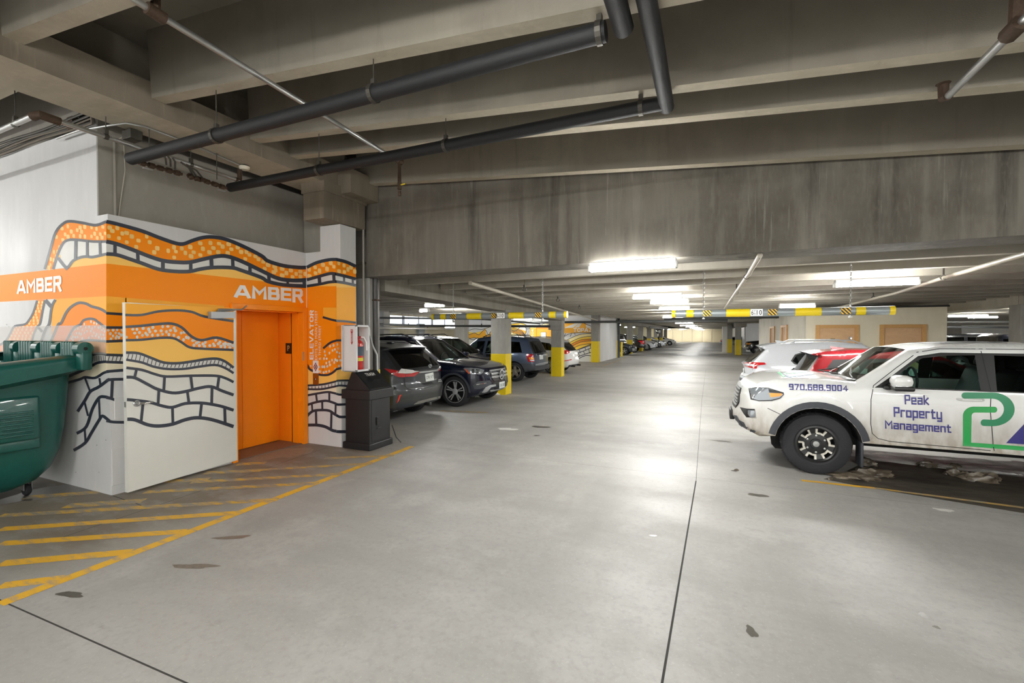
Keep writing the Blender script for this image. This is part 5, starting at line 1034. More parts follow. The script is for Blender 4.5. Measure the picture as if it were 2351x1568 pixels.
m.poly([(103,688),(128,686),(118.6,705),(113,742),(106,753),(99,770),(90,810),(70,810),(73,782),(85,751),(92,742),(97.5,713)], WH, .001)
m.between(F_, lambda x: 800, OR, 124, 246, o=.0011); m.between(G_, lambda x: max(interp(G_, x), interp(H_, x)), DEEP, 152, 246, o=.0012)
m.dots(G_, H_, 165, 244, 4, 7, WH, 8, 4, 1.8, o=.0018, rnd=True); m.between(lambda x: interp(H_, x) if x > 178 else 800, I_, AMB, 150, 246, o=.0013)
m.between(I_, J_, WH, 150, 246, o=.0013); m.between(J_, K_, CREAM, 150, 246, o=.0013)
E1 = [(690,85),(717,76.5),(734,67),(745,57),(749,34),(763,25),(780,15),(792,0)]; E2 = [(689,103),(713,97.5),(742,92),(751,85),(766,78),(784,73),(805,68)]; rd = random.Random(4); m.fill.mi = DOT
for yy in range(694, 792, 7):
    x = interp(E1, yy)+4+rd.uniform(0, 5)
    while x < interp(E2, yy)-3:
        m.fill.add([m.f(x+2.6*math.cos(.785*k), yy+3.6*math.sin(.785*k)+rd.uniform(-.6,.6), .0016) for k in range(8)], [tuple(range(8))]); x += rd.uniform(7.5, 11)
m.stroke([(85,690),(76.5,717),(67,734),(57,744.6),(34,749),(25,763),(15,780),(0,791.5),(-20,797)], 5); m.stroke([(103,689),(97.5,713),(92,742),(85,751),(78,766),(73,784),(68,805)], 5)
m.stroke([(127,688),(118.6,705),(113,742),(106,753),(99,770),(90,800)], 6); m.stroke([(104,689),(117,704)], 8); m.stroke([(88,752),(97,762)], 6)
for c, w in ((F_, 6), (G_, 5.5), (H_, 5.5), (I_, 6), (J_, 6), (K_, 6)): m.stroke(c, w)
for c in ([(178,945),(195,919),(207,899),(227,888),(247,873),(251,871)], [(176,995),(198,979.5),(212,939),(227,913.5),(240,911),(251,914)], [(169,1034),(195,1017),(209.5,994),(227,965),(235,955),(251,966.6)]): m.stroke(c, 7)
for a, b in [((195,868),(206,897)), ((228,868),(231,887)), ((193,920),(202,955)), ((227,917),(229,962)), ((194,981),(196,1015))]: m.stroke([a, b], 4.5, sm=False)
for k in range(10): m.stroke([(214+k*4, 817), (213+k*4, 829)], 1.2, sm=False)
q = MB(); put_text(q, 'AMBER', [FACES['left'](x, y, .0045) for x, y in ((38,679),(142.5,671),(142.5,630),(38,643))], (.27,), .75)
m.done(wall_left); q.build('mural_lettering', M_white, wall_left)
# ---- lobby face
m = Mural('lobby')
m.between(A, B, OR, 244, 705, 70); m.between(B, Cc, WH, 244, 705, 70); m.between(Cc, lambda x: max(interp(Cc, x), bt(x)), LT, 244, 705, 70)
m.between(lambda x: max(bt(x), interp(Cc, x)-1), lambda x: bb(x) if x < 525 else 703.5+.02*(x-525), OR, 244, 705, 70, o=.001)
m.dots(A, B, 250, 702, 10, 9.5, DOT, 5, 3, 2.1)
for c, w in ((A, 8.5), (B, 9), (Cc, 8.5)): m.stroke(cut(c, 244, 705), w)
for a, b, w in [((264,561),(264,586),8), ((316,578),(317,600),8), ((374,600),(374,619),9), ((438,603),(438,622),8), ((485,593),(486,614),9), ((534,594),(535,614),8), ((574,611),(574,626),8), ((617,632),(618,646),8), ((660,643),(661,653),6), ((698,644),(699,655),8)]: m.stroke([a, b], w, sm=False)
Fs, Gs, Hs, Is, Js, Ks = [(244,719),(290,722)], [(244,752),(290,752)], [(244,784),(290,782)], [(244,814.5),(290,816)], [(244,831),(290,832.6)], [(244,853),(292,849)]
m.between(bb, Fs, AMB, 244, 290, 8); m.between(Fs, Gs, OR, 244, 290, 8); m.between(Gs, Hs, DEEP, 244, 290, 8); m.between(Hs, Is, LT, 244, 290, 8); m.between(Is, Js, WH, 244, 290, 8); m.between(Js, Ks, CREAM, 244, 290, 8)
m.between(bb, lambda x: 700+.045*(x-290), AMB, 288, 530, 20); m.between(lambda x: bb(x), lambda x: 706, OR, 515, 705, 10, o=.0009)
m.dots(Gs, Hs, 250, 284, 6.5, 7.5, WH, 9, 4, 1.5, rnd=True)
for c in (Fs, Gs, Hs, Is, Js): m.stroke(c, 6)
for c in (Ks, [(244,873),(260,871),(292,870.5)], [(244,913),(258,916),(292,929)], [(244,966),(262,969),(292,969.5)]): m.stroke(c, 6.5)
m.stroke([(258,874),(256,915)], 7, sm=False)
for k in range(5): m.stroke([(251+k*9, 818), (248+k*9, 830)], 1.8, sm=False)
q = MB(); put_text(q, 'AMBER', [FACES['lobby'](x, y, .0045) for x, y in ((536,686),(697,697),(697,662),(536,652))], (.27,), .75)
m.done(wall_left); q.build('mural_lettering', M_white, wall_left)
# access panels in the narrow strip
for a, b, c, d in [((262,912),(288,909),(288,962),(262,963)), ((256,1032),(289,1025),(290,1108),(258,1116))]:
    P4 = [FACES['lobby'](x, y, 0) for x, y in (a, b, c, d)]; q = MB(); y0 = P4[0].y; y1 = P4[1].y; q.bbox((LX-.004, y0, P4[3].z), (LX+.006, y1, P4[0].z), .004); q.build('access_panel', M_wwall, wall_left)
# ---- pier
Fp = [(741,728),(758,733),(773,736.6),(796,738),(818,741)]; Gp = [(742,800),(758,787),(773,781.5),(789,781.5),(818,784)]; Hp = [(705,837),(711,847.5),(721,853),(732.5,860),(751,861),(763,856),(773,847.5),(789,844),(818,842)]
Ip = [(705,885),(737,883),(758,879),(777,874),(798,873.5),(818,875)]; Jp_ = [(705,893.5),(737,893.5),(761,889),(780,885),(794,886),(818,888)]; Kp = [(705,907.7),(725,904),(751,900),(765,902),(780,906),(795,906)]
for fc, x0, x1 in (('pier', 704.5, 772.6), ('pierR', 772.6, 817)):
    m = Mural(fc); X0, X1 = x0, x1
    m.between(A, B, OR, X0, X1, 20); m.between(B, Cc, WH, X0, X1, 20); m.between(Cc, lambda x: 660, LT if fc == 'pier' else LT, X0, X1, 20)
    m.between(lambda x: max(657, interp(Cc, x)) if fc == 'pier' else 660, lambda x: 706, OR if fc == 'pier' else AMB, X0, X1, 20, o=.001)
    m.dots(A, B, X0+4, X1-3, 9 if fc == 'pier' else 8, 10, DOT, 15, 3, 1.8)
    m.between(lambda x: 705, Fp, AMB, 741 if fc == 'pier' else X0, X1, 14); m.between(Fp, Gp, OR, 741 if fc == 'pier' else X0, X1, 14)
    m.between(Gp, Hp, DEEP, 741 if fc == 'pier' else X0, X1, 14); m.between(Hp, Ip, LT, X0, X1, 14); m.between(Ip, Jp_, WH, X0, X1, 14); m.between(Jp_, Kp, CREAM, X0, X1, 14)
    if fc == 'pier':
        m.between(lambda x: 657, lambda x: 836, OR, 704.5, 742, 4, o=.0011); m.between(lambda x: 835, Hp, DEEP, 706, 742, 14)
        m.dots([(706,836),(742,836)], Hp, 724, 742, 5, 6.5, WH, 22, 2, 1.5, rnd=True); m.dots([(706,832),(716,838)], [(706,838),(716,846)], 707, 714, 4, 5, WH, 23, 1, 1.4, rnd=True)
    m.dots(Gp, Hp, max(X0+1, 744), min(X1-1, 790), 4.6, 6.4, WH, 17, 6, 1.6, rnd=True)
    for c, w in ((A, 7.5), (B, 7), (Cc, 6.5), (Fp, 5), (Gp, 5), (Hp, 5), (Ip, 4.5), (Jp_, 4.5), (Kp, 5), ([(705,930),(723,924),(746.6,920),(761,923),(777,929),(795,928)], 5.5), ([(705,955),(718,944),(737,941.4),(756,943),(768,951),(780,957),(795,957)], 6), ([(706,976),(728,976),(746.6,979.7),(763,988),(777,991),(795,991)], 7)):
        c2 = [p for p in c if X0-.1 <= p[0] <= X1+.1]; lo, hi = max(X0, c[0][0]), min(X1, c[-1][0])
        c2 = cut(c, lo, hi); m.stroke([(p[0], p[1]) for p in c2], w)
    seps = [((733,637),(734,652),8), ((766,631),(767,647),7)] if fc == 'pier' else [((790,635),(790,649),5), ((810,641),(810,653),5)]
    if fc == 'pier': seps += [((725.6,906),(728,923),4.5), ((756,902),(756,922),4.5), ((716,928),(717,943),4), ((739.6,922),(740,941),4.5), ((770.7,928),(770,952),4.5), ((725.4,945),(726,976),5), ((761,947),(760,984),5)]
    for a, b, w in seps: m.stroke([a, b], w, sm=False)
    for k in range(9 if fc == 'pier' else 5): m.stroke([(X0+4+k*7.6, interp(Ip, X0+4+k*7.6)+3), (X0+4+k*7.6, interp(Jp_, X0+4+k*7.6)-2)], 1.4, sm=False)
    m.done(wall_left)
def vtext(s, x0, x1, yb, yt, bold, sp=1.0, o=.0032):   # text running upwards on the pier: occupies columns x0..x1, from yb (start) to yt (end)
    q = MB(); f = FACES['pier']; put_text(q, s, [f(x1, yb, o), f(x1, yt, o), f(x0, yt, o), f(x0, yb, o)], bold, sp); q.build('mural_lettering', M_white, wall_left)
vtext('ELEVATOR', 710, 720.5, 825.5, 711.5, (.25,), 1.2); vtext('EXITS TO MAIN STREET', 723, 728.5, 826.5, 713, .0, 1.05); vtext('& THIRD STREET', 731.5, 736.5, 826.5, 747, .0, 1.05)
# ---- the open door
door_leaf = empty('swing_door', DP1, label='tall white mural painted door swung open flat against the lobby wall', cat='door'); ROOT['swing_door'] = Vector(DP1)
u = (DP1-DP0).normalized(); th = _dn*-.045; zt = 2.085
q = MB(); P4 = [DP0, DP1, DP1+th, DP0+th]; q.add([p+Vector((0,0,.03)) for p in P4]+[p+Vector((0,0,zt)) for p in P4], [(3,2,1,0),(4,5,6,7),(0,1,5,4),(1,2,6,5),(2,3,7,6),(3,0,4,7)])
q.build('door_panel', mat('door_white', '#dfdfd8', .3, noise=.02, nscale=5), door_leaf)
Fd = [(280,723),(325,723),(363.6,715),(405.7,712.5),(440,716),(471,727),(540,738)]; Gd = [(280,751),(325,748),(363.6,744),(394,743),(417,751.6),(440,772.6),(463,781),(497.5,775),(540,788)]; Hd = [(280,781.4),(325,780),(367,775.7),(398,776.5),(417,786),(436,797.5),(467,800.6),(540,803.5)]
Id = [(280,809),(318,811),(348,822),(375,832),(406,834),(440,830),(471,825),(497.5,823.5),(517,830),(540,847)]; Jd = [(280,824),(325,832),(352,841.5),(383,847),(421,847),(459,841.5),(494,838),(517,845),(540,859)]; Kd = [(280,843),(325,849),(356,859),(383,864.5),(440,862.6),(494,862.6),(517,868),(540,879)]
Ld = [(280,865),(310,867.6),(338.6,882),(361.5,893.5),(396,902),(424.7,899),(459,890.6),(485,887.7),(511,897.8),(540,908)]; Md = [(280,916.4),(310,919),(344,923.6),(373,932),(396,935),(424.7,926.5),(459,925),(485,928),(511,933.6),(540,943)]; Nd = [(280,961.8),(310,963.8),(338.6,975),(364.4,978),(396,973.8),(424.7,963.8),(453,959),(488,963.8),(540,980.5)]
m = Mural('door'); dx0 = lambda y: 286.5+(y-695)*.0195; X1 = 536.3
dtop = lambda x: 696+.045*(x-287)
for c1, c2, col in ((dtop, Fd, AMB), (Fd, Gd, OR), (Gd, Hd, DEEP), (Hd, Id, LT), (Id, Jd, WH), (Jd, Kd, CREAM)):
    y_ = (c2 if not callable(c2) else Fd)[0][1]; m.between(c1, c2, col, dx0(y_)+.5, X1, 50)
m.dots(Gd, Hd, 292, 534, 7.2, 7.6, WH, 31, 3, 1.65, rnd=True)
for c, w in ((Fd,5.5),(Gd,6),(Hd,5.5),(Id,6),(Jd,5.5),(Kd,6),(Ld,7),(Md,7),(Nd,8)): m.stroke(cut(c, dx0(c[0][1])+.6, X1), w)
for a, b in [((313,850),(309,867)), ((378,864),(376,898)), ((438,863),(442,896)), ((503,865),(499,893)), ((365,894),(363,930)), ((430,898),(434,925)), ((487,888),(486,927)), ((329,921),(324,969)), ((396,935),(397,973)), ((463,926),(459,960)), ((516,935),(517,972))]: m.stroke([a, b], 6.5, sm=False)
for k in range(27): x = 294+k*9; m.stroke([(x+2, interp(Id, x)+3), (x-1, interp(Jd, x)-3)], 1.8, sm=False)
m.done(door_leaf)
hp = onDoor(314, 926); hn = _dn
q = MB(); q.lathe([(.0,.012),(.032,.012),(.04,.002),(.04,0)], hp, hn, 20); rose = q.build('handle_rose', M_chrome, door_leaf, True)
q = MB(); q.tube([hp+hn*.01, hp+hn*.055, hp+hn*.06+u*.02, hp+hn*.058+u*.13], [.012,.012,.012,.008], 10); q.build('door_handle', M_chrome, door_leaf, True)
q = MB(); q.bbox((0,0,0),(.01,.03,.06),.002); pe = DP0+Vector((0,0,hp.z)); q2 = MB(); q2.add([pe+th*.2+Vector((v[0]*-.3, v[1]*.0-.002, v[2]-.03))+th*(v[1]/.03*.5) for v in q.v], q.f); q2.build('latch', M_steel, door_leaf)
# closer: body on the door, arm to the frame
c0 = onDoor(477, 722); c1 = onDoor(534, 722)
q = MB(); a_, b_ = c0, c1; n4 = [a_, b_, b_+hn*.06, a_+hn*.06]; q.add([p+Vector((0,0,-.05)) for p in n4]+[p+Vector((0,0,.035)) for p in n4], [(3,2,1,0),(4,5,6,7),(0,1,5,4),(1,2,6,5),(2,3,7,6),(3,0,4,7)])
closer = q.build('door_closer', mat('closer_grey', '#a3a5a6', .4, metal=.4), door_leaf)
q = MB(); q.tube([c0+u*.12+hn*.03+Vector((0,0,.04)), c0+u*.12+hn*.03+Vector((0,0,.07)), c1+u*.1+hn*.05+Vector((0,0,.07)), DP1+Vector((.05,.12,2.13))], .011, 8); q.tube([c0+u*.1+hn*.03+Vector((0,0,.045)), c1+hn*.035+Vector((0,0,.06))], .013, 8); q.build('closer_arm', M_steel, closer)
# protective clear sheet over the lower left face
m_sheet = bpy.data.materials.new('milky_sheet'); m_sheet.use_nodes = True; b = m_sheet.node_tree.nodes['Principled BSDF']; b.inputs['Base Color'].default_value = lin('#e4e2de'); b.inputs['Alpha'].default_value = .30; b.inputs['Roughness'].default_value = .12
q = MB(); z1 = atY(120, 748, LY).z; q.box((-9.5, LY-.008, atY(215, 813, LY).z), (LX+.002, LY-.005, z1)); sh = empty('protective_sheet', (-7.5, LY-.006, 0), label='milky clear protective sheet screwed over the lower mural behind the green cart', cat='panel'); q.build('sheet', m_sheet, sh)
for x, y in ((20,750),(115,750),(15,745),(243,1010),(222,1022),(227,1084),(174,1084)):
    q = MB(); p = FACES['left'](x, y, .008); q.lathe([(0,.003),(.006,.002),(.007,0)], p, (0,-1,0), 8); q.build('screw', M_steel, sh)
# small signs on the pier
f = FACES['pier']
sg = empty('stair_sign', f(726, 870, 0), label='small white square sign with red diamond elevator symbol on the orange pier', cat='sign')
q = MB(); a_ = f(719, 856.5, 0); b_ = f(731.5, 828, 0); q.bbox((a_.x, PY-.006, a_.z), (b_.x, PY-.0005, b_.z), .002); q.build('plate', M_white, sg)
q = MB(); q.mi = 0; cc = (a_+b_)/2; w_, h_ = (b_.x-a_.x)*.42, (b_.z-a_.z)*.36; q.add([(cc.x+w_*s1, PY-.0066, cc.z+h_*s2) for s1, s2 in ((0,-1),(1,0),(0,1),(-1,0))], [(0,1,2,3)]); q.build('diamond', mat('dark_red', '#7a1420', .4), sg)
q = MB()
for dx, dzz in ((0,.45),(0,-.45),(-.42,0),(.42,0)): q.lathe([(h_*.12,0),(h_*.2,0)], (cc.x+dx*w_, PY-.0070, cc.z+dzz*h_), (0,-1,0), 12)
q.build('emblem_rings', M_white, sg)
sp_ = empty('call_plate', f(725, 880, 0), label='brown elevator call button plate below the diamond sign', cat='button plate')
q = MB(); a_ = f(719.5, 882.5, 0); b_ = f(732, 857.5, 0); q.bbox((a_.x, PY-.01, a_.z), (b_.x, PY-.0005, b_.z), .003); q.build('plate', mat('bronze_plate', '#9a5a1c', .35, metal=.4), sp_)
q = MB(); cc = (a_+b_)/2; q.bbox((cc.x-.022, PY-.013, cc.z-.012), (cc.x+.022, PY-.009, cc.z+.014), .002); q.build('button', M_black, sp_); q = MB(); q.box((cc.x-.004, PY-.0145, cc.z-.006), (cc.x+.012, PY-.0125, cc.z+.006)); q.build('symbol', M_white, sp_)
# ---------------------------------------------------------------- trash receptacle
tr = empty('trash_bin', (-4.9, 5.53, 0), label='black steel trash bin with sloped lid beside the mural pier', cat='trash bin')
M_tb = mat('bin_black', '#1a1b1d', .42, noise=.15, nscale=25)
x0, x1, y0, y1 = -5.17, -4.64, 5.30, 5.83
q = MB(); q.bbox((x0+.03, y0+.03, .09), (x1-.03, y1-.03, .78), .008); body_ = q.build('body', M_tb, tr)
q = MB(); q.bbox((x0, y0, 0), (x1, y1, .10), .01); q.build('base', M_tb, tr)
q = MB(); q.bbox((x0-.01, y0-.01, .76), (x1+.01, y1+.01, .90), .008); q.build('rim', M_tb, tr)
yb0, yb1 = y0+.02, y1-.02; xa, xb = x0+.05, x1-.0; zl, zh = .90, 1.165
q = MB(); q.add([(xa,yb0,zl),(xb,yb0,zl),(xa+.12,yb0,zh),(xa+.18,yb0,zh),(xa,yb1,zl),(xb,yb1,zl),(xa+.12,yb1,zh),(xa+.18,yb1,zh)], [(0,1,3,2),(4,6,7,5),(0,4,5,1),(1,5,7,3),(3,7,6,2),(2,6,4,0)]); q.build('hood', M_tb, tr)
sl = Vector((xb-xa-.18, 0, zl-zh)).normalized(); nl = Vector((-sl.z, 0, sl.x)); nl = nl if nl.z > 0 else -nl; o_ = Vector((xa+.18, 0, zh))
def onlid(s_, y_, h_=.0): return o_+sl*s_+nl*h_+Vector((0, y_, 0))
LL = math.hypot(xb-xa-.18, zl-zh)
def lidbox(s0, s1, ya, yb, h0, h1): return MB().add([onlid(s, y, h) for h in (h0, h1) for s, y in ((s0,ya),(s1,ya),(s1,yb),(s0,yb))], [(3,2,1,0),(4,5,6,7),(0,1,5,4),(1,2,6,5),(2,3,7,6),(3,0,4,7)])
lidbox(.02, LL-.02, yb0+.02, yb1-.02, .0, .014).build('lid', M_tb, tr)
hd = lidbox(.16, .24, (yb0+yb1)/2-.08, (yb0+yb1)/2+.08, .012, .05).build('lid_handle', M_black, tr)
q = MB(); ym = (yb0+yb1)/2; put_text(q, 'TRASH', [onlid(.12, ym-.10, .0155), onlid(.12, ym+.10, .0155), onlid(.055, ym+.10, .0155), onlid(.055, ym-.10, .0155)], .02, 1.1); q.build('lettering', M_white, tr)
q = MB(); q.bbox((x1-.034, y0+.07, .12), (x1-.024, y1-.06, .75), .004); dr_ = q.build('service_door', M_tb, tr)
q = MB(); q.bbox((x1-.03, 5.47, .36), (x1-.005, 5.51, .48), .008); q.bbox((x1-.03, 5.48, .30), (x1-.012, 5.58, .312), .003); q.build('door_pull', M_black, dr_)
q = MB(); q.tube([(x1+.0, y1-.02, .3), (x1+.04, y1+.03, .1), (x1+.12, y1+.05, .02)], .008, 6); q.build('chain_strap', M_black, tr)
# ---------------------------------------------------------------- fire extinguisher cabinet on the pier corner
cb = empty('extinguisher_cabinet', (-5.05, 5.5, .85), label='white angled fire extinguisher cabinet on the corner of the mural pier', cat='cabinet')
M_cab = mat('cabinet_white', '#dfdfe0', .35)
Yc_ = 5.30
pA = atY(790, 850, Yc_-.04); pB = atY(815.5, 855, Yc_-.04); zt_ = atY(790, 746, Yc_-.04).z; zb_ = pA.z-.02
cx0, cx1 = pA.x, pB.x; cy0, cy1 = Yc_-.04, Yc_+.25
xr_ = lambda px, y: xAt(px, y)
q = MB(); q.bbox((cx0, cy0, zb_), (cx1, cy0+.02, zt_), .004); q.bbox((cx0, cy0, zt_-.015), (cx1+.02, cy1, zt_), .003); q.bbox((cx0, cy0, zb_), (cx1+.02, cy1, zb_+.015), .003); q.bbox((cx0-.01, cy0, zb_), (cx0+.01, PY, zt_), .003); q.bbox((cx0+.04, cy1-.015, zb_), (cx1+.02, cy1, zt_), .003); q.bbox((-5.205, PY, zb_), (-5.19, cy1, zt_), .003)
q.build('cabinet_box', M_cab, cb)
q = MB()
for a, b in (((cx1, cy0, zb_), (cx1+.025, cy0+.03, zt_)), ((cx1, cy1-.03, zb_), (cx1+.025, cy1, zt_)), ((cx1, cy0, zt_-.03), (cx1+.025, cy1, zt_)), ((cx1, cy0, zb_), (cx1+.025, cy1, zb_+.03))): q.bbox(a, b, .004)
q.build('front_frame', M_cab, cb)
q = MB(); ax_ = cx0+(cx1-cx0)*.72; aw = .022; za, zb2 = zt_-.06, zt_-.30
q.add([(ax_+s*aw*.75, cy0-.0015, zz) for s, zz in ((-1.3,za),(-.5,za-.012),(0,za-.004),(.5,za-.012),(1.3,za),(1.3,za-.045),(.85,za-.06),(.85,zb2+.045),(1.35,zb2+.045),(0,zb2),(-1.35,zb2+.045),(-.85,zb2+.045),(-.85,za-.06),(-1.3,za-.045))], [tuple(range(13, -1, -1))])
ar = q.build('arrow_sign', M_red, cb); q = MB(); put_text(q, 'FIRE', [(ax_-.014, cy0-.0022, za-.04), (ax_+.014, cy0-.0022, za-.04), (ax_+.014, cy0-.0022, za-.016), (ax_-.014, cy0-.0022, za-.016)], .01)
for k, ch in enumerate('EXTINGUISHER'): put_text(q, ch, [(ax_-.007, cy0-.0022, za-.064-.0118*k-.009), (ax_+.007, cy0-.0022, za-.064-.0118*k-.009), (ax_+.007, cy0-.0022, za-.064-.0118*k), (ax_-.007, cy0-.0022, za-.064-.0118*k)], .01)
q.build('sign_lettering', M_white, ar)
ex = empty('fire_extinguisher', (cx1-.085, cy0+.17, zb_+.016), label='red fire extinguisher standing inside the open white cabinet', cat='fire extinguisher')
ec = Vector((cx1-.085, cy0+.17, zb_+.016)); q = MB(); q.lathe([(0,0),(.062,0),(.066,.01),(.066,.40),(.055,.435),(.025,.455),(.022,.48),(0,.48)], ec, (0,0,1), 24); q.build('cylinder', mat('extinguisher_red', '#c4231d', .22, coat=.6), ex, True)
q = MB(); q.lathe([(.0668,.14),(.0668,.19)], ec, (0,0,1), 24); q.build('label_band', mat('label_yellow', '#e6cf3a', .4), ex); q = MB(); q.lathe([(.0668,.22),(.0668,.36)], ec, (0,0,1), 24); q.build('label', mat('label_slate', '#3c4a58', .4), ex)
q = MB(); q.bbox((ec.x-.02, ec.y-.05, ec.z+.48), (ec.x+.02, ec.y+.03, ec.z+.52), .006); q.tube([ec+Vector((0,-.03,.51)), ec+Vector((.01,-.09,.56)), ec+Vector((.02,-.12,.55))], .01, 8); q.build('valve', M_red, ex)
q = MB(); q.tube([ec+Vector((0,.02,.50)), ec+Vector((.04,.07,.50)), ec+Vector((.075,.085,.42)), ec+Vector((.08,.085,.30))], .014, 8); q.build('hose', M_white, ex, True)
# ---------------------------------------------------------------- green waste cart
M_gr = mat('cart_green', '#15574f', .33, noise=.12, nscale=18, coat=.25, bump=.06)
ct = empty('waste_cart', (-7.2, 1.8, 0), label='large dark green plastic waste cart with ribbed hinge knuckles beside the mural wall', cat='waste cart')
XL, YF = -7.95, .55
def loop(z, xr, yb, ins=0, r=.14):     # rounded-rectangle section of the tub at one height
    P = []; x1_, x0_, y1_, y0_ = xr-ins, XL+(-6.45-xr)+ins, yb-ins, YF+(2.64-yb)*.8+ins
    for cxx, cyy, a0 in ((x1_-r, y0_+r, -90), (x1_-r, y1_-r, 0), (x0_+r, y1_-r, 90), (x0_+r, y0_+r, 180)):
        for k in range(7): a = R(a0+90*k/6); P.append((cxx+r*math.cos(a), cyy+r*math.sin(a), z))
    return P
secs = [(.105,-6.74,2.14),(.12,-6.66,2.28),(.18,-6.60,2.42),(.30,-6.56,2.52),(.48,-6.52,2.58),(.75,-6.49,2.615),(1.05,-6.46,2.63),(1.30,-6.44,2.64),(1.42,-6.43,2.645),(1.42,-6.47,2.60),(1.10,-6.52,2.56),(.5,-6.62,2.48)]
q = MB(); Ls = [loop(*s_) for s_ in secs]; n = len(Ls[0]); vs = [p for L_ in Ls for p in L_]
q.add(vs, [(i*n+k, i*n+(k+1) % n, (i+1)*n+(k+1) % n, (i+1)*n+k) for i in range(len(Ls)-1) for k in range(n)]+[tuple(range(n-1,-1,-1)), tuple(range((len(Ls)-1)*n, len(Ls)*n))]); q.build('tub', M_gr, ct, True, 50)
# rim: broad rolled lip along the side, deeper towards the front
prof = [(.0,0.0),(.14,.02),(.20,.10),(.205,.30),(.215,.62),(.22,.86),(.19,.97),(.10,1.0),(.02,.97)]
def ztop(y): return 1.535-.11*max(0, 2.65-y)
def zlow(y): return 1.36-.32*min(1, max(0, (2.62-y)/.5))-.06*max(0, 2.1-y)
q = MB(); Lr = []
for d_, t_ in prof:
    P = loop(0, -6.43, 2.645, -d_*1.05, .16); Lr.append([(p[0], min(p[1], 2.70), zlow(p[1])+(ztop(p[1])-zlow(p[1]))*t_) for p in P])
vs = [p for L_ in Lr for p in L_]; q.add(vs, [(i*n+k, i*n+(k+1) % n, (i+1)*n+(k+1) % n, (i+1)*n+k) for i in range(len(Lr)-1) for k in range(n)]); q.build('rim', M_gr, ct, True, 60)
# raised ribbed panel on the side
pX = -6.48; pa, pb_ = atX(89, 906, pX), atX(91, 1006, pX)
q = MB(); q.bbox((pX-.1, YF+.3, pb_.z), (pX+.045, pa.y, pa.z), .03); pn = q.build('side_panel', M_gr, ct, True, 50)
for k in range(7):
    zz = atX(70, 944+k*8.6, pX+.05).z; q = MB(); q.bbox((pX+.03, YF+.4, zz-.012), (pX+.062, pa.y-.06, zz+.006), .006); q.build('panel_rib', M_gr, pn, True, 50)
q = MB(); q.bbox((pX-.1, YF+.3, pb_.z-.10), (pX+.012, pa.y+.01, pb_.z+.02), .02); q.build('panel_ledge', M_gr, ct, True, 50)
# hinge knuckles along the back rim
kb = 2.60
for i, (pa, pb) in enumerate([(21,50),(56,104),(106,150),(152,200)]):
    a_, b_ = xAt(pa, kb), xAt(pb, kb); q = MB(); nr = 5; wv = (b_-a_)
    for k in range(nr):
        xx = a_+wv*.62*(k+.5)/nr; q.bbox((xx-wv*.045, kb-.06, 1.38), (xx+wv*.045, kb+.05, 1.665), .015)
    q.bbox((a_, kb-.03, 1.36), (a_+wv*.62, kb+.05, 1.645), .02); q.build('hinge_rib_block', M_gr, ct, True, 50)
    q = MB(); q.bbox((b_-wv*.30, kb-.05, 1.36), (b_-wv*.02, kb+.05, 1.56), .02); q.lathe([(0,0),(.07,0),(.07,wv*.26),(0,wv*.26)], (b_-wv*.29, kb-.01, 1.59), (1,0,0), 20); q.build('hinge_knuckle', M_gr, ct, True, 50)
    q = MB(); q.lathe([(0,0),(.018,0)], (b_-wv*.03+.004, kb-.01, 1.59), (1,0,0), 12); q.build('hinge_hole', M_dark, ct)
def caster(x, y):
    q = MB(); q.lathe([(0,-.025),(.05,-.025),(.062,-.012),(.062,.012),(.05,.025),(0,.025)], (x, y, .062), (0,1,0), 20); c_ = q.build('caster_wheel', M_rubber, ct, True)
    q = MB(); q.bbox((x-.035, y-.035, .06), (x+.035, y-.028, .19), .004); q.bbox((x-.035, y+.028, .06), (x+.035, y+.035, .19), .004); q.bbox((x-.05, y-.05, .165), (x+.05, y+.05, .19), .004); q.build('caster_fork', M_steel, c_)
caster(-6.78, 2.36); caster(-6.78, 1.0); caster(-7.6, 2.3); caster(-7.6, 1.0)
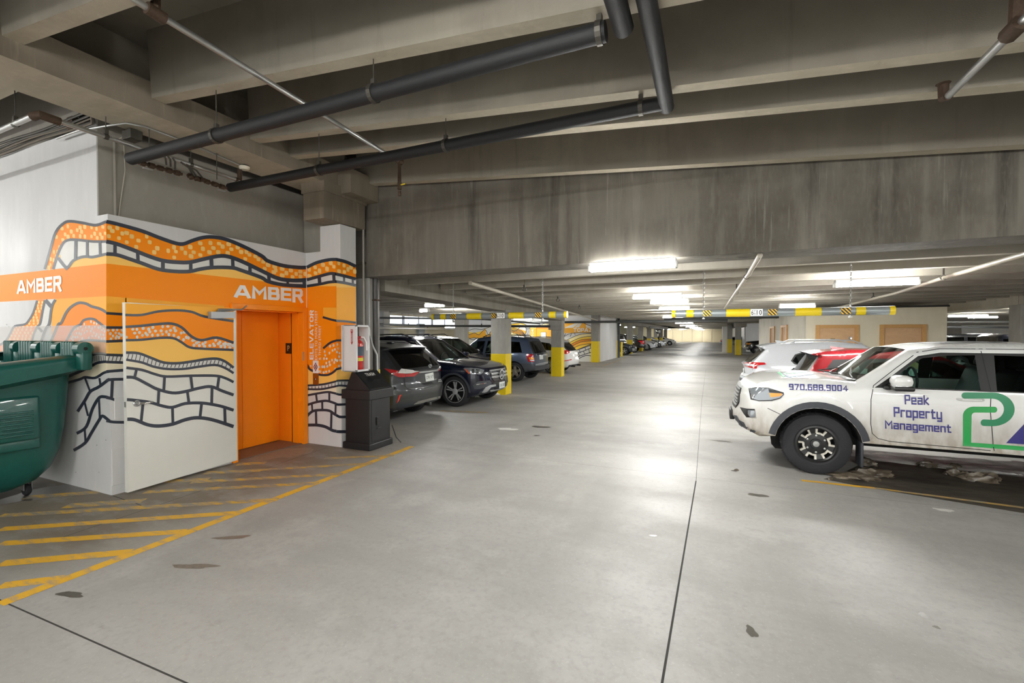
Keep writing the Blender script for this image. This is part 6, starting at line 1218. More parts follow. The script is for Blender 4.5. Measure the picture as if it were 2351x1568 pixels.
# ================================================================== OVERHEAD CLEARANCE BARS
def hbar(x0, x1, Y, z, label, r, text_px, bands, blocks, chains, ztop):
    e = empty('clearance_bar', ((x0+x1)/2, Y, z), label=label, cat='clearance bar')
    q = MB(); q.tube([(x0, Y, z), (x1, Y, z)], r, 20); q.build('pipe', mat('bar_grey', '#8f9698', .35, metal=.35), e, True)
    for a, b in bands: q = MB(); q.tube([(a, Y, z), (b, Y, z)], r*1.02, 20, False); q.build('yellow_band', M_yellow, e, True)
    for xx in blocks:
        q = MB(); q.bbox((xx-.055, Y-r-.006, z-.045), (xx+.055, Y-r+.01, z+.045), .002); p = q.build('hazard_patch', mat('hazard_yellow', '#e8b414', .4), e); q = MB()
        for k in range(-2, 3):
            cx_ = xx+k*.045; pts = [(cx_-.012-.04, z+.044), (cx_+.012-.04, z+.044), (cx_+.012+.04, z-.044), (cx_-.012+.04, z-.044)]; 
            for lim, sg_ in ((xx-.054, 1), (xx+.054, -1)):      # clip the slanted stripe to the patch
                out = []
                for (a0, b0), (a1, b1) in zip(pts, pts[1:]+pts[:1]):
                    i0, i1 = (a0-lim)*sg_ >= 0, (a1-lim)*sg_ >= 0
                    if i0: out.append((a0, b0))
                    if i0 != i1: t_ = (lim-a0)/(a1-a0); out.append((lim, b0+(b1-b0)*t_))
                pts = out
                if not pts: break
            if len(pts) > 2: q.add([(a, Y-r-.0068, b) for a, b in pts], [tuple(range(len(pts)-1, -1, -1))])
        q.build('hazard_stripe', M_black, p)
    tx0, tx1 = text_px; q = MB(); q.bbox((tx0, Y-r-.006, z-.05), (tx1, Y-r+.01, z+.05), .002); pl = q.build('height_plate', M_white, e); q = MB(); w_ = tx1-tx0
    put_text(q, '6', [(tx0+.06*w_, Y-r-.0068, z-.036), (tx0+.24*w_, Y-r-.0068, z-.036), (tx0+.24*w_, Y-r-.0068, z+.036), (tx0+.06*w_, Y-r-.0068, z+.036)], .015)
    put_text(q, 'FT', [(tx0+.28*w_, Y-r-.0068, z+.004), (tx0+.42*w_, Y-r-.0068, z+.004), (tx0+.42*w_, Y-r-.0068, z+.034), (tx0+.28*w_, Y-r-.0068, z+.034)], .01)
    put_text(q, 'IN', [(tx0+.28*w_, Y-r-.0068, z-.034), (tx0+.42*w_, Y-r-.0068, z-.034), (tx0+.42*w_, Y-r-.0068, z-.004), (tx0+.28*w_, Y-r-.0068, z-.004)], .01)
    put_text(q, '10', [(tx0+.5*w_, Y-r-.0068, z-.036), (tx0+.92*w_, Y-r-.0068, z-.036), (tx0+.92*w_, Y-r-.0068, z+.036), (tx0+.5*w_, Y-r-.0068, z+.036)], .015, 1.2)
    q.build('height_digits', M_black, pl)
    for s_, xx in ((-1, x0), (1, x1)): q = MB(); q.lathe([(0, s_*.006), (r*1.05, s_*.004), (r*1.06, 0), (r*1.02, -s_*.05)], (xx, Y, z), (1,0,0), 20); q.build('end_cap', M_yellow, e, True)
    for xx in chains:
        q = MB(); L_ = .05; n_ = int((ztop-z)/(.036)); 
        for k in range(n_):
            zc_ = z+r+.02+k*.036; ring = []
            for j in range(12):
                a = 2*math.pi*j/12; du = .013*math.cos(a); dz_ = .024*math.sin(a); ring.append((xx+(du if k % 2 else 0), Y+(0 if k % 2 else du), zc_+dz_))
            q.tube(ring+[ring[0]], .0042, 5, False)
        c_ = q.build('chain', M_steel, e, True); c_['kind'] = 'stuff'
        q = MB(); q.tube([(xx, Y, z-r-.02), (xx, Y, z+r+.03)], .012, 8); q.bbox((xx-.02, Y-.02, z-r-.03), (xx+.02, Y+.02, z-r-.012), .004); q.build('eye_bolt', M_steel, e)
    return e
YB = 7.6
X = lambda px: xAt(px, YB)
hbar(X(1543), X(2052), YB, 2.058, 'grey and yellow height bar reading 6 10 over the aisle and right stalls', .058, (X(1722), X(1750)), [(X(1576),X(1592)),(X(1667),X(1721)),(X(1824),X(1884)),(X(1963),X(1985)),(X(2040),X(2052))], [X(1623), X(1772), X(1939)], [X(1615), X(1952)], 3.29)
YB2 = 7.75
X = lambda px: xAt(px, YB2)
hbar(X(994), X(1302), YB2, 2.085, 'grey and yellow height bar reading 6 10 over the left stalls', .058, (X(1141), X(1161)), [(X(1014),X(1026)),(X(1074),X(1107)),(X(1170),X(1204)),(X(1262),X(1277))], [X(1044), X(1137.5), X(1238)], [X(1041), X(1246)], 3.29)
# ================================================================== PIPES
def pipe(name, pts, r, m, label, n=12, hang=(), ztop=None, cat='pipe'):
    e = empty(name, pts[0], label=label, cat=cat); q = MB(); q.tube(pts, r, n); q.build('pipe_run', m, e, True)
    for h in hang:
        p = Vector(h[0]); t = h[1]; q = MB(); q.tube([p+Vector((0,0,r)), (p.x, p.y, t)], .0045, 6); q.build('hanger_rod', M_rod, e)
        ax = h[2] if len(h) > 2 else 'x'; a = (1,0,0) if ax == 'x' else (0,1,0); q = MB(); q.lathe([(r*1.02, -.018), (r*1.16, -.018), (r*1.16, .018), (r*1.02, .018)], p, a, 16); q.bbox((p.x-.018, p.y-.018, p.z+r), (p.x+.018, p.y+.018, p.z+r+.05), .004); q.build('clevis', M_rod, e)
    return e
pz = 3.625
pipe('insulated_pipe', [(-5.73,2.85,pz),(-.62,2.85,pz)], .062, M_insul, 'long black foam insulated pipe nearer the camera, hung under the first tee', 16, [((-4.32,2.85,pz), zs(-4.32)+.0), ((-2.44,2.85,pz), zs(-2.44)), ((-.66,2.85,pz), zs(-.66))])
pipe('insulated_pipe', [(-5.69,3.92,pz),(-.36,3.92,pz)], .055, M_insul, 'second black foam insulated pipe, parallel and farther from the camera', 16, [((-4.15,3.92,pz), zs(-4.15)), ((-2.45,3.92,pz), zs(-2.45)), ((-.56,3.92,pz), zs(-.56))])
pipe('insulated_pipe', [(-.36,3.98,pz-.01),(-.36,3.2,pz+.03),(-.36,-1.0,pz+.06)], .058, M_insul, 'black insulated pipe running overhead towards the viewer, joining the second pipe', 16)
pipe('insulated_pipe', [(-.52,2.9,pz+.02),(-.52,-1.0,pz+.12)], .062, M_insul, 'black insulated pipe overhead meeting the nearer long pipe end', 16)
for xx, yy, r_ in ((-.36, 3.15, .06), (-2.44, 2.85, .066), (-2.45, 3.92, .058)):
    pass
sp0 = Vector((-4.21, 5.2, 4.0)); xs_ = lambda p: p
spX = atY(890, 355, 4.33).x
z_s = atY(890, 355, 4.33).z
e = pipe('sprinkler_pipe', [atX(290,-12,spX), atX(350,25,spX), atX(890,355,spX), atX(916,369,spX)], .024, M_steel, 'slim galvanized sprinkler pipe crossing under the tees to the drop valve', 10)
q = MB(); a_ = atX(336,17,spX); b_ = atX(378,44,spX); q.tube([a_, b_], .042, 10); q.tube([(a_+b_)/2, (a_+b_)/2+Vector((0,0,.25))], .03, 8); q.build('coupling', M_rust, e, True)
q = MB(); p = atX(917,370,spX); q.lathe([(0,-.04),(.035,-.04),(.035,.04),(0,.04)], p, (0,1,0), 12); q.tube([p, p-Vector((0,0,.12)), p-Vector((0,0,.34))], [.018,.018,.026], 8); q.tube([p-Vector((0,0,.36)), p-Vector((0,0,.42))], .018, 8); q.build('drop_valve', M_rust, e, True)
q = MB(); q.tube([p-Vector((0,0,.29)), p+Vector((.08,0,-.285))], .008, 6); q.build('valve_lever', M_yellow, e)
_rp = atY(2175, 222, 4.3); rX = _rp.x; rz = _rp.z
e = pipe('sprinkler_pipe', [(rX,4.3,rz),(rX,3.4,rz-.005),(rX,2.0,rz-.01)], .026, M_steel, 'galvanized sprinkler pipe end at upper right with rusty elbow', 10)
q = MB(); q.tube([(rX,4.28,rz),(rX-.01,4.33,rz+.005),(rX-.01,4.34,rz+.1)], .032, 10); q.tube([(rX-.01,4.34,rz+.10),(rX-.01,4.34,rz+.115)], [.02,.045], 10); q.build('elbow', M_rust, e, True)
q = MB(); a_ = atX(2330,66,rX); q.tube([a_+Vector((0,.06,0)), a_-Vector((0,.08,0))], .048, 10); q.tube([a_, a_+Vector((0,-.02,.25))], .032, 8); q.build('coupling', M_rust, e, True)
# left bay pipes, manifold with valves, cables, conduit, detector
lX = -5.70
e = pipe('sprinkler_pipe', [(lX,2.13,3.77),(lX,2.96,3.76),(lX,4.05,3.76)], .024, M_steel, 'thin galvanized pipe along the lobby wall above the mural', 10, [((lX,2.62,3.765), 3.97, 'y'), ((lX,3.45,3.76), 3.97, 'y')])
q = MB(); q.tube([(lX-.08,2.10,3.76),(lX,2.12,3.77),(lX,2.26,3.765)], .04, 10); q.build('coupling', M_rust, e, True); q = MB(); q.tube([(lX,4.0,3.76),(lX,4.06,3.76),(lX,4.06,3.9)], .03, 8); q.build('sprinkler_head', M_rust, e, True)
pipe('sprinkler_pipe', [(lX-.05,2.10,3.765),(-9.5,2.15,3.74)], .026, M_steel, 'galvanized pipe leading off towards the left bay', 10, [((-6.15,2.11,3.762), 4.2), ((-8.2,2.13,3.75), 4.2)])
e = pipe('conduit', [atZ(*a, 3.955) for a in ((130,318),(180,300),(245,289),(290,283),(330,290),(420,323),(560,383))], .011, M_steel, 'thin bent electrical conduit fixed under the girder to the smoke detector', 8)
dp = atZ(561, 382, 3.955); e = empty('smoke_detector', (dp.x, dp.y, 3.9), label='round cream smoke detector under the left girder', cat='detector')
q = MB(); q.lathe([(0,0),(.05,.004),(.062,.02),(.066,.045),(0,.045)], (dp.x, dp.y, 3.905), (0,0,1), 24); q.build('detector_body', mat('detector_cream', '#d9d2bf', .45), e, True); q = MB(); q.bbox((dp.x-.075, dp.y-.03, 3.948), (dp.x+.04, dp.y+.03, 3.972), .006); q.build('mount_box', M_rod, e)
jp = atZ(305, 303, 3.95); e = empty('junction_box', jp, label='grey junction box with a curved wire at the girder above the wall corner', cat='junction box'); q = MB(); q.bbox((jp.x-.09, jp.y-.06, 3.86), (jp.x+.07, jp.y+.06, 3.96), .006); q.build('box', M_rod, e)
q = MB(); q.tube([jp+Vector((-.08,0,-.04)), jp+Vector((-.2,.0,-.02)), jp+Vector((-.34,-.02,-.06)), jp+Vector((-.5,-.06,-.02))], .005, 6); q.build('wire', mat('wire_pale', '#b9b4a6', .5), e, True)
e = empty('cable_bundle', (-7, LY-.03, 4.03), label='loose bundle of cables running along the top of the white wall', cat='cable')
for k, (dz_, ph) in enumerate(((0,0),(.03,1.2),(.055,2.0),(-.03,.5),(.085,3.1))):
    q = MB(); q.tube([(-9.6+.35*i, LY-.03-.006*k, 4.04+dz_+.012*math.sin(i*1.1+ph)-.002*i*0) for i in range(11)]+[(-5.95, LY-.12, 4.06+dz_*.5), (-5.75, LY-.3, 4.10+dz_*.3)], .010 if k % 2 else .014, 7); q.build('cable', mat('cable_brown', '#6d6355', .6) if k % 2 else M_rod, e, True)
q = MB(); q.bbox((-6.62, LY-.05, 4.02), (-6.50, LY+.05, 4.16), .004); q.build('bracket', M_rust, e)
e = empty('conduit', (-6.1, 2.95, 3.05), label='thin vertical conduit on the grey upper lobby wall', cat='pipe'); q = MB(); yv = atX(264, 400, -6.11).y; q.tube([(-6.115,yv,3.04),(-6.115,yv,3.9)], .014, 8); q.build('pipe_run', M_graywall, e, True)
q = MB(); q.tube([(-6.12,yv+.03,3.04),(-6.118,yv+.06,3.3),(-6.118,yv+.10,3.6),(-6.118,yv+.09,3.9)], .005, 6); q.build('wire', mat('wire_pale', '#b9b4a6', .5), e, True)
mf = empty('valve_manifold', (-5.5, 3.3, 3.5), label='rusty copper valve manifold with lever taps hanging between the two black pipes', cat='valve manifold')
q = MB(); a_ = atX(318,372,-5.62); b_ = atX(418,400,-5.62); c_ = atX(430,402,-5.62); d_ = atX(520,432,-5.62)
for p0, p1 in ((a_, b_), (c_, d_)):
    q.tube([p0, p1], .017, 8)
    for k in range(5): pp = p0+(p1-p0)*(.08+.2*k); t_ = (p1-p0).normalized(); q.tube([pp-t_*.025, pp+t_*.025], .030, 10)
q.build('manifold_pipe', M_rust, mf, True)
for (x0, y0), (x1, y1) in (((372,355),(382,378)), ((384,358),(392,382)), ((396,362),(402,388)), ((415,372),(445,405)), ((420,376),(455,410)), ((428,378),(468,412))):
    q = MB(); q.tube([atX(x0,y0,-5.55), atX((x0+x1)/2+3,(y0+y1)/2-4,-5.55), atX(x1,y1,-5.6)], .010, 8); q.build('branch_pipe', M_rod, mf, True)
for x, y in ((440,408),(452,411),(466,413),(498,425)): q = MB(); p = atX(x, y, -5.58); q.lathe([(0,-.012),(.03,-.012),(.03,.012),(0,.012)], p, (.3,.3,-1), 12); q.build('valve_knob', M_rust, mf, True)
for x, y in ((328,376),(500,428)): q = MB(); p = atX(x, y, -5.58); q.bbox((p.x-.015, p.y-.0, p.z-.045), (p.x+.015, p.y+.09, p.z-.035), .003); q.build('tap_lever', M_steel, mf)
for x, y in ((343,368),(498,412)): q = MB(); p = atX(x, y, -5.6); q.tube([p, (p.x, p.y, 3.97)], .005, 6); q.build('hanger_rod', M_rod, mf)
# standpipe and conduits beside the pier
pipe('standpipe', [(xAt(862, 6.12), 6.12, 0), (xAt(862, 6.12), 6.12, 2.68)], .052, mat('standpipe_dark', '#4d4b4a', .45, metal=.3, noise=.15, nscale=30), 'dark vertical standpipe beside the concrete column behind the trash bin', 16)
e = pipe('conduit', [(xAt(850,6.0),5.98,2.67),(xAt(850,6.0),5.98,1.75),(xAt(856,6.0),5.99,1.55),(xAt(863,6.0),6.02,1.4),(xAt(864,6.0),6.03,.9)], .017, M_steel, 'thin grey conduit bending from the column to the standpipe', 8)
pipe('conduit', [(-5.19,5.8,0.0),(-5.19,5.8,3.84)], .016, M_graywall, 'slim vertical conduit in the corner between pier and header beam', 8)
q = MB(); xx = xAt(862, 6.12); q.bbox((xx-.16, 6.06, 2.30), (xx+.08, 6.18, 2.325), .004); tag(q.build('pipe_bracket', M_rust), 'rusty pipe bracket clamping the dark standpipe', 'bracket')
# far-bay pipes (white sprinkler mains and dark drains)
hz = 2.56
pipe('sprinkler_main', [(xAt(1080,6.9), 6.9, 2.62), (atZ(1390,741,2.52))], .035, M_pipewhite, 'pale sprinkler main running away under the left beams past the girder', 12, [((atZ(1204,664,2.6)), 2.95, 'y'), (atZ(1281,689,2.57), 2.95, 'y'), (atZ(1330,707,2.56), 2.95, 'y')])
e = pipe('sprinkler_main', [atZ(1745,586,2.66), atZ(1720,628,2.6), atZ(1664,708,2.55)], .03, M_pipewhite, 'pale sprinkler main over the aisle behind the header, slanting away', 12)
for x, y in ((1714,635),(1691,672),(1679,690)):
    q = MB(); p = atZ(x, y, 2.59); q.lathe([(.032,-.012),(.04,-.012),(.04,.012),(.032,.012)], p, (0,1,0), 14); q.tube([p+Vector((0,0,.03)), p+Vector((0,0,.2))], .012, 6); q.build('clevis', M_rod, e, True)
e = pipe('sprinkler_main', [atZ(2420,563,2.62), atZ(2160,640,2.6), atZ(2060,672,2.58), atZ(1900,712,2.52)], .03, M_pipewhite, 'pale sprinkler main crossing above the pickup truck towards the storage block', 12)
for x, y in ((2166,637),(2005,684)):
    q = MB(); p = atZ(x, y, 2.6); q.lathe([(.032,-.012),(.042,-.012),(.042,.012),(.032,.012)], p, (1,1,0), 14); q.tube([p+Vector((0,0,.03)), p+Vector((0,0,.2))], .012, 6); q.build('clevis', M_rod, e, True)
M_drain = mat('dark_drain', '#4a4c4d', .5, noise=.1, nscale=20)
pipe('drain_pipe', [(-10,26,2.42),(-4,26,2.42),(.7,26,2.42)], .07, M_drain, 'dark horizontal drain pipe in front of the topaz wall', 12, [((-5,26,2.42), 2.7), ((-1.5,26,2.42), 2.7)])
pipe('drain_pipe', [(-2.2,23.5,2.46),(4.2,23.5,2.5)], .06, M_drain, 'dark drain pipe behind the right clearance bar', 12, [((-.5,23.5,2.47), 2.75), ((1.2,23.5,2.48), 2.75), ((2.6,23.5,2.49), 2.75)])
pipe('drain_pipe', [(-12,17,2.1),(-6.0,17.4,2.04)], .05, M_drain, 'long dark drain pipe in the left bay under the clearance bar', 12, [((-9,17.2,2.07), 2.86)])
pipe('drain_pipe', [(-15,8.5,2.3),(-6.5,12.5,2.2),(-6.3,17,2.15)], .032, M_drain, 'slim dark pipe hung below the left girder', 10, [((-9.8,10.95,2.24), 2.86), ((-6.5,12.5,2.2), 2.86)])
pipe('drain_pipe', [(-15.8,12,2.25),(-15.5,26,2.2)], .06, M_drain, 'dark pipe in front of the bright high windows', 10, [((-15.75,14.4,2.24), 3.29, 'y'), ((-15.6,21,2.22), 3.29, 'y')]); pipe('drain_pipe', [(-15.2,12,2.05),(-14.9,26,2.02)], .05, M_steel, 'pale pipe along the outer wall below the windows', 10, [((-15.1,16.0,2.04), 3.29, 'y'), ((-15,22,2.03), 3.29, 'y')])
pipe('standpipe', [(xAt(1420,33.3),33.3,0),(xAt(1420,33.3),33.3,3.2)], .11, mat('riser_dark', '#3a4243', .5), 'dark riser pipe on the aisle corner past the topaz wall', 14)
pipe('drain_pipe', [(-5.4,44,2.35),(-5.2,60,2.3)], .06, M_drain, 'dark pipe along the far left columns', 10); pipe('drain_pipe', [(-6.5,35.0,2.58),(-3.2,35.2,2.62)], .05, M_rust, 'rusty cluster pipe above the dark grey sedan', 10)
pipe('drain_pipe', [(8,30,2.35),(20,30,2.3)], .05, M_steel, 'pale pipe across the right bay', 10); pipe('drain_pipe', [(7.7,21,2.62),(20,22,2.55)], .03, M_pipewhite, 'thin white pipe beside the right bay strip light', 10); pipe('drain_pipe', [(8,33,2.15),(20,35,2.05)], .05, M_drain, 'dark pipe low in the far right bay', 10)
# bollards, convex mirror, exit sign
def bollard(x, y, h, r, label): e = empty('bollard', (x, y, 0), label=label, cat='bollard'); q = MB(); q.lathe([(0,0),(r,0),(r,h-.03),(r*.8,h-.005),(0,h)], (x,y,0), (0,0,1), 16); q.build('post', M_yellow, e, True); q = MB(); q.lathe([(r+.0, .0), (r*1.5, .0), (r*1.5, .015), (r, .02)], (x,y,0), (0,0,1), 16); q.build('base_plate', M_rod, e, True)
bollard(xAt(1427.5,34.6), 34.6, 1.12, .075, 'yellow bollard in front of the dark grey sedan'); bollard(xAt(1473,46), 46, .5, .09, 'short yellow bollard under the black pickup tail'); bollard(xAt(1517,62), 62, 1.2, .10, 'yellow bollard at the far left corner of the aisle')
e = empty('convex_mirror', (xAt(1513,58), 58, 0), label='round convex traffic mirror on a dark pole far down the left side', cat='mirror'); mx_ = xAt(1513, 58)
q = MB(); q.lathe([(0,.06),(.15,.05),(.27,.02),(.3,0)], (mx_-.05,57.9,2.05), (.1,-1,0), 20); q.build('mirror_face', M_chrome, e, True); q = MB(); q.lathe([(.29,-.02),(.33,-.01),(.33,.02),(.29,.02)], (mx_-.05,57.9,2.05), (.1,-1,0), 20); q.build('mirror_rim', M_black, e, True); q = MB(); q.tube([(mx_,58,0),(mx_,58,2.4)], .06, 10); q.build('pole', M_black, e, True)
ep = atY(1252, 737, 27.6); e = empty('exit_light', ep, label='small white emergency light box above the topaz door', cat='light'); q = MB(); q.bbox((ep.x-.25, 27.68, ep.z-.1), (ep.x+.25, 27.8, ep.z+.1), .02); q.build('light_box', mat('em_box', '#cfe0dc', .4), e)
for s_ in (-1, 1): q = MB(); q.lathe([(0,.07),(.07,.06),(.08,0),(0,0)], (ep.x+s_*.34, 27.72, ep.z+.06), (s_*.3,-1,0), 12); q.build('lamp_head', M_white, e, True)
# ================================================================== TOPAZ MURAL (far transverse wall)
Y_t = mat('topaz_yellow', '#f7d04a', .45, spec=.3); Y_d = mat('topaz_gold', '#f2b134', .45, spec=.3); Y_p = mat('topaz_pale', '#f7e6a4', .45, spec=.3); Y_o = mat('topaz_orange', '#e08a1a', .45, spec=.3)
MUR = [Y_t, Y_d, Y_p, Y_o, C_cream, C_wh, C_dot, M_navy]; TY, TG, TP, TO = 0, 1, 2, 3
m = Mural('topaz'); g = lambda *pts: [(1040+a/5.8775, 680+b/5.8775) for a, b in pts]
top = g((0,480),(60,475),(150,465),(200,465),(290,440),(380,450),(440,435),(520,410),(640,400),(750,385),(830,368),(930,365),(1000,395),(1040,415),(1100,400),(1200,380),(1310,345),(1480,345),(1540,345),(1600,338),(1690,355),(1730,342),(1800,380),(1885,410))
c2 = g((0,520),(60,510),(150,500),(210,520),(290,495),(350,520),(430,450),(480,520),(520,470),(640,470),(750,450),(840,470),(930,400),(1000,440),(1040,430))
c3 = g((0,560),(60,545),(150,520),(260,590),(330,560),(390,590),(440,540),(480,560),(540,500),(640,520),(750,480),(830,500),(920,540),(1000,550),(1040,550))
c4 = g((0,620),(60,570),(150,600),(240,570),(300,560),(340,590),(440,600),(520,590),(750,560),(1040,600))
bot = g((0,700),(1040,700))
xa = g((40,0))[0][0]; xb = g((1040,0))[0][0]
m.between(top, c2, TY, xa, xb, 60); m.between(c2, c3, TG, xa, xb, 60, o=.0009); m.between(c3, c4, TP, xa, xb, 60, o=.001); m.between(c4, bot, WH, xa, xb, 60, o=.0011)
for c in (top, c2, c3, c4): m.stroke([p for p in c if xa <= p[0] <= xb+8], 1.1, o=.003)
m.poly(g((200,465),(290,440),(380,450),(430,440),(400,470),(290,495),(230,485)), WH, .0014); m.poly(g((440,440),(520,412),(520,450),(470,540),(440,500)), WH, .0014)
for k in range(7): m.stroke(g((760+12*k, 400+24*k), (850+8*k, 440+18*k), (930, 470+14*k), (985, 545+3*k)), 1.1, o=.003)
m.poly(g((905,372),(985,405),(985,470),(880,440),(850,420)), WH, .0013); m.poly(g((985,400),(1040,415),(1040,560),(960,560),(985,480)), WH, .0015)
for k in range(5): m.stroke(g((985+14*k, 405+2*k), (985+12*k, 470), (965+14*k, 555)), .9, o=.003)
m.stroke(g((985,400),(985,480),(955,560)), 1.3, o=.003)
# middle: orange field with the door, band and lettering
xc = g((1310,0))[0][0]; xd = g((1885,0))[0][0]
m.between(top, g((1040,430),(1310,430)), TP, xb, xc, 20); m.between(g((1040,430),(1310,430)), bot, TG, xb, xc, 4, o=.001)
for k in range(9): x = 1100+k*24; m.stroke(g((x, 425), (x+12, 398-k*5)), 1.0, sm=False, o=.003)
d1 = g((1480,420),(1600,415),(1700,425),(1800,425),(1885,432)); d2 = g((1480,500),(1885,490))
m.between(top, d1, TG, xc, xd, 30); m.between(d1, d2, TG, xc, xd, 20, o=.0012)
m.poly(g((1560,400),(1690,350),(1725,345),(1620,425),(1500,430)), WH, .0014); m.poly(g((1720,350),(1760,345),(1700,420),(1640,425)), WH, .0015); m.poly(g((1790,385),(1885,412),(1885,430),(1800,425)), WH, .0014)
rows = [((1480,500),(1885,490)), ((1480,560),(1600,500),(1885,495)), ((1500,610),(1700,520),(1885,500)), ((1540,640),(1720,560),(1885,540)), ((1560,665),(1720,590),(1885,575)), ((1580,690),(1720,620),(1885,600)), ((1600,715),(1720,660),(1885,640)), ((1640,740),(1885,655))]
cur = [g(*r_) for r_ in rows]; cols = [WH, WH, TP, TY, TO, TG, TY]
for a_, b_, cc in zip(cur, cur[1:], cols): m.between(a_, b_, cc, max(a_[0][0], xc), xd, 24, o=.0013)
m.between(cur[-1], g((1600,890),(1885,890)), WH, g((1610,0))[0][0], xd, 20, o=.0013)
m.between(cur[3], g((1480,890),(1885,890)), WH, xc, g((1650,0))[0][0], 10, o=.0007)
for c in cur[1:]: m.stroke(c, 1.1, o=.003)
for r_ in (((1640,740),(1760,690),(1885,640)), ((1650,780),(1760,740),(1885,690)), ((1650,830),(1760,790),(1885,750)), ((1650,880),(1720,830),(1800,800),(1885,810))): m.stroke(g(*r_), 1.6, o=.003)
for a_, b_ in (((1700,720),(1720,765)), ((1780,685),(1790,730)), ((1850,655),(1860,700)), ((1690,765),(1710,810)), ((1760,742),(1780,785)), ((1830,715),(1845,770)), ((1500,545),(1520,500)), ((1580,545),(1600,505)), ((1650,520),(1640,500))): m.stroke(g(a_, b_), 1.2, sm=False, o=.003)
for c in (top,): m.stroke([p for p in c if p[0] >= xb], 1.1, o=.003)
m.done(wt)
q = MB(); put_text(q, 'TOPAZ', [FACES['topaz'](*p, .004) for p in g((1625,487),(1875,485),(1878,430),(1625,430))], (.26,), 1.3); put_text(q, 'ELEVATOR', [FACES['topaz'](*p, .004) for p in g((1085,700),(1085,440),(1060,440),(1060,700))], .02); q.build('mural_lettering', M_white, wt)
dx0_, dx1_ = FACES['topaz'](*g((1140,440))[0]), FACES['topaz'](*g((1330,440))[0])
d6 = empty('door_6', ((dx0_.x+dx1_.x)/2, 27.8, 0), kind='structure'); q = MB(); q.bbox((dx0_.x, 27.70, 0), (dx1_.x, 27.78, dx0_.z), .01); q.build('door_leaf', Y_d, d6)
q = MB(); q.box((dx0_.x-.08, 27.72, 0), (dx0_.x, 27.8, dx0_.z+.08)); q.box((dx0_.x, 27.72, dx0_.z), (dx1_.x, 27.8, dx0_.z+.08)); q.build('door_frame', Y_o, d6)
a_, b_ = FACES['topaz'](*g((1197,490))[0]), FACES['topaz'](*g((1260,550))[0]); q = MB(); q.box((a_.x-.03, 27.685, b_.z-.35), (b_.x+.03, 27.70, a_.z+.03)); q.build('window_frame', M_rod, d6); q = MB(); q.box((a_.x, 27.68, b_.z-.32), (b_.x, 27.69, a_.z)); q.build('pane', mat('lit_pane', '#f0f2ee', .2, emit=.9), d6)
# ================================================================== MORE PARKED CARS (far)
P_grey = paint('dark_grey_metallic', '#33383f', .4, .22); P_blk = paint('black_paint', '#0f1113', .1, .2)
SED = [(.3,.3,'t'),(.1,.36,'t'),(.02,.5,'p'),(.0,.75,'p'),(.05,.95,'p'),(.2,1.03,'p'),(.75,1.08,'gr'),(1.5,1.36,'p'),(2.0,1.43,'p'),(2.6,1.42,'p'),(2.9,1.38,'gf'),(3.65,1.02,'p'),(4.0,.97,'p'),(4.45,.85,'p'),(4.68,.72,'p'),(4.74,.5,'p'),(4.7,.32,'t'),(4.4,.24,'t')]
SUVS = [(.3,.34,'t'),(.06,.4,'t'),(.0,.6,'p'),(.05,.95,'p'),(.12,1.06,'gr'),(.45,1.5,'p'),(.5,1.58,'p'),(1.1,1.66,'p'),(2.0,1.68,'p'),(2.4,1.63,'gf'),(3.2,1.1,'p'),(3.8,1.04,'p'),(4.3,.93,'p'),(4.5,.8,'p'),(4.56,.5,'p'),(4.5,.34,'t'),(4.2,.26,'t')]
PICK = [(.1,.5,'t'),(0,.55,'t'),(.0,.7,'p'),(.06,.75,'p'),(.06,1.22,'p'),(.15,1.25,'p'),(1.75,1.26,'p'),(1.8,1.28,'gr'),(2.0,1.75,'p'),(2.6,1.84,'p'),(3.3,1.84,'p'),(3.6,1.78,'gf'),(4.3,1.28,'p'),(4.9,1.22,'p'),(5.5,1.14,'p'),(5.62,1.05,'p'),(5.66,.8,'p'),(5.7,.6,'t'),(5.5,.42,'t')]
def sedan(label, X, Y, rot, front, P, step=.1):
    c, k = car('sedan', label, X, Y, rot, 4.75, 'r', SED, .92, 1.0, 3.85, .34, .22, (1.0, .93), win=[[(1.1,1.05),(1.55,1.29),(2.2,1.35),(2.25,1.0)], [(2.32,1.0),(2.28,1.35),(2.75,1.33),(3.3,1.0)]], zb=.24, step=step, body=P, front=front, seats=None, glassm=(G_dark, G_dark, G_dark), nb=9, cf=.25, cr=.2)
    c.cabin(dict(x0=k(1.2), x1=k(3.5), rows=(k(2.7), k(1.7)), dash=.95*SC, floor=.45)); return c, k
def suv(label, X, Y, rot, front, P, step=.1, name='parked_suv'):
    c, k = car(name, label, X, Y, rot, 4.56, 'r', SUVS, .93, .95, 3.65, .36, .23, (1.08, 1.0), win=[[(.65,1.12),(.8,1.48),(1.7,1.54),(1.72,1.05)], [(1.8,1.05),(1.78,1.54),(2.3,1.52),(3.0,1.06)]], zb=.28, step=step, body=P, front=front, seats=None, glassm=(G_dark, G_dark, G_dark), nb=9, cf=.22, cr=.16)
    c.cabin(dict(x0=k(.8), x1=k(3.1), rows=(k(2.3), k(1.4)), dash=1.05*SC)); return c, k
def pick(label, X, Y, rot, front, P, step=.1):
    c, k = car('far_pickup', label, X, Y, rot, 5.7, 'r', PICK, .98, 1.25, 4.75, .40, .26, (1.24, 1.18), win=[[(2.05,1.28),(2.15,1.7),(2.85,1.74),(2.88,1.26)], [(2.95,1.26),(2.93,1.74),(3.5,1.72),(4.05,1.26)]], zb=.45, step=step, body=P, front=front, seats=None, glassm=(G_dark, G_dark, G_dark), nb=9, cf=.15, cr=.06)
    c.cabin(dict(x0=k(2.1), x1=k(4.2), rows=(k(3.2), k(2.4)), dash=1.22*SC, floor=.7)); return c, k
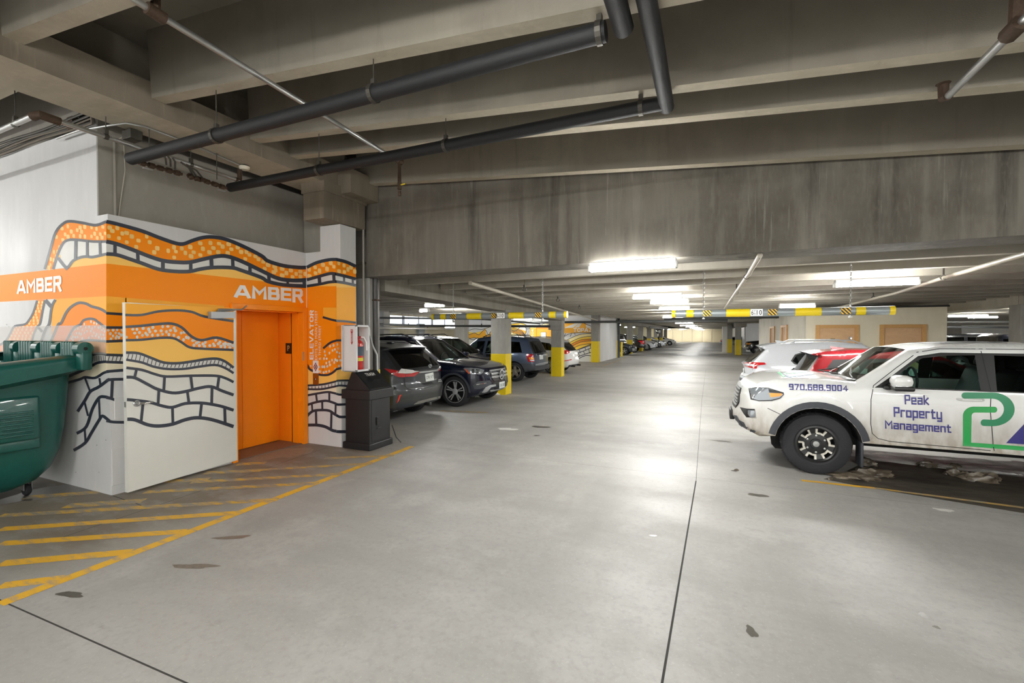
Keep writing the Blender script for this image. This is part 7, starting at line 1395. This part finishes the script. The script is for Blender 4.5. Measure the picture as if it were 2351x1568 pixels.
c, k = sedan('dark grey sedan nosing out behind the yellow bollard', -5.75, 38.5, 0, True, P_grey, .08); c.wheel('y', 5, .74)
c.end('grille', [(-.35,.72),(.35,.72),(.32,.42),(-.32,.42)], M_black, 1, .01); c.end('grille_frame', [(-.37,.74),(.37,.74),(.36,.71),(-.36,.71)], M_chrome, 1, .014); c.end('headlight', [(.45,.76),(.80,.80),(.84,.70),(.5,.66)], M_lampclear, 1, .01, both=True); c.end('bumper_intake', [(.45,.52),(.78,.56),(.76,.36),(.48,.32)], M_silver, 1, .008, both=True)
c, k = pick('black pickup truck with red tail lamp beyond the dark grey sedan', -5.55, 43.4, PI, False, P_blk, .09); c.wheel('five', 6, .62); c.end('tail_lamp', [(.70,1.12),(.90,1.12),(.90,.78),(.74,.78)], M_tail, -1, .01, both=True); c.plate(0, .64, -1, 'TRK·310')
c, k = suv('black square backed van standing deep in the stall behind the sedan', -7.6, 36.0, 0, True, P_blk); c.wheel('five', 5, .66)
cl = [('silver hatchback beside the black pickup, far left row', -5.4, 49.6, P_silver, 'h'), ('white SUV in the far left row, second beyond the pickup', -5.5, 51.9, P_wht, 's'), ('grey SUV in the far left row, third beyond the pickup', -5.7, 56.4, P_grey, 's'), ('silver sedan farthest along the left row', -5.3, 59.4, P_silver, 'h'), ('white sedan last at the far left corner', -5.0, 72.0, P_wht, 'h')]
for lb, x_, y_, P_, kd in cl:
    c, k = (sedan if kd == 'h' else suv)(lb, x_, y_, 0, True, P_, .13); c.wheel('five', 5, .68); c.end('headlight', [(.45,.78),(.80,.80),(.82,.68),(.5,.66)], M_lampclear, 1, .012, both=True); c.end('grille', [(-.35,.66),(.35,.66),(.3,.42),(-.3,.42)], M_black, 1, .01)
c, k = pick('dark old pickup with amber corner lamp behind the right yellow column', 2.45, 43.2, PI, True, P_blk, .09); c.wheel('five', 5, .55); c.end('headlight', [(.50,.98),(.74,.98),(.74,.82),(.50,.82)], M_lampclear, 1, .012, both=True); c.end('turn_signal', [(.76,.98),(.9,.98),(.9,.82),(.76,.82)], M_amber, 1, .012, both=True); c.end('bumper', [(-.88,.68),(.88,.68),(.88,.48),(-.88,.48)], M_chrome, 1, .03); c.end('grille', [(-.45,.98),(.45,.98),(.45,.78),(-.45,.78)], M_black, 1, .01)
q = MB()
for a_, b_ in (((k(1.85), -.85, 1.2), (k(1.85), -.85, 1.95)), ((k(1.85), .85, 1.2), (k(1.85), .85, 1.95)), ((k(.2), -.85, 1.2), (k(.2), -.85, 1.95)), ((k(.2), .85, 1.2), (k(.2), .85, 1.95)), ((k(.2), .85, 1.95), (k(4.2), .85, 1.95)), ((k(.2), -.85, 1.95), (k(4.2), -.85, 1.95)), ((k(4.2), -.85, 1.95), (k(4.2), .85, 1.95)), ((k(1.85), -.85, 1.95), (k(1.85), .85, 1.95)), ((k(.2), -.85, 1.95), (k(.2), .85, 1.95))): q.tube([a_, b_], .03, 6)
c.part(q, 'ladder_rack', M_black)
c, k = suv('pale silver SUV nose out between the two right columns', 2.6, 46.0, PI, True, P_silver, .11); c.wheel('five', 5, .68); c.end('headlight', [(.45,.86),(.80,.88),(.82,.74),(.5,.72)], M_lampclear, 1, .012, both=True)
c, k = sedan('blue grey sedan tail far down the right side by the white pier', .85, 66.0, 0, False, paint('steel_blue', '#6f7f90', .4, .25), .12); c.wheel('five', 5, .68); c.end('tail_lamp', [(.5,.85),(.84,.85),(.82,.72),(.5,.72)], M_tail, -1, .012, both=True)
# right bay behind the storage block
P_jk = paint('navy_black', '#1a1f2b', .1, .25)
BOX = [(.2,.5,'t'),(0,.55,'t'),(.0,.75,'p'),(.04,1.05,'p'),(.06,1.12,'gr'),(.14,1.75,'p'),(.3,1.83,'p'),(2.0,1.85,'p'),(2.5,1.80,'gf'),(2.8,1.22,'p'),(3.3,1.18,'p'),(4.0,1.12,'p'),(4.08,1.05,'p'),(4.1,.7,'t'),(4.2,.6,'t'),(4.1,.5,'t')]
for i, (lb, x_, y_, rt, P_) in enumerate([('dark boxy four by four behind the storage block, nearer the pale column', 8.6, 21.2, 0, P_jk), ('dark boxy four by four deeper in the right bay with lit side glass', 9.4, 27.5, 0, P_blk)]):
    c, k = car('off_roader', lb, x_, y_, rt, 4.2, 'r', BOX, .92, .75, 3.4, .40, .26, (1.12, 1.08), win=[[(.2,1.16),(.25,1.68),(.9,1.70),(.92,1.14)], [(1.05,1.14),(1.03,1.70),(1.65,1.70),(1.66,1.13)], [(1.78,1.13),(1.76,1.70),(2.4,1.68),(2.62,1.13)]], zb=.5, step=.09, body=P_, front=False, seats=None, glassm=(G_tint, G_tint, G_tint), nb=9, tumble=.12, cf=.1, cr=.05)
    c.cabin(dict(x0=k(.4), x1=k(2.6), rows=(k(1.9), k(1.0)), dash=1.15, floor=.65)); c.wheel('five', 5, .6)
    q = MB(); q.lathe([(0,.2),(.33,.2),(.38,.14),(.38,.03),(.3,0),(0,0)], (c.xr-.02, 0, .95), (-1,0,0), 28); c.part(q, 'spare_wheel', M_rubber)
c, k = suv('pale grey SUV in the right bay in front of the boxy off roaders', 10.6, 17.9, 0, False, P_silver); c.wheel('five', 5, .68)
c, k = suv('white SUV farther back in the right bay', 8.2, 32.5, 0, False, P_wht, .12); c.wheel('five', 5, .68)
c, k = pick('dark pickup at the back of the right bay', 7.4, 35.2, 0, False, P_jk, .12); c.wheel('five', 5, .6)
# ================================================================== ICE AND SLUSH UNDER THE TRUCK
M_ice = layered('dirty_ice', '#6a6052', [('#3a3229', (9, 9, 9), .4, .65, .9), ('#a0978a', (25, 25, 25), .55, .75, .7)], rough=.32, bump=.5, fine=60)
M_slush = layered('frozen_slush', '#d6d6d2', [('#a39d94', (4, 12, 4), .42, .66, .8), ('#f2ece6', (16, 30, 16), .5, .72, .8)], rough=.4, bump=.6, fine=45)
def lump(name, c, rx, ry, rz, seed, label, m=M_ice, cat='ice', group=None):
    rnd = random.Random(seed); bm = bmesh.new(); bmesh.ops.create_icosphere(bm, subdivisions=3, radius=1); ph = [Vector((rnd.uniform(-2,2), rnd.uniform(-2,2), rnd.uniform(-2,2))) for _ in range(7)]
    for v in bm.verts:
        d = v.co.normalized(); k_ = 1+sum(.13*math.sin(3.1*d.dot(p)*(1+.5*i)+i) for i, p in enumerate(ph))*.7; v.co = Vector((d.x*rx*k_, d.y*ry*k_, max(-.25*rz, d.z*rz*k_)))
    q = MB(); q.addbm(bm); q.v = [(a+c[0], b+c[1], z_+.25*rz+c[2]) for a, b, z_ in q.v]; return tag(q.build(name, m, None, True, 60, loc=c), label, cat, group)
for i, (x, y, rx, ry, rz, lb) in enumerate([(2005,1092,.20,.09,.05,'grey ice chunk on the floor just behind the front truck tyre'), (1960,1098,.24,.10,.03,'flat dark slush mound against the front truck tyre'), (1988,1068,.10,.06,.05,'small muddy ice lump by the mud flap'), (2190,1091,.09,.06,.05,'small brown ice chunk at the left of the chunk row under the truck'),
                                    (2250,1105,.17,.07,.06,'largest pale ice chunk under the truck sill'), (2128,1072,.10,.05,.04,'dark ice chunk at the edge of the frozen slush sheet'), (2192,1074,.07,.04,.03,'tiny ice chunk resting on the frozen slush sheet'), (2285,1103,.06,.05,.035,'small ice chunk right of the largest one'), (1906,1101,.02,.02,.012,'pebble of ice in front of the truck tyre'), (1691,1080,.025,.02,.012,'small dark clod on the bare floor ahead of the truck'), (2215,1097,.06,.05,.04,'ice chunk touching the largest pale chunk')]):
    p = atZ(x, y); lump('ice_chunk', (p.x, p.y, 0), rx, ry, rz*1.5, 40+i, lb)
q = MB(); g0 = [(1930,1028),(2000,1042),(2060,1040),(2160,1050),(2351,1062),(2520,1075),(2520,1100),(2351,1092),(2200,1080),(2080,1066),(2000,1055),(1945,1045)]
P_ = [atZ(*p) for p in g0]; poly = [(p.x, p.y) for p in P_]; rs = .05; vs = [Vector(p) for p in dens(poly, True, rs)]; n = len(vs); bx = [min(p[0] for p in poly), max(p[0] for p in poly)]; by = [min(p[1] for p in poly), max(p[1] for p in poly)]
for a_ in np.arange(bx[0], bx[1], rs):
    for b_ in np.arange(by[0], by[1], rs):
        if pip((a_, b_), poly): vs.append(Vector((a_, b_)))
o_ = delaunay_2d_cdt(vs, [(i, (i+1) % n) for i in range(n)], [], 1, 1e-5); rnd = random.Random(5)
bd = set(range(n)); V = [(v[0], v[1], .001 if i < n else .012+.012*math.sin(v[0]*11+v[1]*23)*math.sin(v[0]*5-v[1]*17)+rnd.uniform(0,.008)) for i, v in enumerate(o_[0])]
q.add(V, o_[2]); tag(q.build('frozen_slush', M_slush, None, True, 60, loc=(P_[0].x, P_[0].y, 0)), 'pale crust of frozen slush spread over the floor beneath the white truck', 'ice', kind='thing')
# crumpled paper by the column foot
p = atZ(1141, 906); lump('crumpled_paper', (p.x, p.y, 0), .09, .05, .035, 77, 'crumpled white paper scrap at the foot of the column by the navy SUV', M_white, 'litter')
